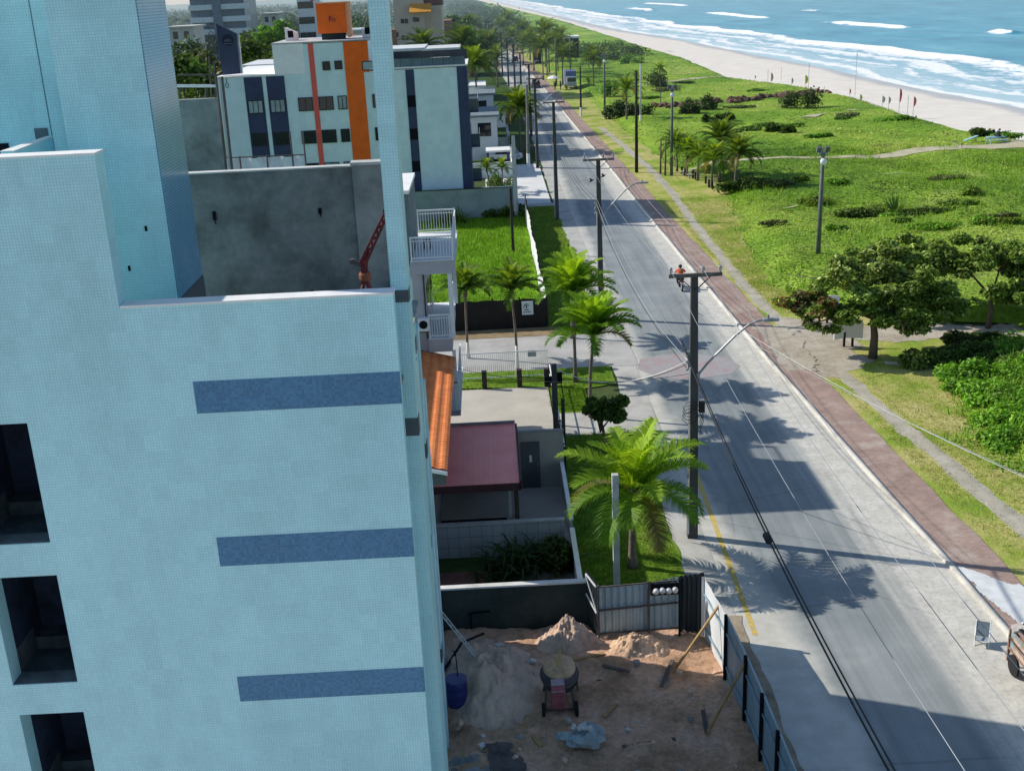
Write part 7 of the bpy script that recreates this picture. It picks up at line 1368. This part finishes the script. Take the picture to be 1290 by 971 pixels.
# sand heaps
msp = M('grey_sand', (.64, .46, .35), .97, .28, 1.1, 9, .6); msp2 = M('brown_sand', (.72, .49, .33), .97, .3, 1.1, 9, .6)
def heap(label, x, y, rx, ry, h, mat, seed, ridge=1.0):
    N = 90; u = np.linspace(-1, 1, N); X, Y = np.meshgrid(u, u); r = np.sqrt(X ** 2 + Y ** 2 + .02 + .05 * fbm(X * 3 + seed * 2, Y * 3, 3)); nzv = 1.3 * fbm(X * 2.0 + seed, Y * 2.0 + seed * 3, 5) - .1
    Z = h * np.clip(1 - r * (0.78 + .45 * nzv), 0, 1) ** (1.0) * (0.45 + 1.1 * fbm(X * 3 + seed, Y * 3, 5)) + .34 * h * (np.abs(fbm(X * 7 + seed, Y * 7, 5) - .5) * 2) * np.clip(1.15 - r, 0, 1) - .10
    V = np.stack([x + X * rx, y + Y * ry, Z + .06], -1).reshape(-1, 3); i = (np.arange(N - 1)[:, None] * N + np.arange(N - 1)[None, :]).ravel(); o = npmesh('sand_heap', V, np.stack([i, i + 1, i + 1 + N, i + N], -1), None, mat, loc=(x, y, 0), smooth=True); return tag(o, label, 'sand heap')
heap('large pale sand heap sloping down beside the blue barrel', -.75, 30.1, 2.0, 2.6, 1.3, msp, 1)
heap('pointed grey sand heap against the dark green wall corner', 1.75, 32.0, 1.25, .95, 1.1, msp, 2)
heap('low brown earth heap in front of the metal gate', 3.9, 31.4, 1.35, .8, .75, msp2, 3)
heap('small dark earth clod heap at the right of the site', 4.9, 28.6, .8, .7, .3, msp2, 4)
heap('flat grey gravel spread at the lower left of the site', -1.2, 26.0, 1.4, 1.3, .3, M('grey_gravel', (.28, .285, .28), .97, .3, 2, 16, .8), 5)
heap('brown earth mound at the lower edge of the site', 1.2, 25.2, 1.2, .9, .35, msp2, 6)
rb = random.Random(9); m0 = None
for i in range(46):
    x = rb.uniform(-1.8, 6.0); y = rb.uniform(24.6, 32.3); s_ = rb.uniform(.035, .12); m = MB(); m.obox((0, 0, 0), s_, s_ * rb.uniform(.5, 1), s_ * .5, Euler((rb.random(), rb.random(), rb.random() * 3)).to_matrix())
    o = m.build('rubble_piece', (msp, msp2, mconcl, M('white_debris', (.6, .6, .58), .8))[i % 4], loc=(0, 0, 0), bevel=.01); o.location = (x, y, .16 + .10 * rb.random()); tag(o, 'small lump of rubble on the bare earth of the site', 'rubble', 'rubble lumps strewn over the site')
# puddle, dark pit
blob('wet_patch', [(-.9, 26.6), (.0, 26.7), (.45, 26.0), (.2, 25.2), (-.5, 25.1), (-.8, 25.8)], .235, M('wet_earth', (.12, .10, .09), .6, .4, 2, 8), .5, cell=.035)
# cement mixer
cmx, cmy = 1.25, 28.6; CM = thing('cement_mixer', 'dirty cement mixer with round drum and red motor housing in the middle of the site', 'cement mixer', (cmx, cmy, .1)); Rt = Matrix.Rotation(math.radians(16), 3, 'X')
mdr = M('dirty_drum', (.10, .10, .115), .7, .35, 3, 10); mdc = M('caked_cement', (.62, .40, .24), .95, .3, 4, 14, .5)
dc = Vector((cmx + .05, cmy + .32, .98)); m = MB(); m.lathe(dc, [(.12, -.50), (.34, -.46), (.50, -.28), (.54, -.05), (.54, .10), (.51, .22), (.47, .30), (.44, .31)], 22, Rt); dr = m.build('drum', mdr, CM, smooth=True); m = MB(); m.lathe(dc, [(.555, -.03), (.575, -.02), (.575, .04), (.555, .05)], 22, Rt); m.build('gear_ring', mrust, dr)
m = MB(); m.lathe(dc, [(.48, .29), (.47, .33), (.40, .36), (.25, .40), (.10, .37)], 22, Rt); m.build('caked_rim', mdc, dr, smooth=True)
m = MB(); p_ = dc + Rt @ Vector((0, .1, .50)); m.bar(p_ + Vector((-.06, -.34, .02)), p_ + Vector((.06, .28, .14)), .07, .05); m.build('yellow_lever', M('ochre_paint', (.55, .36, .10), .7), CM)
m = MB(); m.box(cmx - .24, cmx + .16, cmy - .62, cmy - .22, .42, 1.0); m.prismx([(cmy - .62, 1.0), (cmy - .22, 1.0), (cmy - .22, 1.18), (cmy - .50, 1.14)], cmx - .24, cmx + .16); m.build('motor_housing', M('faded_red', (.33, .10, .11), .7, .35, 4, 14), CM, bevel=.02)
m = MB(); m.box(cmx - .24, cmx + .16, cmy - .625, cmy - .20, 1.0, 1.02); m.quad((cmx - .23, cmy - .5, 1.147), (cmx + .15, cmy - .5, 1.147), (cmx + .15, cmy - .23, 1.187), (cmx - .23, cmy - .23, 1.187)); m.build('dusty_lid', M('pinkish_dust', (.42, .30, .32), .9, .2, 4, 12), CM)
m = MB()
for sx_ in (-.42, .42): m.bar((cmx + sx_, cmy - .45, .28), (cmx + sx_ * .8, cmy + .35, .95), .06); m.bar((cmx + sx_, cmy + .75, .08), (cmx + sx_ * .8, cmy + .35, .95), .06)
m.bar((cmx - .45, cmy - .42, .28), (cmx + .45, cmy - .42, .28), .05); m.build('frame', mrust, CM)
for sx_ in (-.48, .48):
    m = MB(); m.lathe((cmx + sx_, cmy - .42, .28), [(.08, -.05), (.22, -.045), (.22, .045), (.08, .05)], 16, Matrix.Rotation(PI / 2, 3, 'Y')); wv = m.build('wheel', mblk, CM); m = MB(); m.lathe((cmx + sx_ * 1.02, cmy - .42, .28), [(.16, -.045), (.16, .045)], 12, Matrix.Rotation(PI / 2, 3, 'Y')); m.build('rim', M('pale_rim', (.5, .48, .42), .7), wv)
m = MB(); m.lathe((cmx + .55, cmy + .1, .75), [(.16, -.02), (.20, -.02), (.20, .02), (.16, .02)], 18, Matrix.Rotation(PI / 2, 3, 'Y')); m.bar((cmx + .4, cmy + .1, .75), (cmx + .56, cmy + .1, .75), .04); m.build('hand_wheel', mrust, CM)
# blue barrel
bx_, by_ = -1.72, 28.95; BA = thing('barrel', 'open dark blue plastic barrel beside the teal building', 'barrel', (bx_, by_, .12)); m = MB(); m.lathe((bx_, by_, .10), [(.28, 0), (.30, .04), (.31, .25), (.295, .28), (.31, .31), (.31, .58), (.295, .61), (.31, .64), (.30, .88), (.27, .90), (.27, .80), (.05, .80)], 20); m.build('body', M('blue_plastic', (.025, .035, .16), .45, .2, 2, 9), BA, smooth=True); m = MB(); m.lathe((bx_, by_, .96), [(.30, 0), (.315, .01), (.315, .04), (.29, .045)], 20); m.build('rim', M('blue_rim', (.08, .09, .2), .5), BA)
tl_ = thing('shovel', 'thin shovel standing in the blue barrel', 'shovel', (bx_, by_ + .1, .9)); m = MB(); m.tube([(bx_ + .05, by_ + .08, .9), (bx_ + .02, by_ + .25, 1.75)], .018, 6); m.build('shaft', mdark, tl_); m = MB(); m.bar((bx_ - .06, by_ + .25, 1.75), (bx_ + .10, by_ + .25, 1.75), .03); m.build('handle', mdark, tl_)
# plastic sack
sx0, sy0 = 1.85, 26.75; N = 22; u = np.linspace(0, 2 * PI, N, endpoint=False); m = MB(); vs = []; fs = []
prof = [(.05, .52), (.22, .50), (.40, .38), (.46, .22), (.40, .05), (.2, .0)]
for k, (r, z) in enumerate(prof):
    for a in u: rr_ = r * (1 + .16 * math.sin(3 * a + k) + .10 * math.sin(7 * a + 2 * k)); vs.append((sx0 + rr_ * math.cos(a) * 1.15, sy0 + rr_ * math.sin(a) * .8, .14 + z * (1 + .25 * math.cos(a - .6)) + .03 * math.sin(5 * a + k)))
for k in range(len(prof) - 1):
    for j in range(N): fs.append((k * N + j, k * N + (j + 1) % N, (k + 1) * N + (j + 1) % N, (k + 1) * N + j))
fs.append(tuple(range(N))); m.add(vs, fs); m.add([(sx0 - .4, sy0 + .1, .5), (sx0 - .85, sy0 + .25, .36), (sx0 - .8, sy0 + .05, .28), (sx0 - .4, sy0 - .12, .35)], [(0, 1, 2, 3)]); tag(m.build('sack', M('grey_plastic_sack', (.36, .42, .45), .5, .35, 4, 10), loc=(sx0, sy0, .1)), 'crumpled grey plastic sack full of rubble near the lower edge of the site', 'sack')
for i in range(9):
    a = rb.random() * 6; r_ = rb.random() * .28; m = MB(); m.obox((0, 0, 0), .07, .055, .045, Euler((rb.random() * 3, rb.random() * 3, 0)).to_matrix()); o = m.build('rubble_piece', M('white_debris', (.6, .6, .58), .8), loc=(0, 0, 0), bevel=.012); o.location = (sx0 - .05 + r_ * math.cos(a), sy0 + r_ * math.sin(a) * .6, .72); tag(o, 'pale lump of broken plaster in the mouth of the grey sack', 'rubble', 'plaster lumps in the grey sack')
# ladder leaning on the teal building
LD = thing('ladder', 'narrow metal ladder leaning from the sand heap against the teal building', 'ladder', (-.95, 31.0, .6)); A = Vector(G(601, 828, .85)); Bv = Vector(AY(549, 763, 30.6)); dv = (Bv - A).normalized(); Bv = Bv + dv * .5; sd = Vector((.0, .11, 0)); m = MB(); m.bar(A - sd, Bv - sd, .03); m.bar(A + sd, Bv + sd, .03); m.build('side_rails', M('pale_aluminium', (.5, .5, .48), .5), LD)
for k in range(11): p_ = A.lerp(Bv, (k + .5) / 11); m = MB(); m.bar(p_ - sd, p_ + sd, .03); m.build('rung', M('pale_aluminium', (.5, .5, .48), .5), LD)
# black pipe along the heap, small T pipe on the green wall
m = MB(); m.tube([(-2.2, 30.0, .5), (-1.6, 31.2, .8), (-.9, 31.6, .85)], .04, 7); tag(m.build('hose', mdark, loc=(-1.6, 31.2, .7), smooth=True), 'dark hose lying over the back of the large sand heap', 'hose')
m = MB(); q = AY(605, 783, 33.0); m.bar((q[0] - .35, 33.02, q[2] + .32), (q[0] + .35, 33.02, q[2] + .36), .05); m.bar((q[0] - .3, 33.02, q[2] - .5), (q[0] - .3, 33.02, q[2] + .32), .05); tag(m.build('standpipe', mdark, loc=(q[0], 33.02, 0)), 'thin T shaped pipe standing against the dark green wall', 'pipe')

rp = random.Random(21)
for i, (x, y, L, a) in enumerate([(2.2, 31.0, 1.3, .3), (3.1, 30.3, .9, -.5), (4.6, 29.9, 1.6, 1.2), (.4, 27.2, 1.1, 2.0), (3.6, 26.6, 1.5, .1), (5.3, 27.5, 1.2, 1.5), (2.7, 28.2, .7, .9)]):
    m = MB(); m.obox((0, 0, 0), L / 2, .06, .018, Euler((rp.uniform(-.1, .1), rp.uniform(-.06, .06), a)).to_matrix()); o = m.build('plank', (mwood, mrust, mpost)[i % 3], loc=(0, 0, 0), bevel=.006); o.location = (x, y, .17); tag(o, 'short dirty plank lying loose on the bare earth of the site', 'plank', 'loose planks on the site')
